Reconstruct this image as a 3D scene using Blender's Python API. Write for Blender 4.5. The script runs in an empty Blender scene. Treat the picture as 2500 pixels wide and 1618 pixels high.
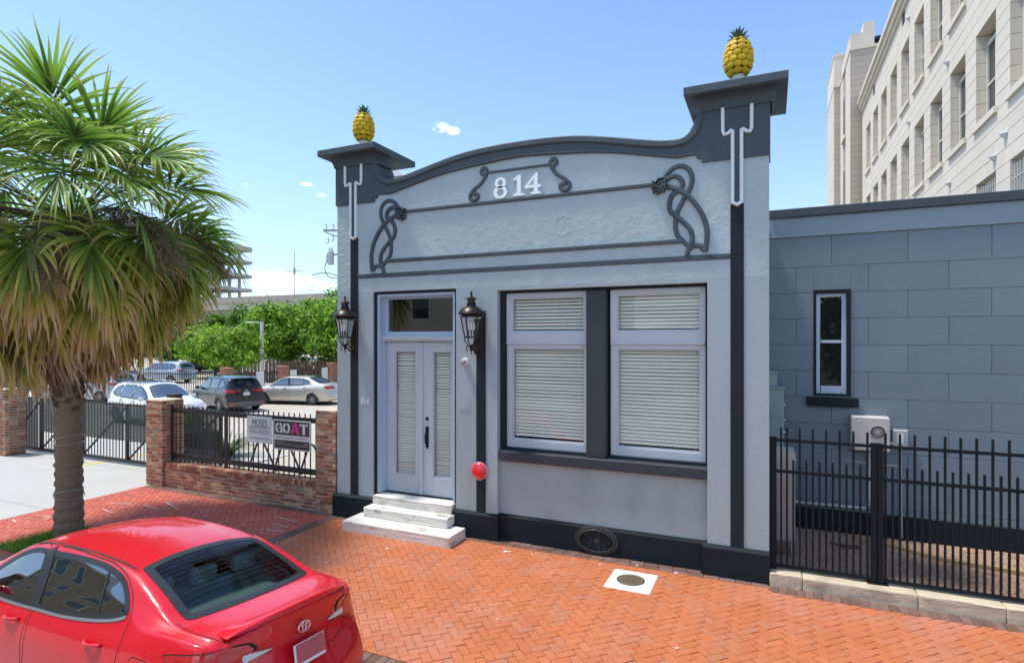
import bpy, bmesh, math, random
from mathutils import Vector, Matrix, Euler
from mathutils.bvhtree import BVHTree
random.seed(7)
SC = bpy.context.scene
COL = SC.collection
PI = math.pi
R = math.radians

# ------------------------------------------------------------------ camera
cam_d = bpy.data.cameras.new('camera')
cam = bpy.data.objects.new('camera', cam_d)
COL.objects.link(cam)
cam.location = (0.0, -8.47, 3.26)
cam.rotation_euler = (R(90), 0, R(24.1))
cam_d.sensor_fit = 'HORIZONTAL'
cam_d.sensor_width = 36.0
cam_d.lens = 36.0 * 1408 / 2500
cam_d.shift_y = (829 - 809) / 2500
cam_d.clip_start = 0.05
cam_d.clip_end = 3000
SC.camera = cam

# ------------------------------------------------------------------ world: daylight sky with a few clouds
SUN_EL, SUN_AZ = 68.0, -106.0          # azimuth from +Y, positive towards +X
world = bpy.data.worlds.new('World')
SC.world = world
world.use_nodes = True
wn, wl = world.node_tree.nodes, world.node_tree.links
wn.clear()
w_out = wn.new('ShaderNodeOutputWorld')
w_bg = wn.new('ShaderNodeBackground')
w_bg.inputs['Strength'].default_value = 0.15
sky = wn.new('ShaderNodeTexSky')
sky.sky_type = 'NISHITA'
sky.sun_disc = False
sky.sun_elevation = R(SUN_EL)
sky.sun_rotation = R(SUN_AZ)
sky.air_density = 1.0
sky.dust_density = 0.6
sky.ozone_density = 1.0
wl.new(w_bg.outputs[0], w_out.inputs[0])


def wmath(op, a, b=None, c=None):
    n = wn.new('ShaderNodeMath'); n.operation = op
    for i, x in enumerate((a, b, c)):
        if x is None: continue
        if isinstance(x, (int, float)): n.inputs[i].default_value = x
        else: wl.new(x, n.inputs[i])
    return n.outputs[0]


w_tc = wn.new('ShaderNodeTexCoord')
w_sep = wn.new('ShaderNodeSeparateXYZ')
wl.new(w_tc.outputs['Generated'], w_sep.inputs[0])
# clouds laid out on a plane high above: direction / height
zz = wmath('MAXIMUM', wmath('ADD', w_sep.outputs[2], 0.10), 0.02)
w_cmb = wn.new('ShaderNodeCombineXYZ')
wl.new(wmath('DIVIDE', w_sep.outputs[0], zz), w_cmb.inputs[0])
wl.new(wmath('DIVIDE', w_sep.outputs[1], zz), w_cmb.inputs[1])
w_n = wn.new('ShaderNodeTexNoise')
w_n.inputs['Scale'].default_value = 0.95
w_n.inputs['Detail'].default_value = 9
w_n.inputs['Roughness'].default_value = 0.58
w_n.inputs['Distortion'].default_value = 0.35
w_map = wn.new('ShaderNodeMapping')
w_map.inputs['Location'].default_value = (3.1, 7.7, 0)
wl.new(w_cmb.outputs[0], w_map.inputs[0])
wl.new(w_map.outputs[0], w_n.inputs['Vector'])
w_ramp = wn.new('ShaderNodeValToRGB')
w_ramp.color_ramp.elements[0].position = 0.60
w_ramp.color_ramp.elements[0].color = (0, 0, 0, 1)
w_ramp.color_ramp.elements[1].position = 0.78
w_ramp.color_ramp.elements[1].color = (1, 1, 1, 1)
# thicker cloud to the south, as the car windows mirror it
w_cov = wmath('MULTIPLY', wmath('MINIMUM', wmath('MAXIMUM', wmath('MULTIPLY', w_sep.outputs[1], -1.0), -0.5), 1.0), 0.16)
wl.new(wmath('ADD', w_n.outputs['Fac'], w_cov), w_ramp.inputs[0])
# small single clouds in given directions: (direction, radius across, radius up)
def blob(dx, dy, dz, rx, rz, amp):
    v = Vector((dx, dy, dz)).normalized()
    h = Vector((v.y, -v.x, 0)).normalized()
    up = h.cross(v).normalized()
    def dot(w):
        n = wn.new('ShaderNodeVectorMath'); n.operation = 'DOT_PRODUCT'
        wl.new(w_tc.outputs['Generated'], n.inputs[0]); n.inputs[1].default_value = w
        return n.outputs['Value']
    a = wmath('DIVIDE', dot(h), rx)
    b = wmath('DIVIDE', dot(up), rz)
    r2 = wmath('ADD', wmath('MULTIPLY', a, a), wmath('MULTIPLY', b, b))
    fr = wmath('GREATER_THAN', dot(v), 0.5)
    return wmath('MULTIPLY', wmath('MULTIPLY', wmath('MAXIMUM', wmath('SUBTRACT', 1.0, r2), 0.0), fr), amp)


CLOUDS = [   # (direction, half width, half height, weight)
    (-0.4870, 0.8033, 0.3429, 0.0185, 0.0097, 1.0), (-0.4699, 0.8151, 0.3387, 0.0130, 0.0080, 1.0),
    (-0.7283, 0.6430, 0.2369, 0.0112, 0.0038, 1.0), (-0.6699, 0.7006, 0.2459, 0.0109, 0.0038, 1.0),
    (-0.6544, 0.7202, 0.2304, 0.0110, 0.0048, 0.4), (-0.7209, 0.6865, 0.0955, 0.0653, 0.0179, 0.7),
    (-0.6846, 0.7237, 0.0869, 0.0561, 0.0126, 0.7), (-0.7225, 0.6880, 0.0681, 0.0827, 0.0138, 0.7),
    (-0.8027, 0.5196, 0.2927, 0.0239, 0.0120, 0.8), (0.0683, 0.9776, 0.1993, 0.0194, 0.0039, 0.3)]
w_n2 = wn.new('ShaderNodeTexNoise')
w_n2.inputs['Scale'].default_value = 46
w_n2.inputs['Detail'].default_value = 6
wl.new(w_tc.outputs['Generated'], w_n2.inputs['Vector'])
w_blob = None
for args in CLOUDS:
    q = blob(*args)
    w_blob = q if w_blob is None else wmath('MAXIMUM', w_blob, q)
w_bl = wmath('MULTIPLY', w_blob, wmath('MULTIPLY', wmath('SUBTRACT', w_n2.outputs['Fac'], 0.36), 3.0))
w_bl = wmath('MINIMUM', w_bl, 1.0)
# a pale haze bank low over the horizon
w_hz = wmath('POWER', wmath('SUBTRACT', 1.0, wmath('MINIMUM', wmath('MAXIMUM', w_sep.outputs[2], 0.0), 1.0)), 5.0)
w_f = wmath('MINIMUM', wmath('MAXIMUM', wmath('MULTIPLY', w_ramp.outputs[0], 0.85), w_bl), 0.92)
w_mix = wn.new('ShaderNodeMix'); w_mix.data_type = 'RGBA'
wl.new(w_f, w_mix.inputs['Factor'])
w_tint = wn.new('ShaderNodeMix'); w_tint.data_type = 'RGBA'; w_tint.blend_type = 'MULTIPLY'
w_tint.inputs['Factor'].default_value = 1.0
wl.new(sky.outputs[0], w_tint.inputs['A'])
w_tint.inputs['B'].default_value = (0.76, 0.88, 0.99, 1)
w_hmix = wn.new('ShaderNodeMix'); w_hmix.data_type = 'RGBA'
wl.new(wmath('MULTIPLY', w_hz, 0.85), w_hmix.inputs['Factor'])
wl.new(w_tint.outputs['Result'], w_hmix.inputs['A'])
w_hmix.inputs['B'].default_value = (2.75, 3.3, 4.05, 1)
wl.new(w_hmix.outputs['Result'], w_mix.inputs['A'])
w_mix.inputs['B'].default_value = (8.0, 8.1, 8.3, 1)
wl.new(w_mix.outputs['Result'], w_bg.inputs['Color'])

# ------------------------------------------------------------------ sun
sun_d = bpy.data.lights.new('sun', 'SUN')
sun_d.energy = 2.6
sun_d.angle = R(8.0)
sun_d.color = (1.0, 0.95, 0.87)
sun = bpy.data.objects.new('sun', sun_d)
COL.objects.link(sun)
_sd = Vector((math.sin(R(SUN_AZ)) * math.cos(R(SUN_EL)), math.cos(R(SUN_AZ)) * math.cos(R(SUN_EL)), math.sin(R(SUN_EL))))
sun.rotation_euler = (-_sd).to_track_quat('-Z', 'Y').to_euler()
sun.location = _sd * 60

# ------------------------------------------------------------------ exposure
SC.view_settings.view_transform = 'Standard'
SC.view_settings.look = 'None'
SC.view_settings.gamma = 1.0
SC.view_settings.exposure = 0.83
SC.view_settings.use_curve_mapping = False
# ================================================================== helpers
def root(name, label=None, cat=None, loc=(0, 0, 0), rotz=0.0, group=None, kind=None):
    o = bpy.data.objects.new(name, None)
    o.empty_display_size = 0.2
    COL.objects.link(o)
    o.location = loc; o.rotation_euler = (0, 0, rotz)
    return tag(o, label, cat, group, kind)


def tag(o, label=None, cat=None, group=None, kind=None):
    if label: o['label'] = label
    if cat: o['category'] = cat
    if group: o['group'] = group
    if kind: o['kind'] = kind
    return o


def wloc(o):
    v = Vector((0, 0, 0))
    while o is not None:
        v = v + Vector(o.location); o = o.parent
    return v


def link(name, me, parent=None, loc=(0, 0, 0), rot=(0, 0, 0), scale=None):
    o = bpy.data.objects.new(name, me)
    COL.objects.link(o)
    o.parent = parent
    o.location = loc; o.rotation_euler = rot
    if scale: o.scale = scale
    return o


def copy_tree(o, parent=None):
    c = o.copy(); COL.objects.link(c); c.parent = parent
    for ch in list(o.children): copy_tree(ch, c)
    return c


class MB:
    """collects shapes, then links them as ONE mesh object"""
    def __init__(self):
        self.v = []; self.f = []; self.t = None

    def add(self, vs, fs):
        b = len(self.v)
        self.v += [tuple(x) for x in vs]
        self.f += [tuple(b + i for i in f) for f in fs]
        return self

    def box(self, x0, y0, z0, x1, y1, z1):
        if x0 > x1: x0, x1 = x1, x0
        if y0 > y1: y0, y1 = y1, y0
        if z0 > z1: z0, z1 = z1, z0
        return self.add([(x0, y0, z0), (x1, y0, z0), (x1, y1, z0), (x0, y1, z0), (x0, y0, z1), (x1, y0, z1), (x1, y1, z1), (x0, y1, z1)],
                        [(0, 3, 2, 1), (4, 5, 6, 7), (0, 1, 5, 4), (1, 2, 6, 5), (2, 3, 7, 6), (3, 0, 4, 7)])

    def cbox(self, x0, y0, z0, x1, y1, z1, c):
        """box with chamfered edges"""
        a = [(x0, x1), (y0, y1), (z0, z1)]
        vs = []; key = {}
        for sx in (0, 1):
            for sy in (0, 1):
                for sz in (0, 1):
                    s = (sx, sy, sz)
                    for k in range(3):
                        p = []
                        for d in range(3):
                            e = a[d][s[d]]
                            if d != k: e += c if s[d] == 0 else -c
                            p.append(e)
                        key[(s, k)] = len(vs); vs.append(tuple(p))
        fs = []
        def K(s, k): return key[(tuple(s), k)]
        for k in range(3):
            i, j = (k + 1) % 3, (k + 2) % 3
            for sk in (0, 1):
                q = []
                for si, sj in ((0, 0), (1, 0), (1, 1), (0, 1)):
                    s = [0, 0, 0]; s[k] = sk; s[i] = si; s[j] = sj
                    q.append(K(s, k))
                fs.append(tuple(q if sk else q[::-1]))
            for si in (0, 1):
                for sj in (0, 1):
                    s0 = [0, 0, 0]; s1 = [0, 0, 0]
                    s0[i] = s1[i] = si; s0[j] = s1[j] = sj; s0[k] = 0; s1[k] = 1
                    q = (K(s0, i), K(s1, i), K(s1, j), K(s0, j))
                    fs.append(q if (si != sj) == False else q[::-1])
        for sx in (0, 1):
            for sy in (0, 1):
                for sz in (0, 1):
                    s = (sx, sy, sz)
                    q = (K(s, 0), K(s, 1), K(s, 2))
                    fs.append(q if (sx + sy + sz) % 2 else q[::-1])
        return self.add(vs, fs)

    def prism(self, poly, y0, y1, axis='y'):
        """polygon (a, b) extruded along an axis: y -> (x, z), z -> (x, y), x -> (y, z)"""
        n = len(poly)
        def P3(a, b, c):
            return {'y': (a, c, b), 'z': (a, b, c), 'x': (c, a, b)}[axis]
        vs = [P3(a, b, y0) for a, b in poly] + [P3(a, b, y1) for a, b in poly]
        fs = [tuple(range(n)), tuple(range(2 * n - 1, n - 1, -1))]
        for i in range(n):
            j = (i + 1) % n
            fs.append((i, n + i, n + j, j))
        return self.add(vs, fs)

    def cyl(self, p0, p1, r0, r1=None, n=10, cap=True):
        if r1 is None: r1 = r0
        p0, p1 = Vector(p0), Vector(p1)
        d = (p1 - p0)
        if d.length < 1e-9: return self
        d.normalize()
        a = d.orthogonal().normalized(); b = d.cross(a)
        vs = []
        for p, r in ((p0, r0), (p1, r1)):
            for i in range(n):
                t = 2 * PI * i / n
                vs.append(p + a * (r * math.cos(t)) + b * (r * math.sin(t)))
        fs = [(i, (i + 1) % n, n + (i + 1) % n, n + i) for i in range(n)]
        if cap: fs += [tuple(range(n - 1, -1, -1)), tuple(range(n, 2 * n))]
        return self.add(vs, fs)

    def bar(self, p0, p1, w, h=None, up=(0, 0, 1)):
        """square bar between two points"""
        h = h or w
        p0, p1 = Vector(p0), Vector(p1)
        d = (p1 - p0).normalized(); u = Vector(up)
        if abs(d.dot(u)) > 0.95: u = Vector((0, 1, 0))
        a = d.cross(u).normalized(); b = a.cross(d)
        vs = []
        for p in (p0, p1):
            for s, t in ((-1, -1), (1, -1), (1, 1), (-1, 1)):
                vs.append(p + a * (s * w / 2) + b * (t * h / 2))
        return self.add(vs, [(3, 2, 1, 0), (4, 5, 6, 7), (0, 1, 5, 4), (1, 2, 6, 5), (2, 3, 7, 6), (3, 0, 4, 7)])

    def tube(self, pts, r, n=6, r1=None, closed=False):
        pts = [Vector(p) for p in pts]
        m = len(pts)
        vs = []; prev = None
        for i, p in enumerate(pts):
            if closed: d = pts[(i + 1) % m] - pts[i - 1]
            else: d = pts[min(i + 1, m - 1)] - pts[max(i - 1, 0)]
            d.normalize()
            if prev is None: a = d.orthogonal().normalized()
            else:
                a = prev - d * prev.dot(d)
                a = a.normalized() if a.length > 1e-6 else d.orthogonal().normalized()
            prev = a
            b = d.cross(a)
            rr = r if r1 is None else r + (r1 - r) * i / (m - 1)
            for k in range(n):
                t = 2 * PI * k / n
                vs.append(p + a * (rr * math.cos(t)) + b * (rr * math.sin(t)))
        fs = []
        for i in range(m if closed else m - 1):
            i2 = (i + 1) % m
            for k in range(n):
                k2 = (k + 1) % n
                fs.append((i * n + k, i * n + k2, i2 * n + k2, i2 * n + k))
        if not closed: fs += [tuple(range(n - 1, -1, -1)), tuple(range((m - 1) * n, m * n))]
        return self.add(vs, fs)

    def lathe(self, prof, c=(0, 0, 0), n=16, axis='z', sx=1.0, sy=1.0):
        """profile of (radius, height) turned round an axis"""
        m = len(prof); vs = []
        for r, h in prof:
            for k in range(n):
                t = 2 * PI * k / n
                a, b = r * math.cos(t) * sx, r * math.sin(t) * sy
                p = {'z': (a, b, h), 'y': (a, -h, b), 'x': (h, a, b)}[axis]
                vs.append((p[0] + c[0], p[1] + c[1], p[2] + c[2]))
        fs = []
        for i in range(m - 1):
            for k in range(n):
                k2 = (k + 1) % n
                fs.append((i * n + k, i * n + k2, (i + 1) * n + k2, (i + 1) * n + k))
        fs += [tuple(range(n - 1, -1, -1)), tuple(range((m - 1) * n, m * n))]
        return self.add(vs, fs)

    def grid(self, rows, close_u=False):
        """rows of points -> quads"""
        n = len(rows[0]); vs = [p for r in rows for p in r]; fs = []
        for i in range(len(rows) - 1):
            for k in range(n if close_u else n - 1):
                k2 = (k + 1) % n
                fs.append((i * n + k, i * n + k2, (i + 1) * n + k2, (i + 1) * n + k))
        return self.add(vs, fs)

    def ribbon(self, path, w, y0, y1, bev=0.0, wf=None):
        """flat band following a path in the (x, z) plane, front face at y0, back at y1, optional chamfer"""
        pts = [Vector((p[0], p[1])) for p in path]
        m = len(pts); rows = []
        for i, p in enumerate(pts):
            d = pts[min(i + 1, m - 1)] - pts[max(i - 1, 0)]
            d.normalize(); nrm = Vector((-d.y, d.x))
            ww = (w if wf is None else w * wf(i / (m - 1))) / 2
            if bev:
                q = [(ww, y1), (ww, y0 + bev), (ww - bev, y0), (-ww + bev, y0), (-ww, y0 + bev), (-ww, y1)]
            else:
                q = [(ww, y1), (ww, y0), (-ww, y0), (-ww, y1)]
            rows.append([(p.x + nrm.x * a, yy, p.y + nrm.y * a) for a, yy in q])
        n = len(rows[0])
        self.grid(rows)
        b = len(self.v)
        self.v += rows[0] + rows[-1]
        self.f += [tuple(range(b, b + n)), tuple(range(b + 2 * n - 1, b + n - 1, -1))]
        return self

    def build(self, name, material, parent=None, smooth=False, kind=None, angle=None):
        off = wloc(parent) if parent is not None else Vector((0, 0, 0))
        me = bpy.data.meshes.new(name)
        me.from_pydata([(x - off.x, y - off.y, z - off.z) for x, y, z in self.v], [], self.f)
        me.validate()
        if material: me.materials.append(material)
        if smooth or angle:
            me.polygons.foreach_set('use_smooth', [True] * len(me.polygons))
            if angle:
                me.set_sharp_from_angle(angle=R(angle))
        if self.t:
            at = me.attributes.new('tip', 'FLOAT', 'POINT')
            at.data.foreach_set('value', self.t)
        me.update()
        o = link(name, me, parent)
        if kind: o['kind'] = kind
        return o


def fix_normals(o):
    bm = bmesh.new(); bm.from_mesh(o.data)
    bmesh.ops.recalc_face_normals(bm, faces=bm.faces)
    bm.to_mesh(o.data); bm.free()
    return o


def bevel(o, w, seg=2, angle=40):
    """real bevel on a mesh's sharp edges"""
    bm = bmesh.new(); bm.from_mesh(o.data)
    bmesh.ops.remove_doubles(bm, verts=bm.verts, dist=1e-5)
    bmesh.ops.recalc_face_normals(bm, faces=bm.faces)
    es = [e for e in bm.edges if len(e.link_faces) == 2 and e.calc_face_angle(0) > R(angle)]
    bmesh.ops.bevel(bm, geom=es, offset=w, offset_type='OFFSET', segments=seg, affect='EDGES', profile=0.6, clamp_overlap=True)
    bm.to_mesh(o.data); bm.free()
    return o


def cr(pts, n=8, closed=False):
    """Catmull-Rom through points of any dimension"""
    out = []; m = len(pts)
    for i in range(m if closed else m - 1):
        if closed: p0, p1, p2, p3 = (pts[(i + k - 1) % m] for k in range(4))
        else: p0, p1, p2, p3 = pts[max(i - 1, 0)], pts[i], pts[i + 1], pts[min(i + 2, m - 1)]
        for k in range(n):
            t = k / n; t2 = t * t; t3 = t2 * t
            out.append(tuple(0.5 * (2 * b + (c - a) * t + (2 * a - 5 * b + 4 * c - d) * t2 + (3 * b - a - 3 * c + d) * t3)
                             for a, b, c, d in zip(p0, p1, p2, p3)))
    if not closed: out.append(tuple(pts[-1]))
    return out


def ip(tab, x):
    """monotone cubic interpolation in a table [(x, y), ...]"""
    n = len(tab)
    if x <= tab[0][0]: return tab[0][1]
    if x >= tab[-1][0]: return tab[-1][1]
    def slope(i): return (tab[i + 1][1] - tab[i][1]) / (tab[i + 1][0] - tab[i][0])
    def tan(i):
        if i == 0: return slope(0)
        if i == n - 1: return slope(n - 2)
        a, b = slope(i - 1), slope(i)
        if a * b <= 0: return 0.0
        return 2 * a * b / (a + b)
    for i in range(n - 1):
        if x <= tab[i + 1][0]:
            h = tab[i + 1][0] - tab[i][0]; t = (x - tab[i][0]) / h
            a, b = tan(i) * h, tan(i + 1) * h
            return (2 * t ** 3 - 3 * t * t + 1) * tab[i][1] + (t ** 3 - 2 * t * t + t) * a + (-2 * t ** 3 + 3 * t * t) * tab[i + 1][1] + (t ** 3 - t * t) * b


def text_mesh(body, size, depth=0.0, spacing=1.0):
    """lettering from Blender's own built-in font -> (verts, faces) in x, y, centred"""
    cu = bpy.data.curves.new('lettering', 'FONT')
    cu.body = body; cu.size = size; cu.extrude = depth; cu.align_x = 'CENTER'; cu.align_y = 'CENTER'
    cu.space_character = spacing; cu.resolution_u = 3
    ob = bpy.data.objects.new('lettering', cu)
    COL.objects.link(ob)
    dg = bpy.context.evaluated_depsgraph_get()
    me = bpy.data.meshes.new_from_object(ob.evaluated_get(dg))
    vs = [tuple(v.co) for v in me.vertices]; fs = [tuple(p.vertices) for p in me.polygons]
    bpy.data.objects.remove(ob); bpy.data.curves.remove(cu); bpy.data.meshes.remove(me)
    return vs, fs


def letter(mb, body, cx, y, cz, size, depth=0.004, sx=1.0, spacing=1.0, shear=0.0):
    """lettering standing on a wall that faces -y"""
    vs, fs = text_mesh(body, size, depth, spacing)
    return mb.add([(cx + v[0] * sx + v[1] * shear, y - v[2], cz + v[1]) for v in vs], fs)


# ================================================================== materials
MATS = {}


def nodes_of(name):
    m = bpy.data.materials.new(name); m.use_nodes = True
    nt = m.node_tree
    return m, nt, nt.nodes, nt.links, nt.nodes['Principled BSDF']


def srgb(*c):
    return tuple((x / 12.92 if x <= 0.04045 else ((x + 0.055) / 1.055) ** 2.4) for x in [v / 255 for v in c])


def mat(name, color, rough=0.6, metal=0.0, var=0.0, vscale=3.0, bump=0.0, bscale=40.0, rnd=0.0, coat=0.0, spec=0.5,
        bump2=0.0, bscale2=6.0, stain=None, stain_amt=0.5, stain_scale=1.5, stain_pos=0.55, pal=None, vx=None):
    """painted / mineral surface: colour noise, fine relief, per-piece variation, blotches of wear"""
    m, nt, N, L, B = nodes_of(name)
    B.inputs['Roughness'].default_value = rough
    B.inputs['Metallic'].default_value = metal
    B.inputs['Specular IOR Level'].default_value = spec
    if coat:
        B.inputs['Coat Weight'].default_value = coat
        B.inputs['Coat Roughness'].default_value = 0.03
    geo = N.new('ShaderNodeNewGeometry')
    pos = geo.outputs['Position']
    if vx:
        mp = N.new('ShaderNodeMapping'); mp.inputs['Scale'].default_value = vx
        L.new(pos, mp.inputs[0]); vpos = mp.outputs[0]
    else: vpos = pos
    def math_(op, a, b):
        n = N.new('ShaderNodeMath'); n.operation = op
        for i, x in enumerate((a, b)):
            if isinstance(x, (int, float)): n.inputs[i].default_value = x
            else: L.new(x, n.inputs[i])
        return n.outputs[0]
    def noise(scale, detail=5, src=pos):
        n = N.new('ShaderNodeTexNoise'); n.inputs['Scale'].default_value = scale; n.inputs['Detail'].default_value = detail
        n.inputs['Roughness'].default_value = 0.6
        L.new(src, n.inputs['Vector']); return n.outputs['Fac']
    val = None
    rv = None
    if rnd or pal:
        oi = N.new('ShaderNodeObjectInfo')
        rv = math_('FRACT', math_('ADD', oi.outputs['Random'], geo.outputs['Random Per Island']), 0)
    if pal:
        rp = N.new('ShaderNodeValToRGB'); rp.color_ramp.interpolation = 'LINEAR'
        el = rp.color_ramp.elements
        while len(el) < len(pal): el.new(0.5)
        for i, c in enumerate(pal):
            el[i].position = i / (len(pal) - 1); el[i].color = (*c, 1)
        L.new(rv, rp.inputs[0]); colr = rp.outputs[0]
    else:
        rgb = N.new('ShaderNodeRGB'); rgb.outputs[0].default_value = (*color, 1); colr = rgb.outputs[0]
    if stain:
        mx = N.new('ShaderNodeMix'); mx.data_type = 'RGBA'
        rp = N.new('ShaderNodeValToRGB')
        rp.color_ramp.elements[0].position = stain_pos; rp.color_ramp.elements[0].color = (0, 0, 0, 1)
        rp.color_ramp.elements[1].position = min(1, stain_pos + 0.18); rp.color_ramp.elements[1].color = (stain_amt,) * 3 + (1,)
        L.new(noise(stain_scale, 8, vpos), rp.inputs[0]); L.new(rp.outputs[0], mx.inputs['Factor'])
        L.new(colr, mx.inputs['A']); mx.inputs['B'].default_value = (*stain, 1); colr = mx.outputs['Result']
    if var: val = math_('ADD', math_('MULTIPLY', math_('SUBTRACT', noise(vscale, 6, vpos), 0.5), var * 2.4), 1.0)
    if rnd:
        q = math_('ADD', math_('MULTIPLY', math_('SUBTRACT', rv, 0.5), rnd * 2), 1.0)
        val = q if val is None else math_('MULTIPLY', val, q)
    if val is not None:
        hs = N.new('ShaderNodeHueSaturation'); L.new(val, hs.inputs['Value']); L.new(colr, hs.inputs['Color']); colr = hs.outputs[0]
    L.new(colr, B.inputs['Base Color'])
    h = None
    if bump: h = math_('MULTIPLY', noise(bscale, 4), bump)
    if bump2:
        q = math_('MULTIPLY', noise(bscale2, 5), bump2); h = q if h is None else math_('ADD', h, q)
    if h is not None:
        bp = N.new('ShaderNodeBump'); bp.inputs['Strength'].default_value = 1.0; bp.inputs['Distance'].default_value = 1.0
        L.new(h, bp.inputs['Height']); L.new(bp.outputs[0], B.inputs['Normal'])
    MATS[name] = m
    return m


def glass(name, tint=(0.8, 0.85, 0.85), ior=1.5, rough=0.0, boost=0.0):
    """thin window pane: see-through with real mirror reflection"""
    m, nt, N, L, B = nodes_of(name)
    N.remove(B)
    out = N['Material Output']
    tr = N.new('ShaderNodeBsdfTransparent'); tr.inputs[0].default_value = (*tint, 1)
    gl = N.new('ShaderNodeBsdfGlossy'); gl.inputs['Roughness'].default_value = rough
    g = N.new('ShaderNodeNewGeometry')
    def m_(op, a, b=0.0):
        n = N.new('ShaderNodeMath'); n.operation = op
        for i, x in enumerate((a, b)):
            if isinstance(x, (int, float)): n.inputs[i].default_value = x
            else: L.new(x, n.inputs[i])
        return n.outputs[0]
    dt = N.new('ShaderNodeVectorMath'); dt.operation = 'DOT_PRODUCT'
    L.new(g.outputs['Incoming'], dt.inputs[0]); L.new(g.outputs['Normal'], dt.inputs[1])
    f0 = ((ior - 1) / (ior + 1)) ** 2      # Schlick: the same from both faces of the pane
    fac = m_('ADD', m_('MULTIPLY', m_('POWER', m_('SUBTRACT', 1.0, m_('ABSOLUTE', dt.outputs['Value'])), 5.0), 1 - f0), f0)
    if boost:
        n = N.new('ShaderNodeMath'); n.operation = 'ADD'; n.use_clamp = True; n.inputs[1].default_value = boost
        L.new(fac, n.inputs[0]); fac = n.outputs[0]
    mx = N.new('ShaderNodeMixShader')
    L.new(fac, mx.inputs[0]); L.new(tr.outputs[0], mx.inputs[1]); L.new(gl.outputs[0], mx.inputs[2])
    L.new(mx.outputs[0], out.inputs[0])
    return m


def leafy(name, stops, trans=0.25, rough=0.45, rnd=0.25, attr='tip', hue=0.03):
    """leaf: colour runs along the blade (attribute) or per piece, some light passes through"""
    m, nt, N, L, B = nodes_of(name)
    geo = N.new('ShaderNodeNewGeometry'); oi = N.new('ShaderNodeObjectInfo')
    rp = N.new('ShaderNodeValToRGB'); el = rp.color_ramp.elements
    while len(el) < len(stops): el.new(0.5)
    for i, (p, c) in enumerate(stops): el[i].position = p; el[i].color = (*c, 1)
    ad = N.new('ShaderNodeMath'); ad.operation = 'ADD'
    fr = N.new('ShaderNodeMath'); fr.operation = 'FRACT'
    L.new(oi.outputs['Random'], ad.inputs[0]); L.new(geo.outputs['Random Per Island'], ad.inputs[1]); L.new(ad.outputs[0], fr.inputs[0])
    if attr:
        at = N.new('ShaderNodeAttribute'); at.attribute_name = attr; src = at.outputs['Fac']
        # tips differ from blade to blade
        j = N.new('ShaderNodeMath'); j.operation = 'MULTIPLY_ADD'; L.new(fr.outputs[0], j.inputs[0]); j.inputs[1].default_value = 0.3
        j.inputs[2].default_value = -0.15
        k = N.new('ShaderNodeMath'); k.operation = 'ADD'; k.use_clamp = True; L.new(src, k.inputs[0]); L.new(j.outputs[0], k.inputs[1]); src = k.outputs[0]
    else: src = fr.outputs[0]
    L.new(src, rp.inputs[0])
    hs = N.new('ShaderNodeHueSaturation')
    mr = N.new('ShaderNodeMapRange'); mr.inputs['To Min'].default_value = 1 - rnd; mr.inputs['To Max'].default_value = 1 + rnd
    L.new(fr.outputs[0], mr.inputs[0]); L.new(mr.outputs[0], hs.inputs['Value'])
    L.new(rp.outputs[0], hs.inputs['Color'])
    L.new(hs.outputs[0], B.inputs['Base Color'])
    B.inputs['Roughness'].default_value = rough
    B.inputs['Specular IOR Level'].default_value = 0.35
    tl = N.new('ShaderNodeBsdfTranslucent'); L.new(hs.outputs[0], tl.inputs[0])
    mx = N.new('ShaderNodeMixShader'); mx.inputs[0].default_value = trans
    L.new(B.outputs[0], mx.inputs[1]); L.new(tl.outputs[0], mx.inputs[2])
    L.new(mx.outputs[0], N['Material Output'].inputs[0])
    return m


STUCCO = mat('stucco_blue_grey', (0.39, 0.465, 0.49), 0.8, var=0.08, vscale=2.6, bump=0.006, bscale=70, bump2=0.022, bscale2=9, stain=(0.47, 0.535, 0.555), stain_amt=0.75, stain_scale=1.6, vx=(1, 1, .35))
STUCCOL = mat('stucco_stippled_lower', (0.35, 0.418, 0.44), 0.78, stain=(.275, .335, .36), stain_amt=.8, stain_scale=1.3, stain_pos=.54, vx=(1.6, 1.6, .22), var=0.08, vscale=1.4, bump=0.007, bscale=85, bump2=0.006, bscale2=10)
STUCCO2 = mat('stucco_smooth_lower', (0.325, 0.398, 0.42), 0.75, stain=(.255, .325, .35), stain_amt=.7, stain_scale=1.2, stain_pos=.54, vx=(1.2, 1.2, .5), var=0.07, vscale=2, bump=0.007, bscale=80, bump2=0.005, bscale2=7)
DARK = mat('slate_paint', (0.048, 0.071, 0.086), 0.65, var=0.12, vscale=3, bump=0.005, bscale=70, bump2=0.018, bscale2=6)
DARK2 = mat('charcoal_paint', (0.010, 0.016, 0.022), 0.75, spec=0.25, var=0.12, vscale=4, bump=0.0016, bscale=110, bump2=0.003, bscale2=8)
MULL = mat('mullion_paint', (0.032, 0.040, 0.050), 0.7, var=0.1, vscale=4, bump=0.0016, bscale=110)
STRIPE = mat('stripe_paint', (0.018, 0.025, 0.034), 0.8, spec=0.2, var=0.1, vscale=4, bump=0.0016, bscale=110)
PALE = mat('pale_trim_paint', (0.66, 0.73, 0.75), 0.6, var=0.05, vscale=5, bump=0.0015, bscale=90)
SASH = mat('sash_paint_lavender_blue', (0.47, 0.525, 0.575), 0.4, var=0.03, vscale=5)
SASHB = mat('sash_paint_light_blue', (0.42, 0.53, 0.66), 0.4, var=0.03, vscale=5)
SLAT = mat('blind_slat_cream', (0.86, 0.83, 0.72), 0.5, var=0.03, vscale=3)
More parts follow.
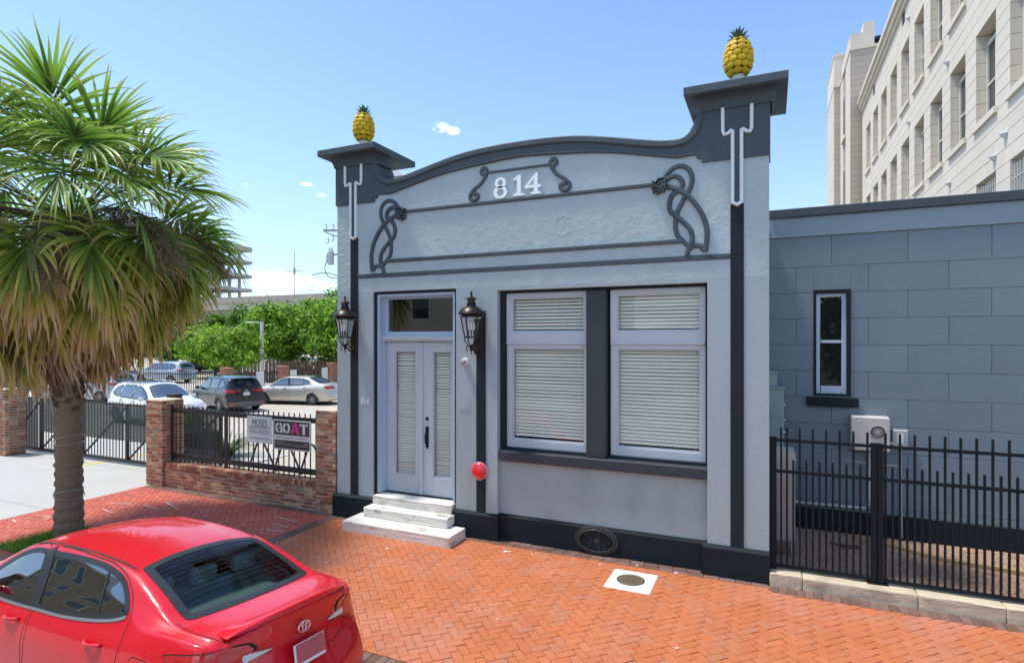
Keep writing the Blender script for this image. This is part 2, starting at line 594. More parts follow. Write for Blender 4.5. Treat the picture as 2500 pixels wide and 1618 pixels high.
MARBLE = mat('weathered_marble', (0.72, 0.70, 0.63), 0.6, var=0.10, vscale=4, bump=0.004, bscale=25, stain=(0.24, 0.23, 0.19), stain_amt=0.9, stain_scale=3.0, stain_pos=0.54, vx=(1, 1, 2.2))
BLACKMETAL = mat('black_fence_paint', (0.008, 0.012, 0.016), 0.6, spec=0.2, var=0.1, vscale=9)
BRONZE = mat('dark_bronze', (0.035, 0.030, 0.026), 0.38, metal=0.6, var=0.2, vscale=20)
CHROME = mat('chrome', (0.75, 0.75, 0.76), 0.12, metal=1.0)
WHITE = mat('white_print', (0.78, 0.78, 0.78), 0.5)
INK = mat('dark_print', (0.02, 0.02, 0.03), 0.6)
GOLD = mat('yellow_glaze', (0.62, 0.40, 0.012), 0.55, spec=.35, rnd=.15, var=0.3, vscale=14, bump=0.004, bscale=30)
GREENLEAF = mat('painted_leaf_green', (0.08, 0.15, 0.10), 0.6, var=0.3, vscale=18)
DARKGLASS = mat('dark_window_glass', (0.012, 0.016, 0.018), 0.02, spec=0.8)
PANE = glass('window_pane', (0.97, 0.98, 0.975), 1.42)
VOID = mat('dark_room', (0.015, 0.015, 0.016), 0.9)
# ================================================================== ground, street, pavements
ASPH = mat('street_concrete', (0.36, 0.35, 0.32), 0.9, var=0.15, vscale=1.2, bump=0.004, bscale=120)
CONC = mat('driveway_concrete', (0.44, 0.425, 0.385), 0.85, var=0.07, vscale=0.9, bump=0.002, bscale=90, stain=(0.40, 0.38, 0.33), stain_amt=0.5, stain_scale=0.8, stain_pos=0.55)
LOTC = mat('parking_lot_concrete', (0.45, 0.405, 0.335), 0.85, var=0.06, vscale=0.35, bump=0.002, bscale=60, stain=(0.40, 0.36, 0.30), stain_amt=0.5, stain_scale=0.3)
KERB = mat('kerb_concrete', (0.60, 0.58, 0.53), 0.8, var=0.08, vscale=3, bump=0.003, bscale=60)
SAND = mat('joint_sand', (0.27, 0.145, 0.09), 0.95, var=0.2, vscale=9)
SOIL = mat('soil', (0.10, 0.075, 0.05), 0.95, var=0.3, vscale=5, bump=0.01, bscale=30)
PAVO = mat('orange_paver', (0, 0, 0), 0.85, var=0.13, vscale=1.3, bump=0.0022, bscale=110, rnd=0.06, stain=(0.48, 0.20, 0.13), stain_amt=0.6, stain_scale=0.8, stain_pos=0.50,
           pal=[(0.48, 0.142, 0.048), (0.46, 0.134, 0.048), (0.47, 0.146, 0.054), (0.48, 0.138, 0.046), (0.44, 0.130, 0.052), (0.46, 0.146, 0.058), (0.38, 0.144, 0.074)])
PAVR = mat('red_paver', (0, 0, 0), 0.85, var=0.12, vscale=2.2, bump=0.0022, bscale=110, rnd=0.12, stain=(0.40, 0.17, 0.125), stain_amt=0.6, stain_scale=1.1,
           pal=[(0.50, 0.110, 0.066), (0.46, 0.098, 0.060), (0.52, 0.125, 0.075), (0.48, 0.11, 0.068), (0.42, 0.10, 0.064)])
PAVB = mat('brown_edge_paver', (0, 0, 0), 0.88, var=0.15, vscale=5, bump=0.003, bscale=90, rnd=0.14,
           pal=[(0.17, 0.085, 0.058), (0.15, 0.080, 0.06), (0.19, 0.105, 0.078), (0.16, 0.10, 0.082)])

MB().box(-900, -900, -0.6, 900, 900, -0.16).build('ground', SOIL, kind='structure')
MB().box(-120, -30, -0.3, 60, -3.876, -0.13).build('street', ASPH, kind='structure')
MB().box(-120, 0.42, -0.3, -7.3, 90, -0.10).build('parking_lot', LOTC, kind='structure')
b = MB()
for i in range(-20, 12): b.cbox(i * 1.5 - 0.004 + 0.008, -3.875, -0.3, (i + 1) * 1.5 - 0.004, -3.79, -0.004, 0.012)
b.build('kerb', KERB, kind='structure')

# driveway of poured slabs, sloping at both ends
def drive_z(y): return ip([(-3.9, -0.118), (-2.7, 0.0), (0.9, 0.0), (4.2, -0.085), (6, -0.095)], y)
drive = root('driveway', kind='structure')
for x0, x1 in ((-20.4, -16.55), (-16.55, -12.72)):
    for y0, y1 in ((-3.56, -2.0), (-2.0, 0.86), (0.86, 4.2)):
        g = MB(); xs0, xs1 = x0 + 0.006, x1 - 0.006
        ys = [y0 + 0.006 + (y1 - y0 - 0.012) * k / 6 for k in range(7)]
        g.grid([[(xs0, ys[0], -0.3), (xs1, ys[0], -0.3)]] + [[(xs0, y, drive_z(y)), (xs1, y, drive_z(y))] for y in ys] + [[(xs0, ys[-1], -0.3), (xs1, ys[-1], -0.3)]])
        g.grid([[(xs1, y, -0.3), (xs1, y, drive_z(y))] for y in ys])
        g.grid([[(xs0, y, -0.3), (xs0, y, drive_z(y))] for y in ys])
        g.build('slab', CONC, drive)
YEL = mat('yellow_line_paint', (0.66, 0.46, 0.03), 0.7, var=0.15, vscale=8)
g = MB(); g.grid([[(-16.36, y, drive_z(y) + 0.004), (-16.22, y, drive_z(y) + 0.004)] for y in (0.55, 0.9, 1.4, 2.0, 2.6, 3.2, 4.2)])
g.build('painted_line', YEL, drive)
g = MB(); g.grid([[(x, 4.6 + (x + 22) * 0.02, -0.096), (x, 4.72 + (x + 22) * 0.02, -0.096)] for x in (-20, -16, -12, -8.5)])

# ---- brick pavement: herringbone at 45 degrees, every brick its own geometry
def clip(poly, a, b, c):
    """keep the part of a convex polygon where a*x + b*y <= c"""
    out = []
    n = len(poly)
    for i in range(n):
        p, q = poly[i], poly[(i + 1) % n]
        dp, dq = a * p[0] + b * p[1] - c, a * q[0] + b * q[1] - c
        if dp <= 0: out.append(p)
        if dp * dq < 0:
            t = dp / (dp - dq); out.append((p[0] + (q[0] - p[0]) * t, p[1] + (q[1] - p[1]) * t))
    return out


def area(p): return abs(sum(p[i][0] * p[(i + 1) % len(p)][1] - p[(i + 1) % len(p)][0] * p[i][1] for i in range(len(p)))) / 2


def paver(mb, poly, dz, tilt, jt=0.0026, ch=0.005, org=(0, 0)):
    """brick from a plan polygon: joint all round, chamfered top edge"""
    n = len(poly)
    cx = sum(p[0] for p in poly) / n; cy = sum(p[1] for p in poly) / n
    if area(poly) < 0: poly = poly[::-1]
    def shrink(d):
        out = []
        for x, y in poly:
            l = math.hypot(x - cx, y - cy)
            kx = max(0, 1 - d * 1.6 / max(l, 1e-4)); out.append((cx + (x - cx) * kx, cy + (y - cy) * kx))
        return out
    a, b = shrink(jt), shrink(jt + ch)
    zt = lambda x, y: dz + tilt[0] * (x - cx) + tilt[1] * (y - cy)
    vs = [(x - org[0], y - org[1], -0.03) for x, y in a] + [(x - org[0], y - org[1], zt(x, y) - ch * 0.8) for x, y in a] + [(x - org[0], y - org[1], zt(x, y)) for x, y in b]
    fs = []
    for i in range(n):
        j = (i + 1) % n
        fs += [(i, j, n + j, n + i), (n + i, n + j, 2 * n + j, 2 * n + i)]
    fs.append(tuple(range(2 * n, 3 * n)))
    mb.add(vs, fs)


def herringbone(x0, y0, x1, y1):
    s = 0.1016; c = math.sqrt(0.5); out = []
    k = int(max(x1 - x0, y1 - y0) / s * 1.1) + 6
    ox, oy = (x0 + x1) / 2, (y0 + y1) / 2
    for i in range(-k, k):
        for j in range(-k, k):
            m = (i - j) % 4
            if m == 0: q = (i, j, i + 2, j + 1)
            elif m == 3: q = (i, j, i + 1, j + 2)
            else: continue
            pl = []
            for a, b in ((q[0], q[1]), (q[2], q[1]), (q[2], q[3]), (q[0], q[3])):
                pl.append((ox + (a * c - b * c) * s, oy + (a * c + b * c) * s))
            if max(p[0] for p in pl) < x0 or min(p[0] for p in pl) > x1 or max(p[1] for p in pl) < y0 or min(p[1] for p in pl) > y1: continue
            for e in ((-1, 0, -x0), (1, 0, x1), (0, -1, -y0), (0, 1, y1)):
                pl = clip(pl, *e)
                if len(pl) < 3: break
            if len(pl) >= 3 and area(pl) > 0.0006: out.append(pl)
    return out


def cam_px(x, y, z):
    s, c = math.sin(R(24.1)), math.cos(R(24.1))
    dx, dy, dz = x, y + 8.47, z - 3.26
    d = -s * dx + c * dy; r = c * dx + s * dy
    return (1250 + 1408 * r / d, 829 - 1408 * dz / d, d) if d > 0.1 else (-1, -1, -1)


rp = random.Random(3)
def pavement(name, polys, material, n_single, skip=None, joint_box=None, jit=0.0016):
    pv = root(name, kind='structure')
    MB().box(*joint_box).build('joint_sand_bed', SAND, pv)
    vis = []
    for k, pl in enumerate(polys):
        cx = sum(p[0] for p in pl) / len(pl); cy = sum(p[1] for p in pl) / len(pl)
        X, Y, d = cam_px(cx, cy, 0)
        ok = 0 <= X <= 2500 and 0 <= Y <= 1618 and not (skip and skip(cx, cy, X, Y))
        vis.append((-(area(pl) / d ** 3) if ok else 1, k))
    vis.sort()
    single = set(k for s, k in vis[:n_single] if s < 0)
    rest = MB()
    for k, pl in enumerate(polys):
        dz = rp.gauss(0, jit); tl = (rp.gauss(0, 0.010), rp.gauss(0, 0.010))
        if k in single:
            m = MB(); cx = sum(p[0] for p in pl) / len(pl); cy = sum(p[1] for p in pl) / len(pl)
            paver(m, pl, dz, tl, org=(cx, cy))
            o = m.build('brick', material, None); o.parent = pv; o.location = (cx, cy, 0)
        else: paver(rest, pl, dz, tl)
    rest.build('bricks', material, pv, kind='stuff')
    return pv


def in_manhole(x, y): return -2.02 < x < -1.40 and -1.02 < y < -0.38
hb_ = []
for p_ in herringbone(-7.25, -3.575, 5.6, -0.17):
    if sum(q[0] for q in p_) / len(p_) > -.02: p_ = clip(p_, 0, 1, -.292)
    if len(p_) > 2 and area(p_) > .0006: hb_.append(p_)
walk = pavement('brick_sidewalk', hb_, PAVO, 230,
                lambda x, y, X, Y: in_manhole(x, y) or (X < 870 and Y > 1300) or (-6.7 < x < -4.55 and y > -0.66), (-7.46, -3.79, -0.12, 5.6, 0.0, -0.014))
walk_red = pavement('red_brick_sidewalk', herringbone(-12.72, -3.575, -7.47, -0.14), PAVR, 60,
                    lambda x, y, X, Y: Y > 1310 or (130 < X < 210), (-12.72, -3.79, -0.12, -7.46, 0.45, -0.014))


def course(x0, y0, x1, y1, along, w=0.1016):
    """one row of edge bricks"""
    out = []; a0, a1 = (x0, x1) if along == 'x' else (y0, y1)
    n = max(1, round((a1 - a0) / w)); st = (a1 - a0) / n
    for i in range(n):
        a, b = a0 + i * st, a0 + (i + 1) * st
        out.append([(a, y0), (b, y0), (b, y1), (a, y1)] if along == 'x' else [(x0, a), (x1, a), (x1, b), (x0, b)])
    return out


edge = course(-12.72, -3.785, 5.6, -3.58, 'x') + course(-4.52, -0.165, -0.02, -0.065, 'x', 0.203) + course(0.0, -0.287, 5.6, -0.078, 'x') + course(-4.04, -0.060, -0.88, 0.05, 'x', 0.203) \
    + course(-7.465, -3.575, -7.255, 0.0, 'y') + course(-12.72, -0.135, -7.47, 0.06, 'x') + course(-7.25, -0.165, -6.72, -0.065, 'x', 0.203)
pavement('brown_brick_edging', edge, PAVB, 200, lambda x, y, X, Y: False, (-12.72, -0.05, -0.12, -0.9, 0.06, -0.015))

# sprayed white survey marks and a few scraps lying on the red bricks
MARK = mat('white_spray_paint', (0.62, 0.55, 0.52), 0.8, var=0.3, vscale=12)
mk = MB()
for pts, w in ((((-11.05, -0.75), (-10.35, -0.98)), 0.045), (((-11.25, -1.05), (-10.75, -1.12), (-10.62, -1.02)), 0.04), (((-12.0, -1.25), (-11.55, -1.1)), 0.04),
               (((-12.45, -1.95), (-12.05, -2.12)), 0.045), (((-12.4, -2.3), (-12.1, -2.25), (-12.0, -2.4)), 0.035), (((-12.55, -2.62), (-12.3, -2.68)), 0.04), (((-11.75, -1.55), (-11.3, -1.62)), 0.03),
               (((-8.35, -0.55), (-7.75, -0.62)), 0.035), (((-8.1, -0.85), (-7.62, -0.92)), 0.03), (((-7.9, -1.15), (-7.55, -1.1)), 0.035)):
    rows = []
    for i, p in enumerate(pts):
        q = pts[min(i + 1, len(pts) - 1)]; o = pts[max(i - 1, 0)]
        d = Vector((q[0] - o[0], q[1] - o[1])).normalized(); n = Vector((-d.y, d.x)) * w * rp.uniform(.18, .42)
        rows.append([(p[0] + n.x, p[1] + n.y, 0.0065), (p[0] - n.x, p[1] - n.y, 0.0065)])
    mk.grid(rows)
mk.build('sprayed_mark', MARK, walk_red)
lit = MB()
for x, y, s in ((-3.72, -0.42, .05), (-3.66, -0.40, .03), (-5.45, -1.05, .03), (-2.25, -0.33, .03), (-1.75, -0.14, .025), (-3.3, -0.35, .02), (-0.9, -2.2, .02), (-2.9, -2.4, .018), (-5.9, -1.9, .02), (0.6, -1.9, .02), (-4.4, -2.6, .016), (-1.2, -0.19, .04)):
    a = rp.uniform(0, 6); pl = [(x + s * math.cos(a + k * 1.2566) * rp.uniform(.5, 1), y + s * math.sin(a + k * 1.2566) * rp.uniform(.4, .8)) for k in range(5)]
    lit.prism(pl, 0.004, 0.012, 'z')
lit.build('litter', mat('pale_scrap', (0.7, 0.68, 0.62), 0.8), kind='stuff')

# meter box cover in the pavement
mh = root('meter_box_cover', 'square white concrete slab with a round rusty lid set in the orange brick pavement', 'utility cover', (-1.71, -0.70, 0))
mb = MB(); mb.cbox(-2.015, -1.02, -0.1, -1.405, -0.38, 0.012, 0.01)
mb.build('concrete_collar', mat('white_collar_concrete', (0.70, 0.69, 0.64), 0.8, var=0.05, vscale=7, bump=0.002, bscale=90, stain=(0.5, 0.48, 0.42), stain_amt=0.35, stain_scale=4), mh)
RUST = mat('rusty_iron_lid', (0.13, 0.095, 0.06), 0.75, var=0.35, vscale=22, bump=0.004, bscale=70)
mb = MB(); mb.lathe([(0.175, -0.02), (0.175, 0.013), (0.165, 0.019), (0.155, 0.015), (0.03, 0.015), (0.0, 0.016)], (-1.72, -0.69, 0), 40)
for i in range(-4, 5):
    for j in range(-4, 5):
        if i * i + j * j < 17 and abs(j) > 0: mb.box(-1.72 + i * .033 - .01, -0.69 + j * .033 - .01, 0.012, -1.72 + i * .033 + .01, -0.69 + j * .033 + .01, 0.0185)
mb.box(-1.80, -0.70, 0.012, -1.64, -0.68, 0.0195)
mb.build('lid', RUST, mh)
mb = MB(); mb.lathe([(0.178, 0.0125), (0.188, 0.0125), (0.188, 0.014), (0.178, 0.014)], (-1.72, -0.69, 0), 40)
mb.build('lid_rim', mat('dark_gap', (0.02, 0.018, 0.015), 0.9), mh)

# grass in the palm's planting bed
bed = root('planting_bed', kind='structure', loc=(-11.5, -3.0, 0))
mb = MB(); mb.box(-11.05, -3.55, -0.1, -10.2, -2.4, 0.018); mb.build('bed_soil', SOIL, bed)
TURF = leafy('turf_green', [(0.0, (0.09, 0.20, 0.02)), (1.0, (0.24, 0.42, 0.04))], 0.3, 0.5, 0.3, attr=None)
gr = MB(); rg = random.Random(5)
for k in range(3600):
    x, y = rg.uniform(-11.05, -10.2), rg.uniform(-3.55, -2.4); h = rg.uniform(.05, .14); a = rg.uniform(0, PI); w = 0.006
    dx, dy = math.cos(a) * w, math.sin(a) * w; lx, ly = rg.gauss(0, .035), rg.gauss(0, .035)
    gr.add([(x - dx, y - dy, 0.01), (x + dx, y + dy, 0.01), (x + lx, y + ly, h)], [(0, 1, 2)])
gr.build('grass', TURF, kind='stuff')
# ================================================================== the shop front "814"
B814 = root('shopfront_building', 'low grey-blue stucco shopfront with curved slate parapet, double door and two large blind-covered windows', 'building', (-3.68, 0, 0))
TOPC = [(-6.50, 6.56), (-6.44, 6.34), (-6.36, 6.19), (-6.225, 6.105), (-6.02, 6.10), (-5.78, 6.135), (-5.26, 6.25), (-4.78, 6.345), (-4.30, 6.395), (-3.68, 6.412)]
LOWC = [(-6.42, 5.74), (-6.44, 5.845), (-6.34, 5.86), (-6.14, 5.85), (-5.76, 5.93), (-5.26, 6.035), (-4.78, 6.10), (-4.30, 6.14), (-3.68, 6.175)]
XM = -3.68
def mirr(c): return c + [(2 * XM - x, z) for x, z in reversed(c[:-1])]
top_curve = cr(mirr(TOPC), 6); low_curve = cr(mirr(LOWC), 6)

w = MB()
w.box(-7.35, 0, 0.40, -6.53, 0.36, 4.12)
w.box(-4.82, 0, 0.40, -4.05, 0.36, 4.12)
w.box(-0.80, 0, 0.40, -0.01, 0.36, 4.12)
w.box(-4.05, 0, 4.06, -0.80, 0.36, 4.12)
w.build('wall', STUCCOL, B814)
w = MB()
w.box(-7.35, 0, 4.12, -6.42, 0.36, 5.80); w.box(-0.94, 0, 4.12, -0.01, 0.36, 5.80)
lc = [(x, z) for x, z in low_curve if -6.42 < x < -0.94]
lc = sorted([(-6.42, 5.78)] + lc + [(-0.94, 5.78)])
for yy in (0, 0.36): w.grid([[(x, yy, 4.12) for x, z in lc], [(x, yy, (4.12 + z) / 2) for x, z in lc], [(x, yy, z + 0.06) for x, z in lc]])
w.box(-7.35, 0.36, 0.0, -7.05, 9.0, 5.2)      # side walls and flat roof behind
w.box(-0.31, 0.36, 0.0, -0.03, 9.0, 5.2)
w.box(-7.05, 0.40, 4.7, -0.31, 9.0, 4.9)
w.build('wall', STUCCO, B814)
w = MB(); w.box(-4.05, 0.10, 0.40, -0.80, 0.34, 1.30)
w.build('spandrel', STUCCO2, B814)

# dark parapet band with raised moulding on its top edge
p = MB(); rows = []
xs_ = [-6.492 + 5.624 * k / 120 for k in range(121)]
lo_t = sorted([(x, z) for x, z in low_curve if x > -6.44 and x < -0.92]); hi_t = sorted([(x, z) for x, z in top_curve if -6.5 < x < -0.86])
def lin(tab, x):
    if x <= tab[0][0]: return tab[0][1]
    for (a, b), (c, d) in zip(tab[:-1], tab[1:]):
        if x <= c: return b + (d - b) * (x - a) / max(c - a, 1e-6)
    return tab[-1][1]
rows = [[(x, y, lin(t, x)) for x in xs_] for y, t in ((0.40, lo_t), (-0.027, lo_t), (-0.027, hi_t), (0.40, hi_t), (0.40, lo_t))]
p.grid(rows)
p.build('parapet', DARK, B814, angle=30)
p = MB()
mc = [(x, z - 0.045) for x, z in top_curve if -6.47 < x < -0.89]
p.ribbon(mc, 0.105, -0.062, 0.43, 0.02)
p.build('parapet_moulding', DARK, B814, smooth=True, angle=35)
p = MB(); p.ribbon([(x, z + 0.012) for x, z in low_curve if -6.40 < x < -0.96], 0.035, -0.045, 0.1, 0.01)
p.build('parapet_bead', DARK, B814, smooth=True, angle=35)
for sx in (0, 1):
    X = (lambda x: 2 * XM - x) if sx else (lambda x: x)
    p = MB(); p.box(X(-7.365), -0.03, 5.735, X(-6.49), 0.40, 6.52)
    bl = p.build('pilaster_block', DARK, B814)
    p = MB()   # stepped scroll where the moulding meets the block
    p.ribbon(cr([(X(-6.36), 6.19), (X(-6.43), 6.27), (X(-6.455), 6.36), (X(-6.46), 6.40)], 4), 0.08, -0.05, 0.36, 0.015)
    p.box(X(-6.50), -0.05, 6.40, X(-6.36), 0.36, 6.45)
    p.build('scroll_end', DARK, B814)
    cap = MB(); cap.cbox(X(-7.565), -0.30, 6.60, X(-6.29), 1.00, 6.715, 0.012)
    cap = cap.build('pillar_cap', DARK, B814)
    c = MB(); rows = []
    for k in range(7):
        t = k / 6; o = 0.02 + 0.13 * (1 - math.cos(t * PI / 2)); z = 6.43 + 0.165 * math.sin(t * PI / 2)
        rows.append([(X(-7.365 - o), -0.03 - o, z), (X(-6.49 + o), -0.03 - o, z), (X(-6.49 + o), 0.40 + o, z), (X(-7.365 - o), 0.40 + o, z)])
    c.grid(rows, close_u=True)
    c.build('cap_cove', DARK, cap, smooth=True, angle=40)
    # pale strap ornament hanging down the pilaster
    s = MB()
    cx = X(-6.95)
    half = [(0.185, 6.44), (0.182, 6.12), (0.165, 6.075), (0.12, 6.085), (0.07, 6.125), (0.057, 6.12), (0.057, 5.16)]
    for sg in (-1, 1): s.ribbon([(cx + sg * a, z) for a, z in half], 0.046, -0.062, 0.01, 0.01)
    s.ribbon([(cx - 0.057, 5.18), (cx - 0.057, 5.135), (cx, 5.10), (cx + 0.057, 5.135), (cx + 0.057, 5.18)], 0.046, -0.0605, 0.01, 0.01)
    s.build('strap_ornament', PALE, B814)
    s = MB(); s.box(cx - 0.036, -0.035, 5.12, cx + 0.036, 0.012, 6.10); s.build('strap_core', DARK, B814)
    s = MB(); s.box(cx - 0.085, -0.012, 0.425, cx + 0.085, 0.012, 5.115); s.build('pilaster_stripe', STRIPE, B814)
s = MB(); s.box(-4.43, -0.012, 0.425, -4.26, 0.012, 3.73); s.build('pilaster_stripe', STRIPE, B814)
# frieze band, two bars of the sign panel
for nm, x0, x1, z0, z1, y0 in (('frieze_band', -6.862, -0.498, 4.372, 4.447, -0.022), ('panel_bar', -5.86, -1.50, 5.475, 5.528, -0.035), ('panel_bar', -6.22, -1.14, 4.628, 4.688, -0.035)):
    s = MB(); s.cbox(x0, y0, z0, x1, 0.02, z1, 0.008); s.build(nm, DARK, B814)
# scrolls framing the numerals
for sg in (0, 1):
    M_ = (lambda q: [(2 * XM - x, z) for x, z in q]) if sg else (lambda q: q)
    s = MB()
    s.ribbon(M_(cr([(-4.262, 5.985), (-4.25, 5.95), (-4.34, 5.83), (-4.47, 5.74), (-4.545, 5.655), (-4.53, 5.585), (-4.455, 5.565), (-4.40, 5.605), (-4.41, 5.66), (-4.46, 5.668), (-4.478, 5.64)], 6)), 0.058, -0.035, 0.01, 0.012)
    s.build('scroll_bracket', DARK, B814, smooth=True, angle=35)
    s = MB(); s.ribbon(M_([(-4.285 + 0.052 * math.cos(t * PI / 9), 6.02 + 0.052 * math.sin(t * PI / 9)) for t in range(19)]), 0.055, -0.036, 0.01, 0.012)
    s.build('scroll_eye', DARK, B814, smooth=True, angle=35)
s = MB(); s.cbox(-4.235, -0.03, 5.975, -3.125, 0.01, 6.008, 0.006); s.build('scroll_bar', DARK, B814)
# interlaced vines with leafy heads
S1 = [(-1.42, 5.545), (-1.378, 5.588), (-1.313, 5.666), (-1.238, 5.714), (-1.137, 5.721), (-1.055, 5.673), (-1.01, 5.583), (-1.005, 5.489), (-1.037, 5.379), (-1.11, 5.255), (-1.165, 5.156), (-1.211, 5.047), (-1.229, 4.916), (-1.225, 4.82), (-1.192, 4.732), (-1.128, 4.662), (-1.055, 4.591)]
S2 = [(-1.40, 5.53), (-1.331, 5.563), (-1.266, 5.594), (-1.201, 5.577), (-1.146, 5.523), (-1.133, 5.446), (-1.183, 5.385), (-1.266, 5.328), (-1.303, 5.255), (-1.313, 5.151), (-1.285, 5.072), (-1.201, 4.999), (-1.101, 4.905), (-1.028, 4.814), (-1.001, 4.718), (-1.01, 4.616)]
S3 = [(-1.40, 5.45), (-1.34, 5.445), (-1.266, 5.423), (-1.165, 5.374), (-1.055, 5.287), (-0.956, 5.165), (-0.875, 5.036), (-0.831, 4.92), (-0.804, 4.797), (-0.804, 4.658), (-0.822, 4.491)]
S4 = [(-1.073, 4.452), (-1.050, 4.524), (-0.992, 4.572), (-0.938, 4.583), (-0.884, 4.565), (-0.835, 4.50)]
S5 = [(-1.02, 4.63), (-1.045, 4.55), (-1.066, 4.47)]
for sg in (1, 0):
    M_ = (lambda q: q) if sg else (lambda q: [(2 * XM - x, z) for x, z in q])
    s = MB()
    for q, y in ((S1, -0.032), (S2, -0.040), (S3, -0.047), (S4, -0.036), (S5, -0.038)):
        s.ribbon(M_(cr(q, 5)), 0.066, y, 0.01, 0.016)
    vine = s.build('vine_ornament', DARK, B814, smooth=True, angle=35)
    h = MB(); rh = random.Random(11)
    for pts, wd in (([(-1.39, 5.50), (-1.36, 5.55), (-1.41, 5.575), (-1.47, 5.555), (-1.50, 5.52), (-1.555, 5.54)], 0.034), ([(-1.36, 5.47), (-1.40, 5.52), (-1.45, 5.50), (-1.48, 5.47), (-1.53, 5.50)], 0.032),
                    ([(-1.36, 5.44), (-1.40, 5.47), (-1.44, 5.44), (-1.50, 5.455), (-1.56, 5.43)], 0.034), ([(-1.37, 5.41), (-1.42, 5.43), (-1.46, 5.40), (-1.52, 5.40), (-1.54, 5.37)], 0.032),
                    ([(-1.38, 5.39), (-1.43, 5.39), (-1.47, 5.365), (-1.49, 5.345)], 0.034)):
        h.ribbon(M_(cr(pts, 5)), wd, -0.075 - rh.uniform(0, .02), 0.0, 0.012, wf=lambda t: 1.15 - 0.75 * t)
    for k in range(12):
        x, z = rh.uniform(-1.47, -1.36), rh.uniform(5.40, 5.56); x, z = M_([(x, z)])[0]
        h.lathe([(0.0, 0.02), (0.014, 0.018), (0.02, 0.0), (0.018, -0.03)], (x, -0.065, z), 7, 'y')
    h.build('leaf_head', DARK, vine, smooth=True, angle=40)
# big numerals 8 1 4
def ring(mb, cx, cz, rx, rz, wd, y0, y1, thin=0.65):
    pts = []; n = 28; rows = []
    for k in range(n + 1):
        t = 2 * PI * k / n; ww = wd * (thin + (1 - thin) * abs(math.cos(t))) / 2
        d = Vector((math.cos(t), math.sin(t)))
        rows.append([(cx + (rx + ww) * d.x, y1, cz + (rz + ww) * d.y), (cx + (rx + ww) * d.x, y0, cz + (rz + ww) * d.y), (cx + (rx - ww) * d.x, y0, cz + (rz - ww) * d.y), (cx + (rx - ww) * d.x, y1, cz + (rz - ww) * d.y)])
    mb.grid(rows)
NUM = mat('white_numeral_paint', (0.86, 0.90, 0.91), 0.5, var=0.02)
n8 = MB(); ring(n8, -3.985, 5.795, 0.072, 0.068, 0.052, -0.03, 0.01); ring(n8, -3.985, 5.640, 0.092, 0.080, 0.058, -0.03, 0.01); n8.build('numeral', NUM, B814)
n1 = MB(); n1.prism([(-3.755, 5.553), (-3.755, 5.578), (-3.715, 5.590), (-3.690, 5.60), (-3.690, 5.815), (-3.755, 5.80), (-3.755, 5.825), (-3.665, 5.885), (-3.625, 5.885), (-3.625, 5.60), (-3.60, 5.590), (-3.555, 5.578), (-3.555, 5.553)], -0.03, 0.01); n1.build('numeral', NUM, B814)
n4 = MB(); n4.prism([(-3.455, 5.553), (-3.455, 5.578), (-3.42, 5.588), (-3.40, 5.60), (-3.40, 5.655), (-3.555, 5.655), (-3.555, 5.69), (-3.37, 5.885), (-3.335, 5.885), (-3.335, 5.700), (-3.28, 5.700), (-3.28, 5.655), (-3.335, 5.655), (-3.335, 5.60), (-3.315, 5.588), (-3.28, 5.578), (-3.28, 5.553)], -0.03, 0.0)
n4.build('numeral', NUM, B814)
n4 = MB(); n4.prism([(-3.40, 5.702), (-3.40, 5.80), (-3.49, 5.702)], -0.0305, -0.012)
n4.build('numeral_counter', STUCCO, B814)

# scars of old letters in the plaster of the sign panel
s = MB()
s.ribbon([(-2.93 + .13 * math.cos(R(a_)), 5.03 + .15 * math.sin(R(a_))) for a_ in range(40, 330, 12)], .035, -.004, .002, .003)
s.build('letter_scar', STUCCO, B814)
s = MB(); s.ribbon([(-2.90 + .06 * math.cos(R(a_)), 5.0 + .08 * math.sin(R(a_))) for a_ in range(-60, 120, 12)], .03, -.004, .002, .003); s.build('letter_scar', STUCCO, B814)

# plinth
for x0, x1, y in ((-7.41, -6.50, -0.065), (-4.86, -4.02, -0.065), (-4.02, -0.86, 0.045), (-0.86, -0.012, -0.065)):
    p = MB(); p.prism([(y, -0.1), (y, 0.385), (y + 0.06, 0.425), (0.34, 0.425), (0.34, -0.1)], x0, x1, 'x')
    p.build('plinth', DARK2, B814)

# oval cast-iron vent in the plinth
v = MB(); cx, cz, y0 = -2.40, 0.215, 0.045
def oval(rx, rz, y, n=44): return [(cx + rx * math.cos(2 * PI * k / n), y, cz + rz * math.sin(2 * PI * k / n)) for k in range(n)]
v.grid([oval(.345, .215, y0 + .001), oval(.335, .207, y0 - .02), oval(.30, .180, y0 - .022), oval(.285, .170, y0 - .045), oval(.268, .156, y0 - .045), oval(.255, .147, y0 - .01), oval(.24, .137, y0 + .02)], close_u=True)
for k in range(34):
    t = 2 * PI * k / 34; v.lathe([(0.0, 0.024), (0.012, 0.02), (0.019, 0.0)], (cx + .322 * math.cos(t), y0 - .012, cz + .196 * math.sin(t)), 6, 'y')
vent = v.build('vent_surround', mat('dark_green_cast_iron', (0.045, 0.062, 0.062), 0.35, metal=0.4, var=0.3, vscale=30), B814, smooth=True, angle=50)
v = MB(); v.add(oval(.25, .145, y0 - .002), [tuple(range(44))])
v.build('vent_back', VOID, vent)
v = MB()
rv_ = random.Random(4)
for ring_, (nk, rr_, sz) in enumerate(((7, .33, .030), (12, .62, .034), (18, .86, .024))):
    for k in range(nk):      # curling leaves packed round the rosette
        t = 2 * PI * (k + .5 * (ring_ % 2)) / nk; px_, pz_ = cx + .235 * rr_ * math.cos(t), cz + .135 * rr_ * math.sin(t); q = rv_.choice((-1, 1))
        v.tube([(px_ + sz * (1 - i / 11) * math.cos(t + q * i * .75), y0 - .010 - .006 * (i % 3), pz_ + sz * .8 * (1 - i / 11) * math.sin(t + q * i * .75)) for i in range(10)], .0055, 5)
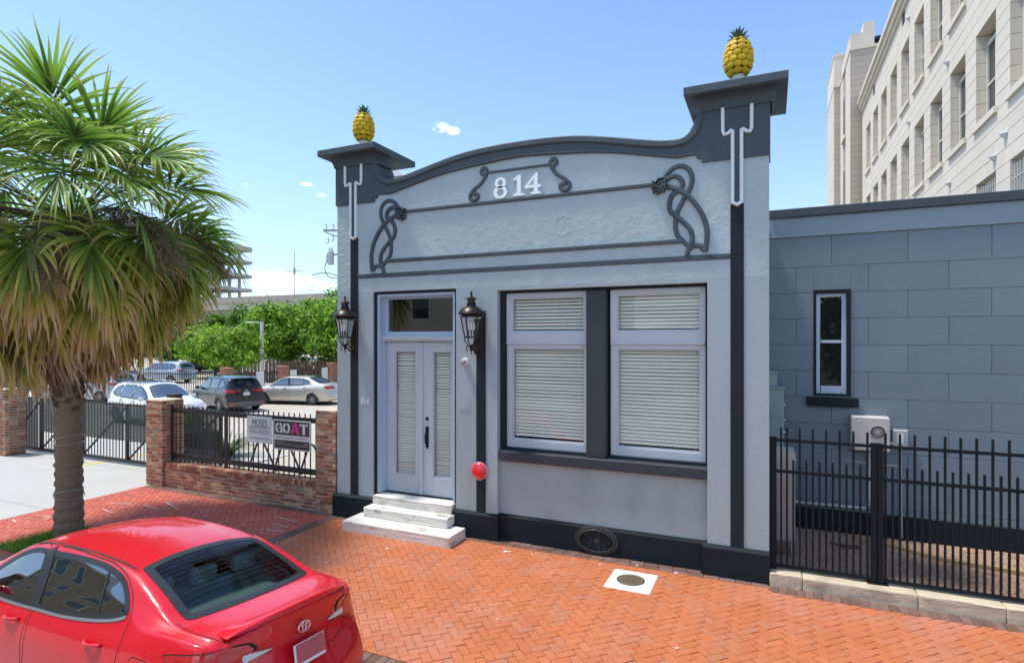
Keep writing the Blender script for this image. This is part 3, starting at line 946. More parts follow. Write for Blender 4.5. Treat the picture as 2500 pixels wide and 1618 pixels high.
v.lathe([(0, .02), (.02, .016), (.035, .004), (.05, .008), (.055, 0)], (cx, y0 - .008, cz), 12, 'y')
v.build('vent_tracery', MATS['dark_green_cast_iron'], vent, kind='stuff')

# ---------------- windows
wsur = MB()
wsur.box(-4.05, 0.11, 1.46, -3.972, 0.34, 4.06); wsur.box(-0.832, 0.11, 1.46, -0.80, 0.34, 4.06); wsur.box(-3.972, 0.11, 4.02, -0.832, 0.34, 4.06)
wsur.box(-3.972, 0.13, 1.46, -0.832, 0.34, 1.50)
wsur.build('window_surround', STRIPE, B814)
m = MB(); m.cbox(-2.575, 0.06, 1.46, -2.262, 0.34, 4.02, 0.015); m.build('mullion', MULL, B814)
m = MB(); m.cbox(-4.00, -0.005, 1.30, -0.801, 0.34, 1.46, 0.012); m.build('window_sill', MULL, B814)
def frame(mb, x0, z0, x1, z1, fx0, fz0, fx1, fz1, y0, y1):
    """outer rectangle minus inner one"""
    mb.box(x0, y0, z0, fx0, y1, z1); mb.box(fx1, y0, z0, x1, y1, z1); mb.box(fx0, y0, z0, fx1, y1, fz0); mb.box(fx0, y0, fz1, fx1, y1, z1)
rs = random.Random(2)
def blinds(parent, x0, x1, z0, z1, y, pitch, open_=0.55, width=0.052):
    """slats hanging behind the pane, each its own strip, gently bowed"""
    n = int((z1 - z0) / pitch); me = None
    for k in range(n):
        z = z1 - (k + 0.5) * pitch
        s = MB(); a = open_; c, sn = math.cos(a) * width / 2, math.sin(a) * width / 2
        h = 0.004
        s.grid([[(-(x1 - x0) / 2, -sn * 0 - c, -sn), ((x1 - x0) / 2, -c, -sn)], [(-(x1 - x0) / 2, 0, h), ((x1 - x0) / 2, 0, h)], [(-(x1 - x0) / 2, c, sn), ((x1 - x0) / 2, c, sn)]])
        if me is None:
            s.add([], [])
            o = s.build('slat', SLAT, None); me = o.data; o.parent = parent
        else: o = link('slat', me, parent)
        o.location = Vector(((x0 + x1) / 2, y, z + rs.gauss(0, .0012))) - wloc(parent)
        o.rotation_euler = (rs.gauss(0, .03), 0, 0)
    c = MB()
    for fx in (0.07, 0.93):
        x = x0 + (x1 - x0) * fx; c.cyl((x, y - .035, z0), (x, y - .035, z1), .0022, n=5)
    c.build('blind_cord', WHITE, parent)
for x0, x1, px0, px1 in ((-3.965, -2.580, -3.868, -2.632), (-2.222, -0.838, -2.120, -0.905)):
    for z0, z1, pz0, pz1, yy in ((3.195, 4.018, 3.385, 3.938, 0.165), (1.505, 3.185, 1.632, 3.122, 0.185)):
        f = MB(); frame(f, x0, z0, x1, z1, px0, pz0, px1, pz1, yy, yy + 0.06)
        wd = f.build('window', SASH, B814); bevel(wd, 0.008, 2)
        g = MB()
        e = 0.022
        frame(g, px0, pz0, px1, pz1, px0 + e, pz0 + e, px1 - e, pz1 - e, yy + 0.018, yy + 0.05); g.build('glazing_bead', SASH, wd)
        g = MB(); g.box(px0 + 0.004, yy + 0.03, pz0 + 0.004, px1 - 0.004, yy + 0.034, pz1 - 0.004); g.build('pane', PANE, wd)
        blinds(wd, px0 - .01, px1 + .01, pz0, pz1 + .03, yy + 0.085, 0.0545, 1.03, 0.0515)
    f = MB(); f.cbox(x0, 0.150, 3.186, x1, 0.24, 3.222, 0.008); f.build('transom_bar', SASH, B814)
v = MB(); v.box(-3.97, 0.45, 1.4, -0.83, 0.47, 4.06); v.box(-3.97, 0.34, 1.40, -0.83, 0.47, 1.42); v.build('dark_interior', VOID, B814)

# ---------------- door
d = MB(); d.box(-6.53, 0.03, 0.43, -6.485, 0.36, 4.12); d.box(-4.86, 0.03, 0.50, -4.82, 0.36, 4.12); d.box(-6.485, 0.03, 4.075, -4.86, 0.36, 4.12)
d.build('door_trim', STRIPE, B814)
d = MB(); d.box(-6.485, 0.06, 0.50, -6.435, 0.36, 4.075); d.box(-6.435, 0.20, 0.50, -6.415, 0.36, 3.20); d.box(-4.915, 0.06, 0.50, -4.86, 0.36, 4.075); d.box(-6.435, 0.06, 4.03, -4.915, 0.36, 4.075)
d.build('door_frame', SASHB, B814)
d = MB(); d.cbox(-6.46, 0.17, 3.225, -4.88, 0.36, 3.335, 0.015); d.box(-6.44, 0.14, 3.262, -4.90, 0.17, 3.312); d.build('door_header', SASH, B814)
t = MB(); frame(t, -6.435, 3.335, -4.915, 4.03, -6.37, 3.402, -4.975, 3.99, 0.22, 0.30); tw = t.build('transom_window', SASHB, B814)
t = MB(); t.box(-6.368, 0.262, 3.404, -4.977, 0.266, 3.988); t.build('pane', glass('transom_glass', (0.5, 0.52, 0.5), 1.5, boost=0.12), tw)
v = MB(); v.box(-6.5, 0.9, 0.4, -4.8, 0.92, 4.1); v.box(-6.5, 0.36, 0.4, -6.48, 0.9, 4.1); v.box(-4.84, 0.36, 0.4, -4.82, 0.9, 4.1); v.box(-6.5, 0.36, 4.08, -4.8, 0.92, 4.1); v.build('dark_hall', VOID, B814)
for x0, x1, lx0, lx1 in ((-6.412, -5.668, -6.238, -5.788), (-5.655, -4.918, -5.430, -5.060)):
    f = MB(); frame(f, x0, 0.505, x1, 3.215, lx0, 0.835, lx1, 3.055, 0.25, 0.295)
    dr = f.build('door', SASH, B814); bevel(dr, 0.006, 2)
    e = 0.02; g = MB(); frame(g, lx0, 0.835, lx1, 3.055, lx0 + e, 0.835 + e, lx1 - e, 3.055 - e, 0.265, 0.285); g.build('glazing_bead', SASH, dr)
    g = MB(); g.box(lx0 + .003, 0.272, 0.838, lx1 - .003, 0.275, 3.052); g.build('pane', PANE, dr)
    blinds(dr, lx0, lx1, 0.835, 3.07, 0.335, 0.0485, 1.02, 0.0455)
    if x0 > -6:
        h = MB(); h.lathe([(.0, .018), (.022, .016), (.026, 0.0)], (-5.545, 0.25, 1.86), 14, 'y'); h.prism([(-5.572, 1.835), (-5.518, 1.835), (-5.513, 1.87), (-5.545, 1.90), (-5.577, 1.87)], 0.238, 0.25)
        h.build('deadbolt', BLACKMETAL, dr)
        h = MB(); h.prism([(-5.575, 1.36), (-5.545, 1.33), (-5.515, 1.36), (-5.52, 1.70), (-5.57, 1.70)], 0.238, 0.25); h.box(-5.575, 0.235, 1.62, -5.515, 0.25, 1.72)
        h.tube([(-5.545, 0.24, 1.42), (-5.545, 0.185, 1.44), (-5.545, 0.175, 1.52), (-5.545, 0.185, 1.60), (-5.545, 0.24, 1.64)], .012, 8); h.build('handle', BLACKMETAL, dr)
d = MB(); d.cbox(-5.690, 0.225, 0.505, -5.632, 0.25, 3.215, 0.008); d.build('astragal', SASH, B814)
d = MB(); d.box(-6.435, 0.20, 0.485, -4.915, 0.36, 0.507); d.build('threshold', STRIPE, B814)
# small house numbers beside the door
n = MB(); letter(n, '814', -6.712, -0.004, 2.13, 0.155, 0.006, 0.82, 1.0); n.build('house_number', WHITE, B814)
n = MB(); letter(n, '369', -4.685, -0.004, 2.118, 0.13, 0.005, 0.85, 1.1, 0.2); letter(n, ':', -4.555, -0.004, 2.118, 0.09, 0.005)
n.build('unit_number', mat('grey_number', (0.52, 0.52, 0.53), 0.5), B814)

# ---------------- stone steps
st = root('door_steps', 'three weathered white marble steps below the grey-blue double door', 'steps', (-5.63, -0.3, 0))
for x0, y0, z0, x1, y1, z1 in ((-6.69, -0.645, -0.05, -4.57, -0.12, 0.17), (-6.50, -0.315, 0.172, -4.815, 0.02, 0.335), (-6.485, -0.075, 0.337, -4.865, 0.36, 0.485)):
    s = MB(); nx = 26; rows = []
    rr = random.Random(int(z1 * 1000))
    s.box(x0, y0, z0, x1, y1, z1); o = s.build('step', MARBLE, st)
    bm = bmesh.new(); bm.from_mesh(o.data)
    bmesh.ops.subdivide_edges(bm, edges=bm.edges, cuts=9, use_grid_fill=True)
    bmesh.ops.bevel(bm, geom=[e for e in bm.edges if len(e.link_faces) == 2 and e.calc_face_angle(0) > 1], offset=0.014, segments=2, affect='EDGES', profile=0.5)
    for q in bm.verts: q.co += Vector((rr.gauss(0, .0022), rr.gauss(0, .0022), rr.gauss(0, .0014)))
    bm.to_mesh(o.data); bm.free()
    o.data.polygons.foreach_set('use_smooth', [True] * len(o.data.polygons)); o.data.set_sharp_from_angle(angle=R(50))

# ---------------- lanterns
def lantern(x, label):
    L_ = root('wall_lantern', label, 'lantern', (x, 0, 3.03), group='carriage lanterns beside the door')
    y = -0.26
    b = MB(); b.box(x + .06, -0.03, 3.03, x + .20, -0.013, 3.73) if False else b.cbox(x - .075, -0.032, 3.02, x + .075, -0.013, 3.62, .008)
    b.build('back_plate', BRONZE, L_)
    r = MB()
    r.lathe([(.03, 3.62), (.20, 3.665), (.212, 3.68), (.205, 3.695), (.165, 3.75), (.115, 3.785), (.075, 3.80), (.07, 3.83), (.085, 3.84), (.062, 3.85), (.058, 3.90), (.10, 3.915), (.05, 3.945), (.022, 3.96), (.014, 3.985), (.022, 4.01), (.018, 4.03), (.0, 4.04)], (x, y, 0), 24)
    r.build('roof', BRONZE, L_, smooth=True, angle=40)
    c = MB()
    for k in range(6):
        t = 2 * PI * (k + .5) / 6
        c.bar((x + .175 * math.cos(t), y + .175 * math.sin(t), 3.64), (x + .108 * math.cos(t), y + .108 * math.sin(t), 3.31), .014)
    for rad, z, h in ((.168, 3.632, .02), (.115, 3.30, .026)):
        c.lathe([(rad - .02, z - h / 2), (rad + .008, z - h / 2), (rad + .008, z + h / 2), (rad - .02, z + h / 2)], (x, y, 0), 24)
    for k in range(6):
        t = 2 * PI * (k + .5) / 6
        c.tube([(x + r_ * math.cos(t), y + r_ * math.sin(t), z) for r_, z in ((.108, 3.29), (.10, 3.24), (.065, 3.18), (.025, 3.14))], .008, 5)
    c.lathe([(0, 3.02), (.012, 3.03), (.006, 3.06), (.016, 3.08), (.03, 3.13), (.045, 3.155), (.02, 3.17), (0, 3.175)], (x, y, 0), 12)
    c.build('cage', BRONZE, L_)
    g = MB(); rows = []
    for z, rad in ((3.635, .168), (3.315, .104)): rows.append([(x + rad * math.cos(2 * PI * (k + .5) / 6), y + rad * math.sin(2 * PI * (k + .5) / 6), z) for k in range(6)])
    g.grid(rows, close_u=True); g.build('pane', PANE, L_)
    cd = MB()
    for k in range(4):
        t = 2 * PI * k / 4 + .5; cd.cyl((x + .045 * math.cos(t), y + .045 * math.sin(t), 3.42), (x + .045 * math.cos(t), y + .045 * math.sin(t), 3.53), .013, n=8)
    cd.build('candle', WHITE, L_)
    cd = MB()
    for k in range(4):
        t = 2 * PI * k / 4 + .5; cd.cyl((x + .045 * math.cos(t), y + .045 * math.sin(t), 3.32), (x + .045 * math.cos(t), y + .045 * math.sin(t), 3.42), .009, n=6)
    cd.build('candle_stem', BRONZE, L_)
    a = MB()
    a.tube(cr([(x, -.03, 3.08), (x, -.10, 3.05), (x, -.18, 3.09), (x, -.235, 3.16), (x, -.26, 3.17)], 5), .014, 7)
    a.tube(cr([(x, -.03, 3.20), (x, -.08, 3.24), (x, -.14, 3.21), (x, -.15, 3.15), (x, -.11, 3.12), (x, -.09, 3.15)], 5), .011, 6)
    a.tube(cr([(x - .07, y, 3.16), (x - .095, y, 3.12), (x - .08, y, 3.08), (x - .055, y, 3.10)], 5), .008, 5)
    a.tube(cr([(x + .0, -.04, 3.05), (x, -.07, 3.0), (x, -.04, 2.97)], 4), .012, 6)
    a.build('scroll_arm', BRONZE, L_, smooth=True)
lantern(-6.95, 'black carriage lantern on the corner pilaster, left of the double door')
lantern(-4.39, 'black carriage lantern on the middle pilaster, right of the double door')

# ---------------- things fixed to the middle pilaster
cm = root('security_camera', 'white dome security camera on the pilaster under the lantern right of the door', 'camera', (-4.635, 0, 2.89))
c = MB(); c.lathe([(0.058, 0), (0.066, .012), (0.066, .04), (0.055, .055)], (-4.635, 0, 2.89), 24, 'y'); c.build('base', mat('white_plastic', (0.72, 0.72, 0.72), .4), cm, smooth=True, angle=40)
c = MB(); c.lathe([(0.046, .055), (0.043, .075), (0.03, .092), (0.012, .098), (0, .099)], (-4.64, 0, 2.885), 20, 'y'); c.build('dome', mat('smoked_dome', (0.25, 0.25, 0.26), .15), cm, smooth=True)
fa = root('alarm_bell', 'shiny red round alarm bell on the dark stripe right of the door steps', 'alarm bell', (-4.345, 0, 1.11))
REDP = mat('alarm_red', (0.62, 0.035, 0.04), 0.22, coat=0.6)
c = MB(); c.lathe([(.06, 0), (.07, .015), (.07, .05), (.05, .055)], (-4.39, -.012, 1.095), 20, 'y'); c.build('bracket', mat('alarm_dull_red', (0.30, 0.05, 0.045), 0.5), fa, smooth=True, angle=40)
c = MB(); c.lathe([(.115, .055), (.142, .056), (.142, .072), (.128, .098), (.100, .118), (.06, .131), (.02, .136), (0, .137)], (-4.345, -.012, 1.115), 36, 'y'); c.build('gong', REDP, fa, smooth=True, angle=50)
c = MB(); c.lathe([(.139, .054), (.150, .056), (.150, .072), (.139, .074)], (-4.345, -.012, 1.115), 36, 'y'); c.build('rim', mat('alarm_pale_rim', (0.75, 0.38, 0.38), 0.25), fa, smooth=True, angle=40)
c = MB(); c.lathe([(.062, .125), (.058, .139), (.03, .147), (0, .148)], (-4.325, -.012, 1.095), 20, 'y'); c.build('hub', mat('alarm_bright_red', (0.75, 0.02, 0.015), 0.3), fa, smooth=True, angle=50)

# ---------------- pineapples
def pineapple(x, label):
    P_ = root('pineapple_finial', label, 'finial', (x, 0.30, 6.715), group='yellow pineapples on the pillar caps')
    b = MB(); b.lathe([(.085, 6.70), (.075, 6.74), (.068, 6.84), (.078, 6.95), (.10, 7.03)], (x, .30, 0), 20); b.build('neck', mat('pale_green_glaze', (0.50, 0.62, 0.48), .5), P_, smooth=True)
    prof = [(6.98, .085), (7.03, .13), (7.09, .170), (7.19, .190), (7.30, .184), (7.40, .155), (7.47, .105), (7.505, .05)]
    b = MB(); b.lathe([(r * .93, z) for z, r in prof], (x, .30, 0), 24)
    b.build('core', mat('ochre_groove', (0.10, 0.055, 0.008), .7), P_, smooth=True)
    me = None
    rows = 7
    for i in range(rows):
        z = 7.03 + i * (7.48 - 7.03) / (rows - 1)
        r = ip(prof, z); n = 10 if 0 < i < rows - 2 else (8 if i < rows - 1 else 6)
        r2 = ip(prof, z + .03); sl = math.atan2(r - r2, .03)
        for k in range(n):
            t = 2 * PI * (k + .5 * (i % 2)) / n
            wd = min(2 * PI * r / n * .55, .060); ht = .049
            if me is None:
                s = MB(); q = []
                for a, hgt in ((1.0, 0), (.92, .28), (.72, .52), (.62, .46), (.35, .62), (.0, .70)):
                    q.append((a, hgt))
                n8_ = 10; rws = []
                for a, hgt in q: rws.append([(math.cos(2 * PI * j / n8_) * a, math.sin(2 * PI * j / n8_) * a * (1.0 if math.sin(2 * PI * j / n8_) > 0 else .9), hgt) for j in range(n8_)])
                s.grid(rws, close_u=True)
                o = s.build('scale', GOLD, None, smooth=True); me = o.data; o.parent = P_
            else: o = link('scale', me, P_)
            M = Matrix.Rotation(t, 4, 'Z') @ Matrix.Translation((r * .93, 0, z - 6.715)) @ Matrix.Rotation(-sl, 4, 'Y') @ Matrix.Rotation(PI / 2, 4, 'Z') @ Matrix.Rotation(PI / 2, 4, 'X')
            o.matrix_local = M @ Matrix.Diagonal((wd, ht, .048, 1))
    lf = None; rr = random.Random(4)
    for ring_, (n, r0, tilt, ln, z) in enumerate(((9, .058, .55, .09, 7.465), (8, .048, .40, .115, 7.485), (7, .034, .25, .14, 7.50), (4, .014, .10, .155, 7.51))):
        for k in range(n):
            if lf is None:
                s = MB(); s.grid([[(-.024, 0, 0), (0, .010, 0), (.024, 0, 0)], [(-.028, -.004, .4), (0, .010, .4), (.028, -.004, .4)], [(-.015, -.03, .8), (0, -.022, .8), (.015, -.03, .8)], [(-.001, -.065, 1.0), (0, -.062, 1.0), (.001, -.065, 1.0)]])
                o = s.build('crown_leaf', GREENLEAF, None); lf = o.data; o.parent = P_
            else: o = link('crown_leaf', lf, P_)
            t = 2 * PI * (k + ring_ * .4) / n
            o.matrix_local = Matrix.Rotation(t, 4, 'Z') @ Matrix.Translation((0, -r0, z - 6.715)) @ Matrix.Rotation(tilt, 4, 'X') @ Matrix.Diagonal((1, 1, ln, 1))
pineapple(-0.41, 'yellow pineapple on the right-hand pillar cap, closest to the white stone building')
pineapple(-6.98, 'yellow pineapple on the left pillar cap nearer the palm tree')
# white rooftop housing seen behind the parapet
rt = root('rooftop_housing', 'white rooftop housing peeping over the dip of the parapet beside the left pillar', 'roof unit', (-9.0, 4.2, 0))
b = MB(); b.prism([(-9.6, 6.9), (-8.2, 6.9), (-8.2, 7.30), (-8.95, 7.72), (-9.6, 7.82)], 4.1, 5.6); b.build('housing', WHITE, rt)
b = MB()
for k in range(3): b.box(-9.15 + k * .05, 4.06, 7.46 + k * .03, -8.75, 4.10, 7.475 + k * .03)
b.build('louvre', mat('grey_louvre', (.25, .26, .28), .6), rt)
# ================================================================== blue block wing, its yard and the black fence
BLOCK = mat('blue_block_paint', (0.165, 0.215, 0.248), 0.7, var=0.08, vscale=1.8, bump=0.0035, bscale=70, bump2=0.003, bscale2=9, rnd=0.05, stain=(.145, .185, .215), stain_amt=.5, stain_scale=.9, stain_pos=.55, vx=(1, 1, .4))
FRIEZE = mat('wing_frieze_paint', (0.23, 0.30, 0.35), 0.7, var=0.05, vscale=2, bump=0.0025, bscale=80)
COPE = mat('wing_coping_paint', (0.045, 0.058, 0.068), 0.6, var=0.1, vscale=3, bump=0.002, bscale=80)
GROOVE = mat('block_joint', (0.13, 0.17, 0.20), 0.8)
wing = root('side_wing', 'long blue-grey block wing with a narrow tall window, standing back behind the black fence', 'building', (3, 2.45, 0))
YW = 2.45
w = MB(); w.box(-0.029, YW + 0.012, -0.1, 0.71 - .04, YW + .3, 5.0); w.box(1.15 + .06, YW + 0.012, -0.1, 9, YW + .3, 5.0); w.box(.67, YW + .012, -.1, 1.21, YW + .3, 2.33); w.box(.67, YW + .012, 4.09, 1.21, YW + .3, 5.0)
w.box(-0.029, YW + .3, 4.9, 9, 10.5, 5.1); w.box(8.7, YW + .3, -.1, 9, 10.5, 4.9)
w.build('wall', GROOVE, wing)
zs = [5.0, 4.482, 4.043, 3.612, 3.175, 2.737, 2.302, 1.863, 1.433, 1.0, 0.567, 0.44]
ra = [-0.155 - 1.062, -0.13, 0.932, 2.0, 3.063, 4.12, 5.18, 6.24, 7.3, 8.36, 9.0]
rb = [-0.65, 0.408, 1.462, 2.53, 3.59, 4.65, 5.71, 6.77, 7.83, 8.9, 9.0]
for i in range(len(zs) - 1):
    z1, z0 = zs[i], zs[i + 1]; xs = ra if i % 2 == 0 else rb
    for k in range(len(xs) - 1):
        x0, x1 = max(xs[k], -0.028), xs[k + 1]
        if x1 - x0 < .05: continue
        j = 0.003; rects = [(x0 + (j if x0 > 0 else 0), z0 + j, x1 - j, z1 - j)]
        out = []
        for a, b_, c, d_ in rects:      # cut the window opening out
            if a < 1.21 and c > .67 and b_ < 4.09 and d_ > 2.33:
                if a < .67: out.append((a, b_, .67, d_))
                if c > 1.21: out.append((1.21, b_, c, d_))
                if b_ < 2.33: out.append((max(a, .67), b_, min(c, 1.21), 2.33))
                if d_ > 4.09: out.append((max(a, .67), 4.09, min(c, 1.21), d_))
            else: out.append((a, b_, c, d_))
        m = MB()
        for a, b_, c, d_ in out: m.cbox(a, YW, b_, c, YW + .03, d_, .004)
        m.build('block', BLOCK, wing)
m = MB(); m.box(-0.028, YW - .03, 5.0, 9, YW + .3, 5.325); m.build('frieze', FRIEZE, wing)
m = MB(); m.cbox(-0.027, YW - .085, 5.327, 9, YW + .35, 5.475, .01); m.build('coping', COPE, wing)
m = MB(); m.box(-0.028, YW - .035, -.1, 9, YW + .012, 0.44); m.build('base_band', DARK2, wing)
m = MB(); frame(m, .672, 2.33, 1.212, 4.09, .708, 2.36, 1.155, 4.03, YW - .02, YW + .2); m.build('window_surround', DARK2, wing)
f = MB(); frame(f, .708, 2.36, 1.155, 4.03, .772, 2.488, 1.085, 3.975, YW + .04, YW + .10); f.box(.772, YW + .035, 3.205, 1.085, YW + .10, 3.25)
wd = f.build('window', SASHB, wing); bevel(wd, .006)
f = MB(); f.box(.775, YW + .075, 3.252, 1.083, YW + .08, 3.973); f.build('pane', DARKGLASS, wd)
f = MB(); f.box(.775, YW + .060, 2.49, 1.083, YW + .065, 3.203); f.build('pane', DARKGLASS, wd)
m = MB(); m.cbox(.563, YW - .10, 2.155, 1.315, YW + .15, 2.305, .008); m.build('window_sill', DARK2, wing)

# gravel yard
GRAV = mat('brown_gravel', (0.42, 0.27, 0.17), 0.95, var=0.3, vscale=28, bump=0.03, bscale=38)
yard = MB(); yard.box(-0.02, 0.13, -.1, 9, YW - .04, 0.085); yard.build('yard_ground', GRAV, kind='structure')
STONE = mat('gravel_stone', (0, 0, 0), 0.9, rnd=0.2, pal=[(.42, .26, .17), (.30, .18, .12), (.50, .35, .25), (.36, .22, .15), (.22, .14, .10)])
rg = random.Random(8); g = MB()
for k in range(9000):
    x = rg.uniform(0, 4.6); y = rg.uniform(.2, YW - .06); s = rg.uniform(.010, .026)
    a = rg.uniform(0, 6.28); ca, sa = math.cos(a) * s, math.sin(a) * s
    z = .085; h = s * rg.uniform(.5, 1.0)
    g.add([(x + ca, y + sa, z), (x - sa * .8, y + ca * .8, z), (x - ca, y - sa, z), (x + sa * .8, y - ca * .8, z), (x + rg.gauss(0, s * .3), y + rg.gauss(0, s * .3), z + h)], [(0, 1, 4), (1, 2, 4), (2, 3, 4), (3, 0, 4)])
g.build('gravel', STONE, kind='stuff')
TAN = mat('tan_timber', (0.42, 0.28, 0.13), 0.8, var=0.2, vscale=6, vx=(1, 8, 8))
tb = root('timber_edging', 'long tan timber strip lying on the brown gravel behind the black fence', 'timber', (2.7, 1.55, .09))
b = MB(); b.bar((1.25, 2.2, .11), (2.4, 1.55, .115), .10, .055); b.bar((2.38, 1.58, .115), (4.2, 1.28, .12), .11, .06); b.build('strip', TAN, tb)

# limestone kerb under the fence
kb = root('limestone_kerb', 'low buff limestone kerb blocks under the black picket fence', 'kerb', (2, 0, 0))
LIME = mat('buff_limestone', (0.56, 0.47, 0.33), 0.85, var=0.12, vscale=4, bump=0.006, bscale=22, stain=(0.34, 0.29, 0.22), stain_amt=0.7, stain_scale=2.6, stain_pos=.52)
xs = [-0.008, .385, 1.642, 2.492, 3.6, 4.9, 6.2]
rr = random.Random(6)
for i in range(len(xs) - 1):
    m = MB(); m.box(xs[i] + .003, -.075, -.1, xs[i + 1] - .003, .20, .165 + rr.uniform(-.004, .006)); o = m.build('stone', LIME, kb)
    bm = bmesh.new(); bm.from_mesh(o.data)
    bmesh.ops.subdivide_edges(bm, edges=bm.edges, cuts=7, use_grid_fill=True)
    bmesh.ops.bevel(bm, geom=[e for e in bm.edges if len(e.link_faces) == 2 and e.calc_face_angle(0) > 1], offset=.014, segments=2, affect='EDGES', profile=.5)
    for q in bm.verts: q.co += Vector((rr.gauss(0, .0015), rr.gauss(0, .003), rr.gauss(0, .002)))
    bm.to_mesh(o.data); bm.free()
    o.data.polygons.foreach_set('use_smooth', [True] * len(o.data.polygons)); o.data.set_sharp_from_angle(angle=R(50))

# black steel fence with tall and short pickets
fn = root('picket_fence', 'black steel fence of alternating tall and short pickets on the limestone kerb', 'fence', (2, .12, .17))
yf = .12; tall = None; short = None
def picket(x, t):
    global tall, short
    me = tall if t else short; h = 2.075 if t else 1.648
    if me is None:
        m = MB(); m.cbox(-.0125, -.0125, 0, .0125, .0125, h - .20, .002); o = m.build('picket', BLACKMETAL, None); o.parent = fn
        if t: tall = o.data
        else: short = o.data
    else: o = link('picket', me, fn)
    o.location = (x - 2, 0, .03)
x = .137; k = 0
seq = [(.137, 1), (.208, 1)] + [(.285 + .0775 * i, i % 2) for i in range(12)] + [(1.333 + .0775 * i, (i + 1) % 2) for i in range(20)] + [(3.03 + .0775 * i, (i + 1) % 2) for i in range(22)]
for x, t in seq: picket(x, t)
for x0, x1 in ((-.006, .082), (1.176, 1.238), (1.246, 1.308), (2.87, 2.95), (4.75, 4.84)):
    m = MB(); m.box(x0, yf - .035, .165, x1, yf + .035, 1.92); m.cbox(x0 - .004, yf - .039, 1.92, x1 + .004, yf + .039, 1.945, .006); m.build('post', BLACKMETAL, fn)
for z in (1.905, 1.487, .215):
    for x0, x1 in ((.083, 1.175), (1.309, 2.869), (2.951, 4.75)):
        m = MB(); m.box(x0, yf - .019, z - .019, x1, yf + .019, z + .019); m.build('rail', BLACKMETAL, fn)
m = MB(); m.box(1.13, yf - .06, .168, 1.36, yf + .06, .178); m.build('base_plate', BLACKMETAL, fn)

# equipment in the yard
SAGE = mat('sage_cabinet_paint', (0.27, 0.36, 0.33), 0.45, var=.04)
BEIGE = mat('beige_enamel', (0.58, 0.54, 0.49), 0.4, var=.03)
gc = root('electric_cabinet', 'sage green electrical cabinet rising behind the corner of the shopfront', 'cabinet', (-.05, 2.0, .1))
m = MB(); m.cbox(-.35, 1.9, .1, .205, 2.3, 2.45, .01); m.cbox(-.36, 1.885, 2.45, .222, 2.31, 2.485, .008); m.build('housing', SAGE, gc)
m = MB(); m.cbox(-.35, 1.95, 2.487, .105, 2.25, 2.70, .01); m.cbox(-.36, 1.94, 2.70, .118, 2.26, 2.735, .008); m.build('upper_housing', SAGE, gc)
m = MB()
for z in (2.2, 1.95, 1.75): m.cyl((.205, 1.93, z), (.228, 1.93, z), .014, n=8)
m.cyl((-.0, 1.885, 2.02), (-.0, 1.87, 2.02), .02, n=8); m.box(-.02, 1.87, 1.99, .04, 1.895, 2.0)
m.build('latch', CHROME, gc)
hp = root('heat_pump', 'tall beige outdoor heat pump unit just behind the left end of the black fence', 'heat pump', (.1, 1.0, .085))
m = MB(); m.box(-.55, .86, .33, .335, 1.2, 1.50); m.build('casing', BEIGE, hp)
m = MB(); m.prism([(-.56, 1.505), (.345, 1.505), (.335, 1.60), (.315, 1.64), (-.56, 1.64)], .84, 1.215); m.build('top_cover', BEIGE, hp)
m = MB()
for k in range(9):
    xx = -.06 + k * .042; m.box(xx, .848, .36, xx + .016, .862, 1.46)
m.build('front_ribs', BEIGE, hp)
m = MB()
for xx in (-.2, .30):
    m.bar((xx, .92, .09), (xx, .92, .33), .03); m.bar((xx, 1.14, .09), (xx, 1.14, .33), .03); m.bar((xx, .9, .10), (xx, 1.16, .10), .03)
m.build('leg', BEIGE, hp)
th = root('water_heater', 'pale beige wall heater with a round grille under the narrow window', 'water heater', (1.46, 2.3, 1.5))
m = MB(); m.cbox(1.20, 2.20, 1.495, 1.722, 2.44, 2.035, .018); m.build('casing', BEIGE, th, smooth=True, angle=30)
m = MB(); m.lathe([(.112, .0), (.112, .008), (.098, .010), (.092, -.004)], (1.555, 2.20, 1.80), 30, 'y'); m.build('grille_ring', mat('grey_ring', (.40, .38, .35), .4), th)
m = MB(); m.lathe([(.092, .002), (.0, .002)], (1.555, 2.20, 1.80), 26, 'y'); m.build('grille_back', VOID, th)
m = MB()
for k in range(8):
    a = PI * k / 8; m.bar((1.555 - .09 * math.cos(a), 2.195, 1.80 - .09 * math.sin(a)), (1.555 + .09 * math.cos(a), 2.195, 1.80 + .09 * math.sin(a)), .005)
for r_ in (.03, .06): m.tube([(1.555 + r_ * math.cos(t * PI / 8), 2.194, 1.80 + r_ * math.sin(t * PI / 8)) for t in range(16)], .004, 4, closed=True)
m.build('grille', BEIGE, th)
m = MB(); m.lathe([(.0, .006), (.04, .005), (.045, .0)], (1.3, 2.20, 1.98), 12, 'y'); m.build('badge', CHROME, th)
ob = root('outlet_box', 'small grey weatherproof socket box on the blue wall right of the heater', 'socket box', (1.88, 2.4, 1.7))
m = MB(); m.cbox(1.78, 2.36, 1.56, 1.985, 2.45, 1.83, .01); m.build('box', mat('grey_plastic', (.42, .43, .43), .5), ob)
m = MB(); m.cbox(1.81, 2.345, 1.60, 1.955, 2.365, 1.79, .01); m.build('cover', PANE, ob)
m = MB(); m.box(1.84, 2.352, 1.62, 1.925, 2.358, 1.77); m.build('socket', WHITE, ob)
pp = root('conduit', 'pale pipes running down the blue wall below the heater', 'pipe', (1.4, 2.38, .8))
PIPE = mat('grey_pipe', (.50, .51, .50), .5)
m = MB(); m.tube(cr([(1.455, 2.40, 1.50), (1.458, 2.40, 1.0), (1.455, 2.40, .64), (1.42, 2.40, .545), (1.30, 2.40, .53), (.9, 2.40, .525), (.30, 2.40, .515)], 5), .024, 8); m.build('pipe', PIPE, pp, smooth=True)
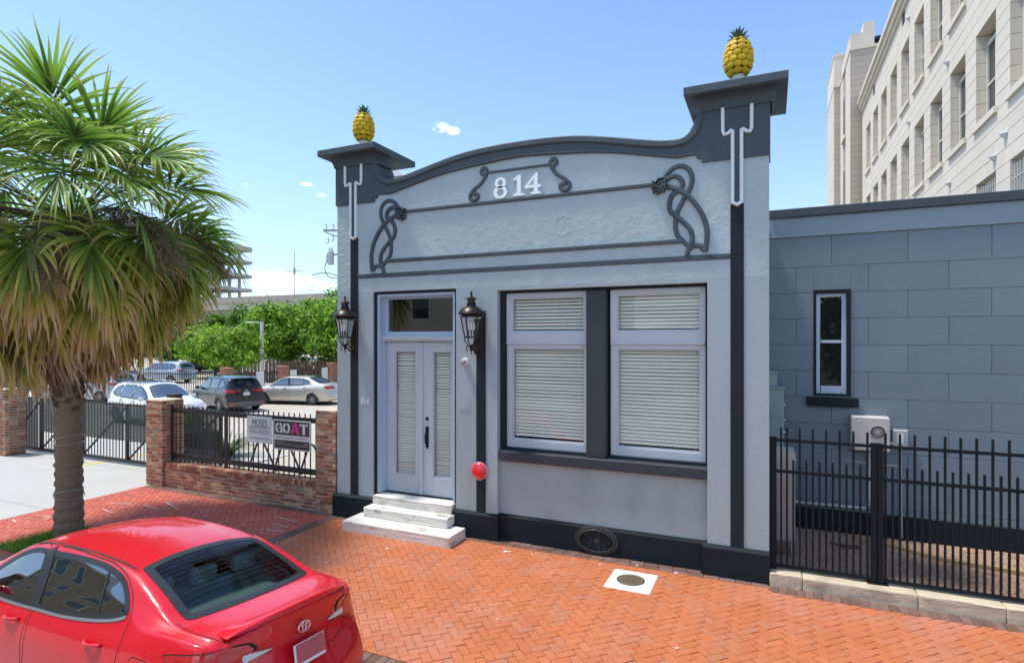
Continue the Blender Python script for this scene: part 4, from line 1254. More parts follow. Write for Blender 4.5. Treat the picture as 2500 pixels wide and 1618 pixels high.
m = MB(); m.tube([(1.895, 2.42, 1.56), (1.90, 2.42, .6), (1.905, 2.38, .12)], .016, 8); m.tube([(1.12, 2.43, 1.275), (1.90, 2.43, 1.245)], .011, 6); m.tube([(1.722, 2.38, 1.62), (1.80, 2.38, 1.61)], .02, 8); m.build('pipe', PIPE, pp, smooth=True)
hs = root('cable_loop', 'thin dark cable lying loose on the gravel', 'cable', (1.0, 1.7, .1))
m = MB(); m.tube(cr([(.85, 1.75, .115), (1.0, 1.66, .12), (1.2, 1.70, .115), (1.25, 1.62, .12), (1.05, 1.58, .115), (.95, 1.64, .12)], 6), .010, 6); m.build('cable', BLACKMETAL, hs, smooth=True)
# ================================================================== brick piers, low wall, railings, gate and signs on the left
BRK = mat('old_brick', (0, 0, 0), 0.9, var=0.22, vscale=11, bump=0.005, bscale=60, rnd=0.10, stain=(0.10, 0.085, 0.065), stain_amt=0.55, stain_scale=2.4, stain_pos=.58,
          pal=[(.36, .12, .075), (.27, .095, .06), (.45, .20, .12), (.33, .15, .095), (.22, .095, .07), (.52, .32, .18), (.26, .18, .14), (.40, .15, .085), (.48, .36, .22)])
MORT = mat('old_mortar', (0.52, 0.45, 0.36), 0.95, var=0.2, vscale=9, bump=0.006, bscale=70)
rb = random.Random(21)
BR_ME = {}
def brick(parent, c, axis, ln=.195, ht=.060, dp=.09):
    """a single brick lying along an axis ('x' or 'y') or standing ('s', end on)"""
    key = (axis, round(ln, 3), round(dp, 3), round(ht, 3), rb.randrange(3))
    if key not in BR_ME:
        m = MB(); d = {'x': (ln, dp, ht), 'y': (dp, ln, ht), 's': (ht, dp, ln)}[axis]
        m.cbox(-d[0] / 2, -d[1] / 2, -d[2] / 2, d[0] / 2, d[1] / 2, d[2] / 2, .005)
        m.v = [(x + rb.gauss(0, .0016), y + rb.gauss(0, .0016), z + rb.gauss(0, .0016)) for x, y, z in m.v]
        o = m.build('brick', BRK, None); BR_ME[key] = o.data; o.parent = parent
    else: o = link('brick', BR_ME[key], parent)
    o.location = Vector(c) - wloc(parent) + Vector((rb.gauss(0, .0015), rb.gauss(0, .002), 0))
    o.rotation_euler = (rb.gauss(0, .01), rb.gauss(0, .008), rb.gauss(0, .01))
    return o


def pier(x0, y0, x1, y1, h, label, z_from=0.0, sides=True):
    p = root('brick_pier', label, 'brick pier', ((x0 + x1) / 2, (y0 + y1) / 2, 0), group='old brick piers of the car park wall')
    m = MB(); m.box(x0 + .006, y0 + .006, -.1, x1 - .006, y1 - .006, h - .012); m.build('mortar_core', MORT, p)
    n = int(h / .0745); ch = h / n
    for i in range(n):
        z = (i + .5) * ch; odd = i % 2
        # front face
        if odd: cuts = [(x0, .195), (x0 + .205, None)]
        W_ = x1 - x0; full = .205
        xs = []
        x = x0 + (0 if odd else .10)
        if not odd: xs.append((x0, x0 + .095))
        while x < x1 - .03:
            xe = min(x + .195, x1); xs.append((x, xe)); x = xe + .010
        for a, b in xs:
            if b - a > .03: brick(p, ((a + b) / 2, y0 + .045, z), 'x', round(b - a, 2), ch - .011)
        ys = []; y = y0 + (.10 if odd else .0) 
        y = y0 + .10 if odd else y0 + .098
        while y < y1 - .03:
            ye = min(y + .195, y1); ys.append((y, ye)); y = ye + .010
        for a, b in ys:
            if b - a > .03: brick(p, (x1 - .045, (a + b) / 2, z), 'y', round(b - a, 2), ch - .011)
    m = MB(); m.cbox(x0 + .002, y0 + .002, h - .012, x1 - .002, y1 - .002, h + .012, .01); m.build('mortar_cap', MORT, p)
    return p
pier(-7.90, .03, -7.42, .52, 1.915, 'old brick pier standing right against the shopfront corner')
pier(-12.84, .03, -12.29, .55, 1.90, 'old brick pier between the driveway gate and the low railed wall')
pier(-20.06, .45, -19.50, .95, 1.86, 'old brick pier at the far left end of the driveway gate')

lw = root('low_brick_wall', 'low old brick wall with a soldier course along its top, under the railings', 'wall', (-10.1, .2, 0))
m = MB(); m.box(-12.29, .086, -.1, -7.90, .40, .50); m.build('mortar_core', MORT, lw)
for i in range(6):
    z = (i + .5) * .072; x = -12.285 + (.1 if i % 2 else 0)
    if i % 2: brick(lw, (-12.237, .125, z), 'x', .09, .06)
    while x < -7.93:
        xe = min(x + .197, -7.905)
        if xe - x > .03: brick(lw, ((x + xe) / 2, .125, z), 'x', round(xe - x, 2), .06)
        x = xe + .011
n = 62; st = 4.385 / n
for k in range(n): brick(lw, (-12.288 + (k + .5) * st, .13, .482), 's', .10, .060, .13)
for k in range(n): brick(lw, (-12.288 + (k + .5) * st, .30, .482), 's', .10, .060, .19)

# iron railings on the wall
IRON = mat('brown_black_iron', (0.022, 0.018, 0.016), 0.5, var=.15, vscale=20)
rl = root('iron_railing', 'dark iron railings on the low brick wall carrying the two signs', 'railing', (-10.1, .25, .5))
pk = None
k = 0; x = -12.14
while x < -7.98:
    if pk is None:
        m = MB(); m.cbox(-.010, -.010, .02, .010, .010, 1.30, .002); o = m.build('picket', IRON, None); pk = o.data; o.parent = rl
    else: o = link('picket', pk, rl)
    o.location = (x + 10.1, 0, 0); x += .1395
for z, h in ((1.70, .022), (1.655, .030), (.64, .028), (.70, .022)):
    m = MB(); m.box(-12.285, .232, z - h, -7.905, .268, z + h); m.build('rail', IRON, rl)
for x in (-12.255, -10.55, -7.935):
    m = MB(); m.box(x - .02, .228, .505, x + .02, .272, 1.80); m.build('post', IRON, rl)

# two signs tied to the railings
SGN = mat('sign_white_board', (0.72, 0.74, 0.77), 0.45)
ms = root('engineers_sign', 'white board sign lettered MOSES ENGINEERS tied to the railings', 'sign', (-9.39, .21, 1.45))
m = MB(); m.box(-9.745, .205, 1.175, -9.035, .212, 1.722); m.build('board', SGN, ms)
NAVY = mat('navy_ink', (.03, .035, .06), .5)
m = MB(); letter(m, 'MOSES', -9.385, .204, 1.575, .205, .001, .72, .93); m.build('lettering', NAVY, ms)
m = MB(); m.bar((-9.69, .203, 1.492), (-9.08, .203, 1.492), .003, .012); m.build('underline', NAVY, ms)
m = MB(); letter(m, 'ENGINEERS', -9.39, .204, 1.405, .135, .001, .62, 1.35); m.build('lettering', mat('grey_ink', (.16, .16, .18), .5), ms)
m = MB(); letter(m, 'www.mosesengineers.com', -9.39, .204, 1.275, .058, .001, .86, 1.05); m.build('lettering', MATS['grey_ink'], ms)
m = MB()
for x in (-9.72, -9.06):
    for z in (1.70, 1.20): m.lathe([(.012, 0), (.010, .004), (0, .004)], (x, .205, z), 10, 'y')
m.build('grommet', INK, ms)
gs = root('goat_sign', 'charcoal sign with stencilled GOAT in white and pink, white border, on the railings', 'sign', (-8.5, .21, 1.4))
m = MB(); m.box(-9.0, .205, 1.09, -8.03, .212, 1.69); m.build('board', WHITE, gs)
CHAR = mat('charcoal_print', (.055, .055, .05), .5)
m = MB(); m.box(-8.975, .2025, 1.385, -8.055, .204, 1.665); m.box(-8.975, .2025, 1.115, -8.055, .204, 1.285); m.build('print', CHAR, gs)
def sten(mb, pts, w, close=False, y=.2005): mb.ribbon(pts, w, y, y + .001)
m = MB(); w_ = .047
def arc(cx, cz, rx, rz, a0, a1, n=12): return [(cx + rx * math.cos(R(a0 + (a1 - a0) * k / n)), cz + rz * math.sin(R(a0 + (a1 - a0) * k / n))) for k in range(n + 1)]
zc, rz_, rx_ = 1.525, .082, .062
sten(m, arc(-8.855, zc, rx_, rz_, 97, 263), w_); sten(m, arc(-8.835, zc, rx_, rz_, 83, 22), w_)
m.prism([(-8.838, 1.54), (-8.752, 1.54), (-8.752, 1.425), (-8.787, 1.425), (-8.787, 1.443), (-8.83, 1.42), (-8.83, 1.455), (-8.795, 1.475), (-8.795, 1.505), (-8.838, 1.505)], .2005, .2015)
sten(m, arc(-8.658, zc, rx_, rz_, 97, 263), w_); sten(m, arc(-8.638, zc, rx_, rz_, 83, -83), w_)
m.box(-8.30, .2005, 1.585, -8.245, .2015, 1.628); m.box(-8.145, .2005, 1.585, -8.09, .2015, 1.628); m.box(-8.228, .2005, 1.42, -8.165, .2015, 1.628)
m.build('lettering', WHITE, gs, kind='stuff')
m = MB(); m.prism([(-8.535, 1.42), (-8.475, 1.42), (-8.42, 1.585), (-8.40, 1.52), (-8.43, 1.495), (-8.43, 1.465), (-8.385, 1.465), (-8.372, 1.42), (-8.305, 1.42), (-8.375, 1.628), (-8.455, 1.628)], .2005, .2015)
m.build('lettering', mat('hot_pink_print', (.85, .03, .30), .5), gs)
m = MB(); letter(m, 'CREATIVE | COLLABORATIVE | CONTEMPORARY', -8.515, .204, 1.335, .046, .001, .84, 1.0); m.build('lettering', mat('plum_print', (.25, .05, .14), .5), gs)
m = MB(); m.box(-8.96, .2015, 1.235, -8.70, .2025, 1.247); m.box(-8.96, .2015, 1.195, -8.49, .2025, 1.205); m.box(-8.20, .2015, 1.225, -8.08, .2025, 1.243); m.box(-8.44, .2015, 1.180, -8.08, .2025, 1.192); m.build('small_print', mat('pale_small_print', (.35, .35, .33), .5), gs)

# sliding gate behind the piers: frame, pickets, dark see-through screen on its upper part
for s_ in (ms, gs): s_.location.x -= .165; s_.location.z -= .03
gt = root('sliding_gate', 'dark steel sliding gate with a see-through screen across the driveway', 'gate', (-17, 1.2, 0))
pk = None
def gz(x): return 0.045 if x < -14.5 else 0.0
posts = (-21.03, -19.25, -17.27, -15.36, -13.55, -11.9)
for x in posts:
    m = MB(); m.box(x - .035, 1.165, .05, x + .035, 1.235, 1.58); m.build('post', IRON, gt)
for a, b in zip(posts[:-1], posts[1:]):
    m = MB(); m.box(a + .036, 1.17, 1.53, b - .036, 1.23, 1.575); m.build('rail', IRON, gt)
    m = MB(); m.box(a + .036, 1.165, .055, b - .036, 1.235, .13); m.build('rail', IRON, gt)
    m = MB(); m.bar((a + .05, 1.215, .14), (b - .05, 1.215, 1.50), .03, .04); m.build('brace', IRON, gt)
    n = int((b - a - .07) / .125); s = (b - a - .07) / n
    for k in range(1, n):
        if pk is None:
            m = MB(); m.box(-.009, -.009, .10, .009, .009, 1.62); o = m.build('picket', IRON, None); pk = o.data; o.parent = gt
        else: o = link('picket', pk, gt)
        o.location = (a + .035 + k * s + 17, -.02, 0)
mm, nt, N, L, B = nodes_of('dark_mesh_screen')
B.inputs['Base Color'].default_value = (.05, .058, .052, 1); B.inputs['Roughness'].default_value = .8
tr = N.new('ShaderNodeBsdfTransparent'); mx = N.new('ShaderNodeMixShader'); mx.inputs[0].default_value = .66
L.new(tr.outputs[0], mx.inputs[1]); L.new(B.outputs[0], mx.inputs[2]); L.new(mx.outputs[0], N['Material Output'].inputs[0])
for a, b in zip(posts[:-1], posts[1:]):
    m = MB(); m.box(a + .036, 1.15, .62 if a > -19.5 else .14, b - .036, 1.153, 1.53); m.build('mesh_screen', mm, gt)
# things behind the railings
bn = root('utility_box', 'dark grey box standing behind the railings near the gate end', 'box', (-14, 2.3, -.1))
DGREY = mat('dark_grey_enamel', (.05, .056, .056), .5, var=.1)
m = MB(); m.cbox(-14.45, 2.0, -.1, -13.65, 2.6, .74, .02); m.build('body', DGREY, bn)
m = MB(); m.cbox(-14.48, 1.97, .74, -13.62, 2.63, .80, .015); m.build('lid', DGREY, bn)
gp = root('gate_motor_post', 'tall dark post beside the gate track behind the railings', 'post', (-13.2, .9, -.1))
m = MB(); m.cbox(-13.28, .82, -.1, -13.02, 1.05, 1.95, .01); m.build('post', IRON, gp)
rk = root('bike_rack', 'black looped bicycle rack behind the two signs', 'bike rack', (-11, 2.3, -.1))
m0 = None
for i in range(4):
    x = -12.2 + i * .85
    pts = cr([(x, 2.25, -.1), (x + .12, 2.3, .3), (x + .22, 2.35, .62), (x + .30, 2.37, .70), (x + .38, 2.40, .62), (x + .55, 2.46, .25), (x + .70, 2.5, -.1)], 5)
    m = MB(); m.tube(pts, .026, 8); m.build('hoop', IRON, rk, smooth=True)
STRAP = leafy('strappy_leaf', [(0, (.06, .10, .03)), (.6, (.13, .19, .06)), (1, (.22, .27, .10))], .25, .4, .3)
def strappy(x, y, z, r, n, label):
    p = root('strappy_plant', label, 'plant', (x, y, z)); m = MB(); m.t = []
    rr = random.Random(int(x * 100))
    for k in range(n):
        a = rr.uniform(0, 2 * PI); ln = r * rr.uniform(.7, 1.15); d = Vector((math.cos(a), math.sin(a), 0)); sd = Vector((-d.y, d.x, 0)); rows = []
        up = rr.uniform(.7, 1.5)
        for i in range(7):
            t = i / 6; w = .022 * (1 - t ** 2) + .002
            c = Vector((x, y, z)) + d * (.05 + ln * t * .9) + Vector((0, 0, up * ln * (t - .62 * t * t)))
            rows.append([c - sd * w, c + Vector((0, 0, -.006)), c + sd * w]); m.t += [t] * 3
        m.grid(rows)
    m.build('leaves', STRAP, p)
strappy(-14.1, 3.2, -.1, 1.05, 150, 'clump of strappy green leaves behind the railings left of the signs')
strappy(-9.3, 2.6, .35, .8, 110, 'strappy green plant in a grey planter beside the brick pier at the shopfront')
pl = root('planter', 'low grey planter holding a strappy plant behind the railings', 'planter', (-9.3, 2.6, -.1)); m = MB(); m.cbox(-9.9, 2.2, -.1, -8.6, 3.0, .36, .02); m.build('box', mat('grey_planter', (.36, .37, .37), .7), pl)
# ================================================================== cars
TYRE = mat('tyre_rubber', (.018, .018, .019), .8)
ALLOY = mat('alloy_rim', (.55, .56, .57), .3, metal=.9)
BLACKTRIM = mat('black_trim', (.018, .019, .02), .45)
CARGLASS = glass('car_glass', (.58, .72, .69), 1.45)
CARGLASSD = glass('car_glass_dark', (.10, .13, .13), 1.6, boost=.30)
LAMPRED = mat('tail_lamp_red', (.50, .012, .016), .12, coat=.8)
LAMPCLR = mat('clear_lamp', (.55, .57, .57), .12, var=.5, vscale=60, coat=.5)
SEATC = mat('seat_cloth', (.16, .17, .175), .8)
PLATE = mat('plate_white', (.68, .68, .68), .4)
GAPM = mat('panel_gap', (.012, .008, .008), .8)


def paint(name, color, metal=.0, rough=.32, coat=1.0):
    return mat(name, color, rough, metal=metal, coat=coat, spec=.5)


SEDAN = dict(L=4.64, W=.888, z0=.20, axles=(.98, 3.68), wr_=.325,
    zc=[(0, 1.085), (.10, 1.105), (.35, 1.108), (.60, 1.105), (.67, 1.112), (.95, 1.245), (1.34, 1.395), (1.58, 1.43), (2.0, 1.455), (2.35, 1.46), (2.65, 1.44), (2.87, 1.39), (3.58, 1.015), (3.7, .99), (4.2, .90), (4.5, .80), (4.64, .70)],
    zb=[(0, .96), (.3, 1.03), (.7, 1.055), (1.1, 1.02), (1.6, .985), (2.4, .965), (3.2, .945), (3.6, .93), (4.2, .82), (4.64, .64)],
    wb=[(0, .655), (.12, .715), (.4, .785), (.9, .818), (2.0, .825), (3.3, .82), (3.8, .79), (4.3, .70), (4.64, .55)],
    zr=[(0, 1.02), (.3, 1.07), (.62, 1.09), (.75, 1.12), (1.0, 1.225), (1.34, 1.345), (1.6, 1.385), (2.0, 1.408), (2.35, 1.41), (2.7, 1.375), (3.02, 1.245), (3.42, 1.03), (3.6, .965), (4.2, .85), (4.64, .66)],
    wr=[(0, .60), (.3, .67), (.65, .70), (.8, .69), (1.0, .67), (1.4, .63), (1.8, .62), (2.3, .62), (2.7, .625), (3.1, .655), (3.5, .70), (3.7, .70), (4.2, .58), (4.64, .40)],
    tp=[(0, .80), (.12, .865), (.35, .945), (.9, 1.0), (3.7, 1.0), (4.2, .95), (4.5, .86), (4.64, .76)],
    bul=-.14, xr=(.08, .03, .02, .13, .175, .175), xf=(.05, .0, .0, .02, .06, .10),
    side=[[(2.325, .985), (2.345, 1.10), (2.45, 1.34), (2.51, 1.368), (2.68, 1.348), (2.87, 1.272), (3.14, 1.10), (3.30, 1.0), (3.23, .975), (2.79, .978)],
          [(1.165, 1.135), (1.255, 1.225), (1.40, 1.315), (1.64, 1.365), (1.92, 1.380), (2.26, 1.374), (2.375, 1.350), (2.295, 1.13), (2.25, .992), (1.86, 1.002), (1.52, 1.035), (1.28, 1.078), (1.185, 1.108)]],
    rear=[(.635, 0), (.645, .30), (.675, .53), (.70, .60), (.76, .61), (1.05, .58), (1.29, .555), (1.345, .53), (1.365, .45), (1.385, .25), (1.395, 0)],
    front=[(3.56, 0), (3.54, .35), (3.42, .64), (3.34, .66), (3.0, .575), (2.85, .53), (2.80, .50), (2.77, .25), (2.76, 0)],
    doors=[[(2.32, .30), (2.305, .7), (2.32, .985), (2.39, 1.20), (2.46, 1.395), (2.66, 1.388), (2.88, 1.30), (3.30, 1.0), (3.36, .8), (3.36, .32), (2.8, .28)],
           [(1.42, .42), (1.20, .62), (1.10, .80), (1.09, .95), (1.115, 1.12), (1.26, 1.27), (1.46, 1.362), (1.8, 1.402), (2.40, 1.396), (2.31, 1.14), (2.275, .95), (2.26, .62), (2.28, .30), (1.7, .28)]],
    handles=[(2.50, .872), (1.39, .892)])
SUV = dict(L=4.54, W=.92, z0=.26, axles=(.92, 3.62), wr_=.355,
    zc=[(0, 1.02), (.08, 1.10), (.22, 1.36), (.36, 1.60), (.44, 1.645), (.6, 1.66), (1.5, 1.685), (2.3, 1.665), (2.65, 1.60), (2.8, 1.545), (3.55, 1.14), (3.7, 1.11), (4.2, 1.01), (4.45, .88), (4.54, .76)],
    zb=[(0, .98), (.3, 1.07), (1, 1.07), (2, 1.04), (3, 1.02), (3.55, 1.0), (4.2, .90), (4.54, .70)],
    wb=[(0, .76), (.15, .83), (.5, .86), (1, .865), (3, .865), (3.6, .85), (4.2, .76), (4.54, .58)],
    zr=[(0, 1.0), (.08, 1.08), (.22, 1.30), (.40, 1.50), (.7, 1.565), (1.5, 1.60), (2.2, 1.59), (2.6, 1.53), (3.0, 1.33), (3.4, 1.10), (3.6, 1.03), (4.2, .93), (4.54, .72)],
    wr=[(0, .70), (.22, .68), (.40, .655), (.9, .635), (2.2, .635), (2.8, .66), (3.4, .74), (3.7, .73), (4.2, .62), (4.54, .42)],
    tp=[(0, .91), (.2, .96), (.5, .99), (.9, 1.0), (3.7, 1.0), (4.2, .96), (4.45, .87), (4.54, .78)],
    xr=(.06, .0, .0, .05, .06, .07), xf=(.05, .0, .0, .02, .05, .09),
    side=[[(2.10, 1.06), (2.16, 1.30), (2.25, 1.51), (2.5, 1.50), (2.8, 1.36), (3.12, 1.14), (3.18, 1.06), (2.7, 1.055)], [(1.20, 1.085), (1.20, 1.30), (1.26, 1.53), (1.6, 1.54), (2.12, 1.535), (2.06, 1.30), (2.02, 1.06), (1.6, 1.07)], [(.52, 1.22), (.62, 1.36), (.80, 1.47), (1.12, 1.52), (1.10, 1.30), (1.10, 1.10), (.75, 1.13)]],
    rear=[(.13, 0), (.14, .4), (.17, .60), (.24, .60), (.36, .53), (.38, .3), (.385, 0)],
    front=[(3.52, 0), (3.50, .35), (3.38, .67), (3.28, .68), (2.95, .60), (2.80, .55), (2.74, .5), (2.70, .25), (2.69, 0)],
    doors=[[(2.08, .34), (2.07, 1.0), (2.14, 1.3), (2.22, 1.55), (2.55, 1.55), (3.22, 1.08), (3.28, .8), (3.28, .36)], [(1.42, .45), (1.15, .75), (1.12, 1.1), (1.18, 1.56), (2.18, 1.56), (2.08, 1.2), (2.03, .9), (2.04, .34)]],
    handles=[(2.24, .96), (1.30, .98)])


def inside(p, poly):
    x, y = p; c = False; j = len(poly) - 1
    for i in range(len(poly)):
        xi, yi = poly[i]; xj, yj = poly[j]
        if (yi > y) != (yj > y) and x < (xj - xi) * (y - yi) / (yj - yi) + xi: c = not c
        j = i
    return c


def inset(poly, d):
    n = len(poly); out = []
    a = sum(poly[i][0] * poly[(i + 1) % n][1] - poly[(i + 1) % n][0] * poly[i][1] for i in range(n)); sg = 1 if a > 0 else -1
    for i in range(n):
        p, q = poly[i - 1], poly[(i + 1) % n]
        t = Vector((q[0] - p[0], q[1] - p[1]))
        if t.length < 1e-9: out.append(poly[i]); continue
        t.normalize(); out.append((poly[i][0] - sg * t.y * d, poly[i][1] + sg * t.x * d))
    return out


def make_car(name, label, cat, S, paint_m, res=.06, sub=3, detail=True, win=None, roof_glass=False, group=None, clad=None, glass_m=None, far=False):
    g_m = glass_m or CARGLASSD
    L, W, z0 = S['L'], S['W'], S['z0']
    car = root(name, label, cat, group=group)
    f_ = (0, .12, .38, .68, .88, 1)
    X0, X1 = .08, L - .10
    n = int((X1 - X0) / res)
    def section(x):
        zb, wb, zr, wr, zc, tp = (ip(S[k], x) for k in ('zb', 'wb', 'zr', 'wr', 'zc', 'tp'))
        w = W * tp
        rows = [(w * .90, z0), (w * .965, z0 + (zb - z0) * .12), (w * .992, z0 + (zb - z0) * .38), (w, z0 + (zb - z0) * .68), (max(w * .975, wb + .012), z0 + (zb - z0) * .86), (wb, zb)]
        for t in (.35, .7): rows.append((wb + (wr - wb) * t + .02 * math.sin(PI * t) * min(1, (zr - zb) / .3), zb + (zr - zb) * t))
        rows.append((wr, zr))
        for k in (.80, .45, 0.0): rows.append((wr * k, zr + (zc - zr) * (1 - k ** 2.3)))
        br = max(0, 1 - (x - X0) / .5) ** 2; bf = max(0, 1 - (X1 - x) / .5) ** 2
        pts = []
        for j, (y, z) in enumerate(rows):
            jj = min(j, 5)
            pts.append((x + S['xr'][jj] * br - S['xf'][jj] * bf, y, z))
        return cr(pts, sub)
    V = []; F = []
    secs = [section(X0 + (X1 - X0) * (i / n)) for i in range(n + 1)]
    m = len(secs[0]); ns = 2 * m - 1
    for s in secs: V += s + [(x, -y, z) for x, y, z in reversed(s[:-1])]
    for i in range(n):
        for j in range(ns - 1): F.append((i * ns + j, (i + 1) * ns + j, (i + 1) * ns + j + 1, i * ns + j + 1))
    # end faces
    jb = 5 * sub
    for end, s, bul in ((0, secs[0], S.get('bul', -.085)), (1, secs[-1], .10)):
        w5 = s[jb][1]; ss = [s[k][1] / w5 for k in range(jb, m)]; ss = ss + [-q for q in reversed(ss[:-1])]
        ztop = [s[k][2] for k in range(jb, m)]; ztop = ztop + list(reversed(ztop[:-1])); xtop = [s[k][0] for k in range(jb, m)]; xtop = xtop + list(reversed(xtop[:-1]))
        b = len(V); q = len(ss)
        for j in range(jb + 1):
            t = j / jb
            for k, sv in enumerate(ss):
                V.append((s[j][0] + (xtop[k] - s[jb][0]) * t + bul * (1 - abs(sv) ** 2.4) * (1 - .35 * t), sv * s[j][1], s[j][2] + t ** 3 * (ztop[k] - s[jb][2])))
        for j in range(jb):
            for k in range(q - 1):
                f = (b + j * q + k, b + j * q + k + 1, b + (j + 1) * q + k + 1, b + (j + 1) * q + k); F.append(f if end == 0 else f[::-1])
        # lid joining the bulged top edge to the top surface
        base = 0 if end == 0 else n * ns
        top = [base + jj for jj in range(jb, ns - jb)]
        for k in range(q - 1):
            f = (top[k], top[k + 1], b + jb * q + k + 1, b + jb * q + k); F.append(f if end == 1 else f[::-1])
    bm = bmesh.new()
    vs = [bm.verts.new(v) for v in V]
    for f in F:
        try: bm.faces.new([vs[i] for i in f])
        except ValueError: pass
    bmesh.ops.remove_doubles(bm, verts=bm.verts, dist=.0008)
    bmesh.ops.recalc_face_normals(bm, faces=bm.faces)
    bm.normal_update()
    bvh = BVHTree.FromBMesh(bm)
    LFT, TOP, REAR, FRONT = Vector((0, -1, 0)), Vector((0, 0, -1)), Vector((1, 0, 0)), Vector((-1, 0, 0))
    def hit(a, b_, view, off, sgn=1):
        if view == 's': p, d = Vector((a, 3 * sgn, b_)), Vector((0, -sgn, 0))
        elif view == 't': p, d = Vector((a, b_ * sgn, 4)), Vector((0, 0, -1))
        elif view == 'r': p, d = Vector((-3, a * sgn, b_)), Vector((1, 0, 0))
        else: p, d = Vector((9, a * sgn, b_)), Vector((-1, 0, 0))
        h, nr, _, _ = bvh.ray_cast(p, d)
        if h is None: return None
        if nr.dot(d) > 0: nr = -nr
        return h + nr * off
    def fill(nm, poly, view, off, material, parent, sgn=1, rings=5, mb=None):
        cx = sum(p[0] for p in poly) / len(poly); cy = sum(p[1] for p in poly) / len(poly)
        M_ = mb or MB(); rows = []
        for k in range(rings + 1):
            t = 1 - k / (rings + .15); row = []
            for p in poly:
                h = hit(cx + (p[0] - cx) * t, cy + (p[1] - cy) * t, view, off, sgn)
                row.append(h if h is not None else (row[-1] if row else Vector((0, 0, 0))))
            rows.append(row)
        M_.grid(rows, close_u=True)
        bb = len(M_.v); M_.v += [tuple(p) for p in rows[-1]]; M_.f.append(tuple(range(bb, bb + len(rows[-1]))))
        if mb is None: return M_.build(nm, material, parent, smooth=True)
    def band(poly, w, view, off, mb, sgn=1, closed=True):
        inn = inset(poly, w); ra, rb_ = [], []
        for p, q in zip(poly, inn):
            a, b_ = hit(*p, view, off, sgn), hit(*q, view, off, sgn)
            if a is None or b_ is None: continue
            ra.append(a); rb_.append(b_)
        if len(ra) > 2: mb.grid([ra, rb_], close_u=closed)
    def seam(path, w, view, off, mb, sgn=1):
        pts = cr(path, 6); ra, rb_ = [], []
        for i, p in enumerate(pts):
            a, b_ = pts[max(i - 1, 0)], pts[min(i + 1, len(pts) - 1)]
            t = Vector((b_[0] - a[0], b_[1] - a[1])).normalized()
            h1, h2 = hit(p[0] - t.y * w / 2, p[1] + t.x * w / 2, view, off, sgn), hit(p[0] + t.y * w / 2, p[1] - t.x * w / 2, view, off, sgn)
            if h1 is not None and h2 is not None: ra.append(h1); rb_.append(h2)
        if len(ra) > 1: mb.grid([ra, rb_])
    sides = [cr(p, 5, True) for p in S['side']]
    def sym(p): return cr([(x, y) for x, y in p] + [(x, -y) for x, y in reversed(p[1:-1])], 4, True)
    rw, fw = sym(S['rear']), sym(S['front'])
    fr_w = .026
    side_in = [inset(p, fr_w * .5) for p in sides]; rw_in, fw_in = inset(rw, .03), inset(fw, .025)
    doors = [cr(p, 5, True) for p in S['doors']]
    lid = S.get('lid')
    # sort faces into body, doors and boot lid; cut holes for glass and wheels
    groups = {}
    kill = []
    for f in bm.faces:
        c = f.calc_center_median(); nr = f.normal
        cs = [v.co for v in f.verts]
        if abs(nr.y) > .35:
            if any(all(inside((v.x, v.z), p) for v in cs) for p in side_in): kill.append(f); continue
            if any(all((v.x - ax) ** 2 + (v.z - S['wr_']) ** 2 < (S['wr_'] + .03) ** 2 for v in cs) for ax in S['axles']): kill.append(f); continue
        if nr.z > .15 and (all(inside((v.x, v.y), rw_in) for v in cs) or all(inside((v.x, v.y), fw_in) for v in cs)): kill.append(f); continue
        key = 0
        if detail and abs(nr.y) > .25:
            for k, p in enumerate(doors):
                if inside((c.x, c.z), p): key = (k, 1 if c.y > 0 else -1)
        if detail and lid and key == 0 and c.x < lid[0] and abs(c.y) < lid[1] and c.z > lid[2]: key = 'lid'
        groups.setdefault(key, []).append(f)
    norms = {}
    bm.verts.index_update()
    for v in bm.verts: norms[v.index] = v.normal.copy()
    for key, fl in groups.items():
        idx = {}; vv = []; ff = []; nn = []
        for f in fl:
            q = []
            for v in f.verts:
                if v.index not in idx: idx[v.index] = len(vv); vv.append(tuple(v.co)); nn.append(norms[v.index])
                q.append(idx[v.index])
            ff.append(q)
        me = bpy.data.meshes.new('body'); me.from_pydata(vv, [], ff); me.materials.append(paint_m)
        me.polygons.foreach_set('use_smooth', [True] * len(me.polygons)); me.normals_split_custom_set_from_vertices(nn)
        nm = 'body' if key == 0 else ('boot_lid' if key == 'lid' else 'door')
        o = link(nm, me, car)
        groups[key] = o
    # glass with black borders
    gap = MB()
    for k, p in enumerate(sides):
        for sg in (1, -1):
            if far and sg < 0 and False: continue
            o = fill('side_window', p, 's', .001, g_m, car, sg, 4)
            t = MB(); band(inset(p, -.012), fr_w + .012, 's', .004, t, sg); t.build('window_frame', BLACKTRIM, o, smooth=True)
    for nm, p, w in (('rear_window', rw, .062 if detail else .04), ('windscreen', fw, .045)):
        o = fill(nm, p, 't', .001, glass_m or (CARGLASS if nm == 'rear_window' else CARGLASSD), car, 1, 7)
        t = MB(); band(inset(p, -.008), w + .008, 't', .004, t); t.build('glass_border', BLACKTRIM, o, smooth=True)
    if detail:
        for p in doors:
            for sg in (1, -1): band(inset(p, -.003), .0065, 's', .0012, gap, sg)
        if len(S['side']) == 2:
            for sg in (1, -1):
                t = MB(); seam([(2.275, .97), (2.29, 1.12), (2.38, 1.32), (2.425, 1.395)], .085, 's', .0052, t, sg)
                t.build('door_pillar', BLACKTRIM, car, smooth=True)
                t = MB(); seam([(1.455, 1.045), (1.50, 1.14), (1.59, 1.350)], .022, 's', .0045, t, sg); t.build('quarter_bar', BLACKTRIM, car, smooth=True)
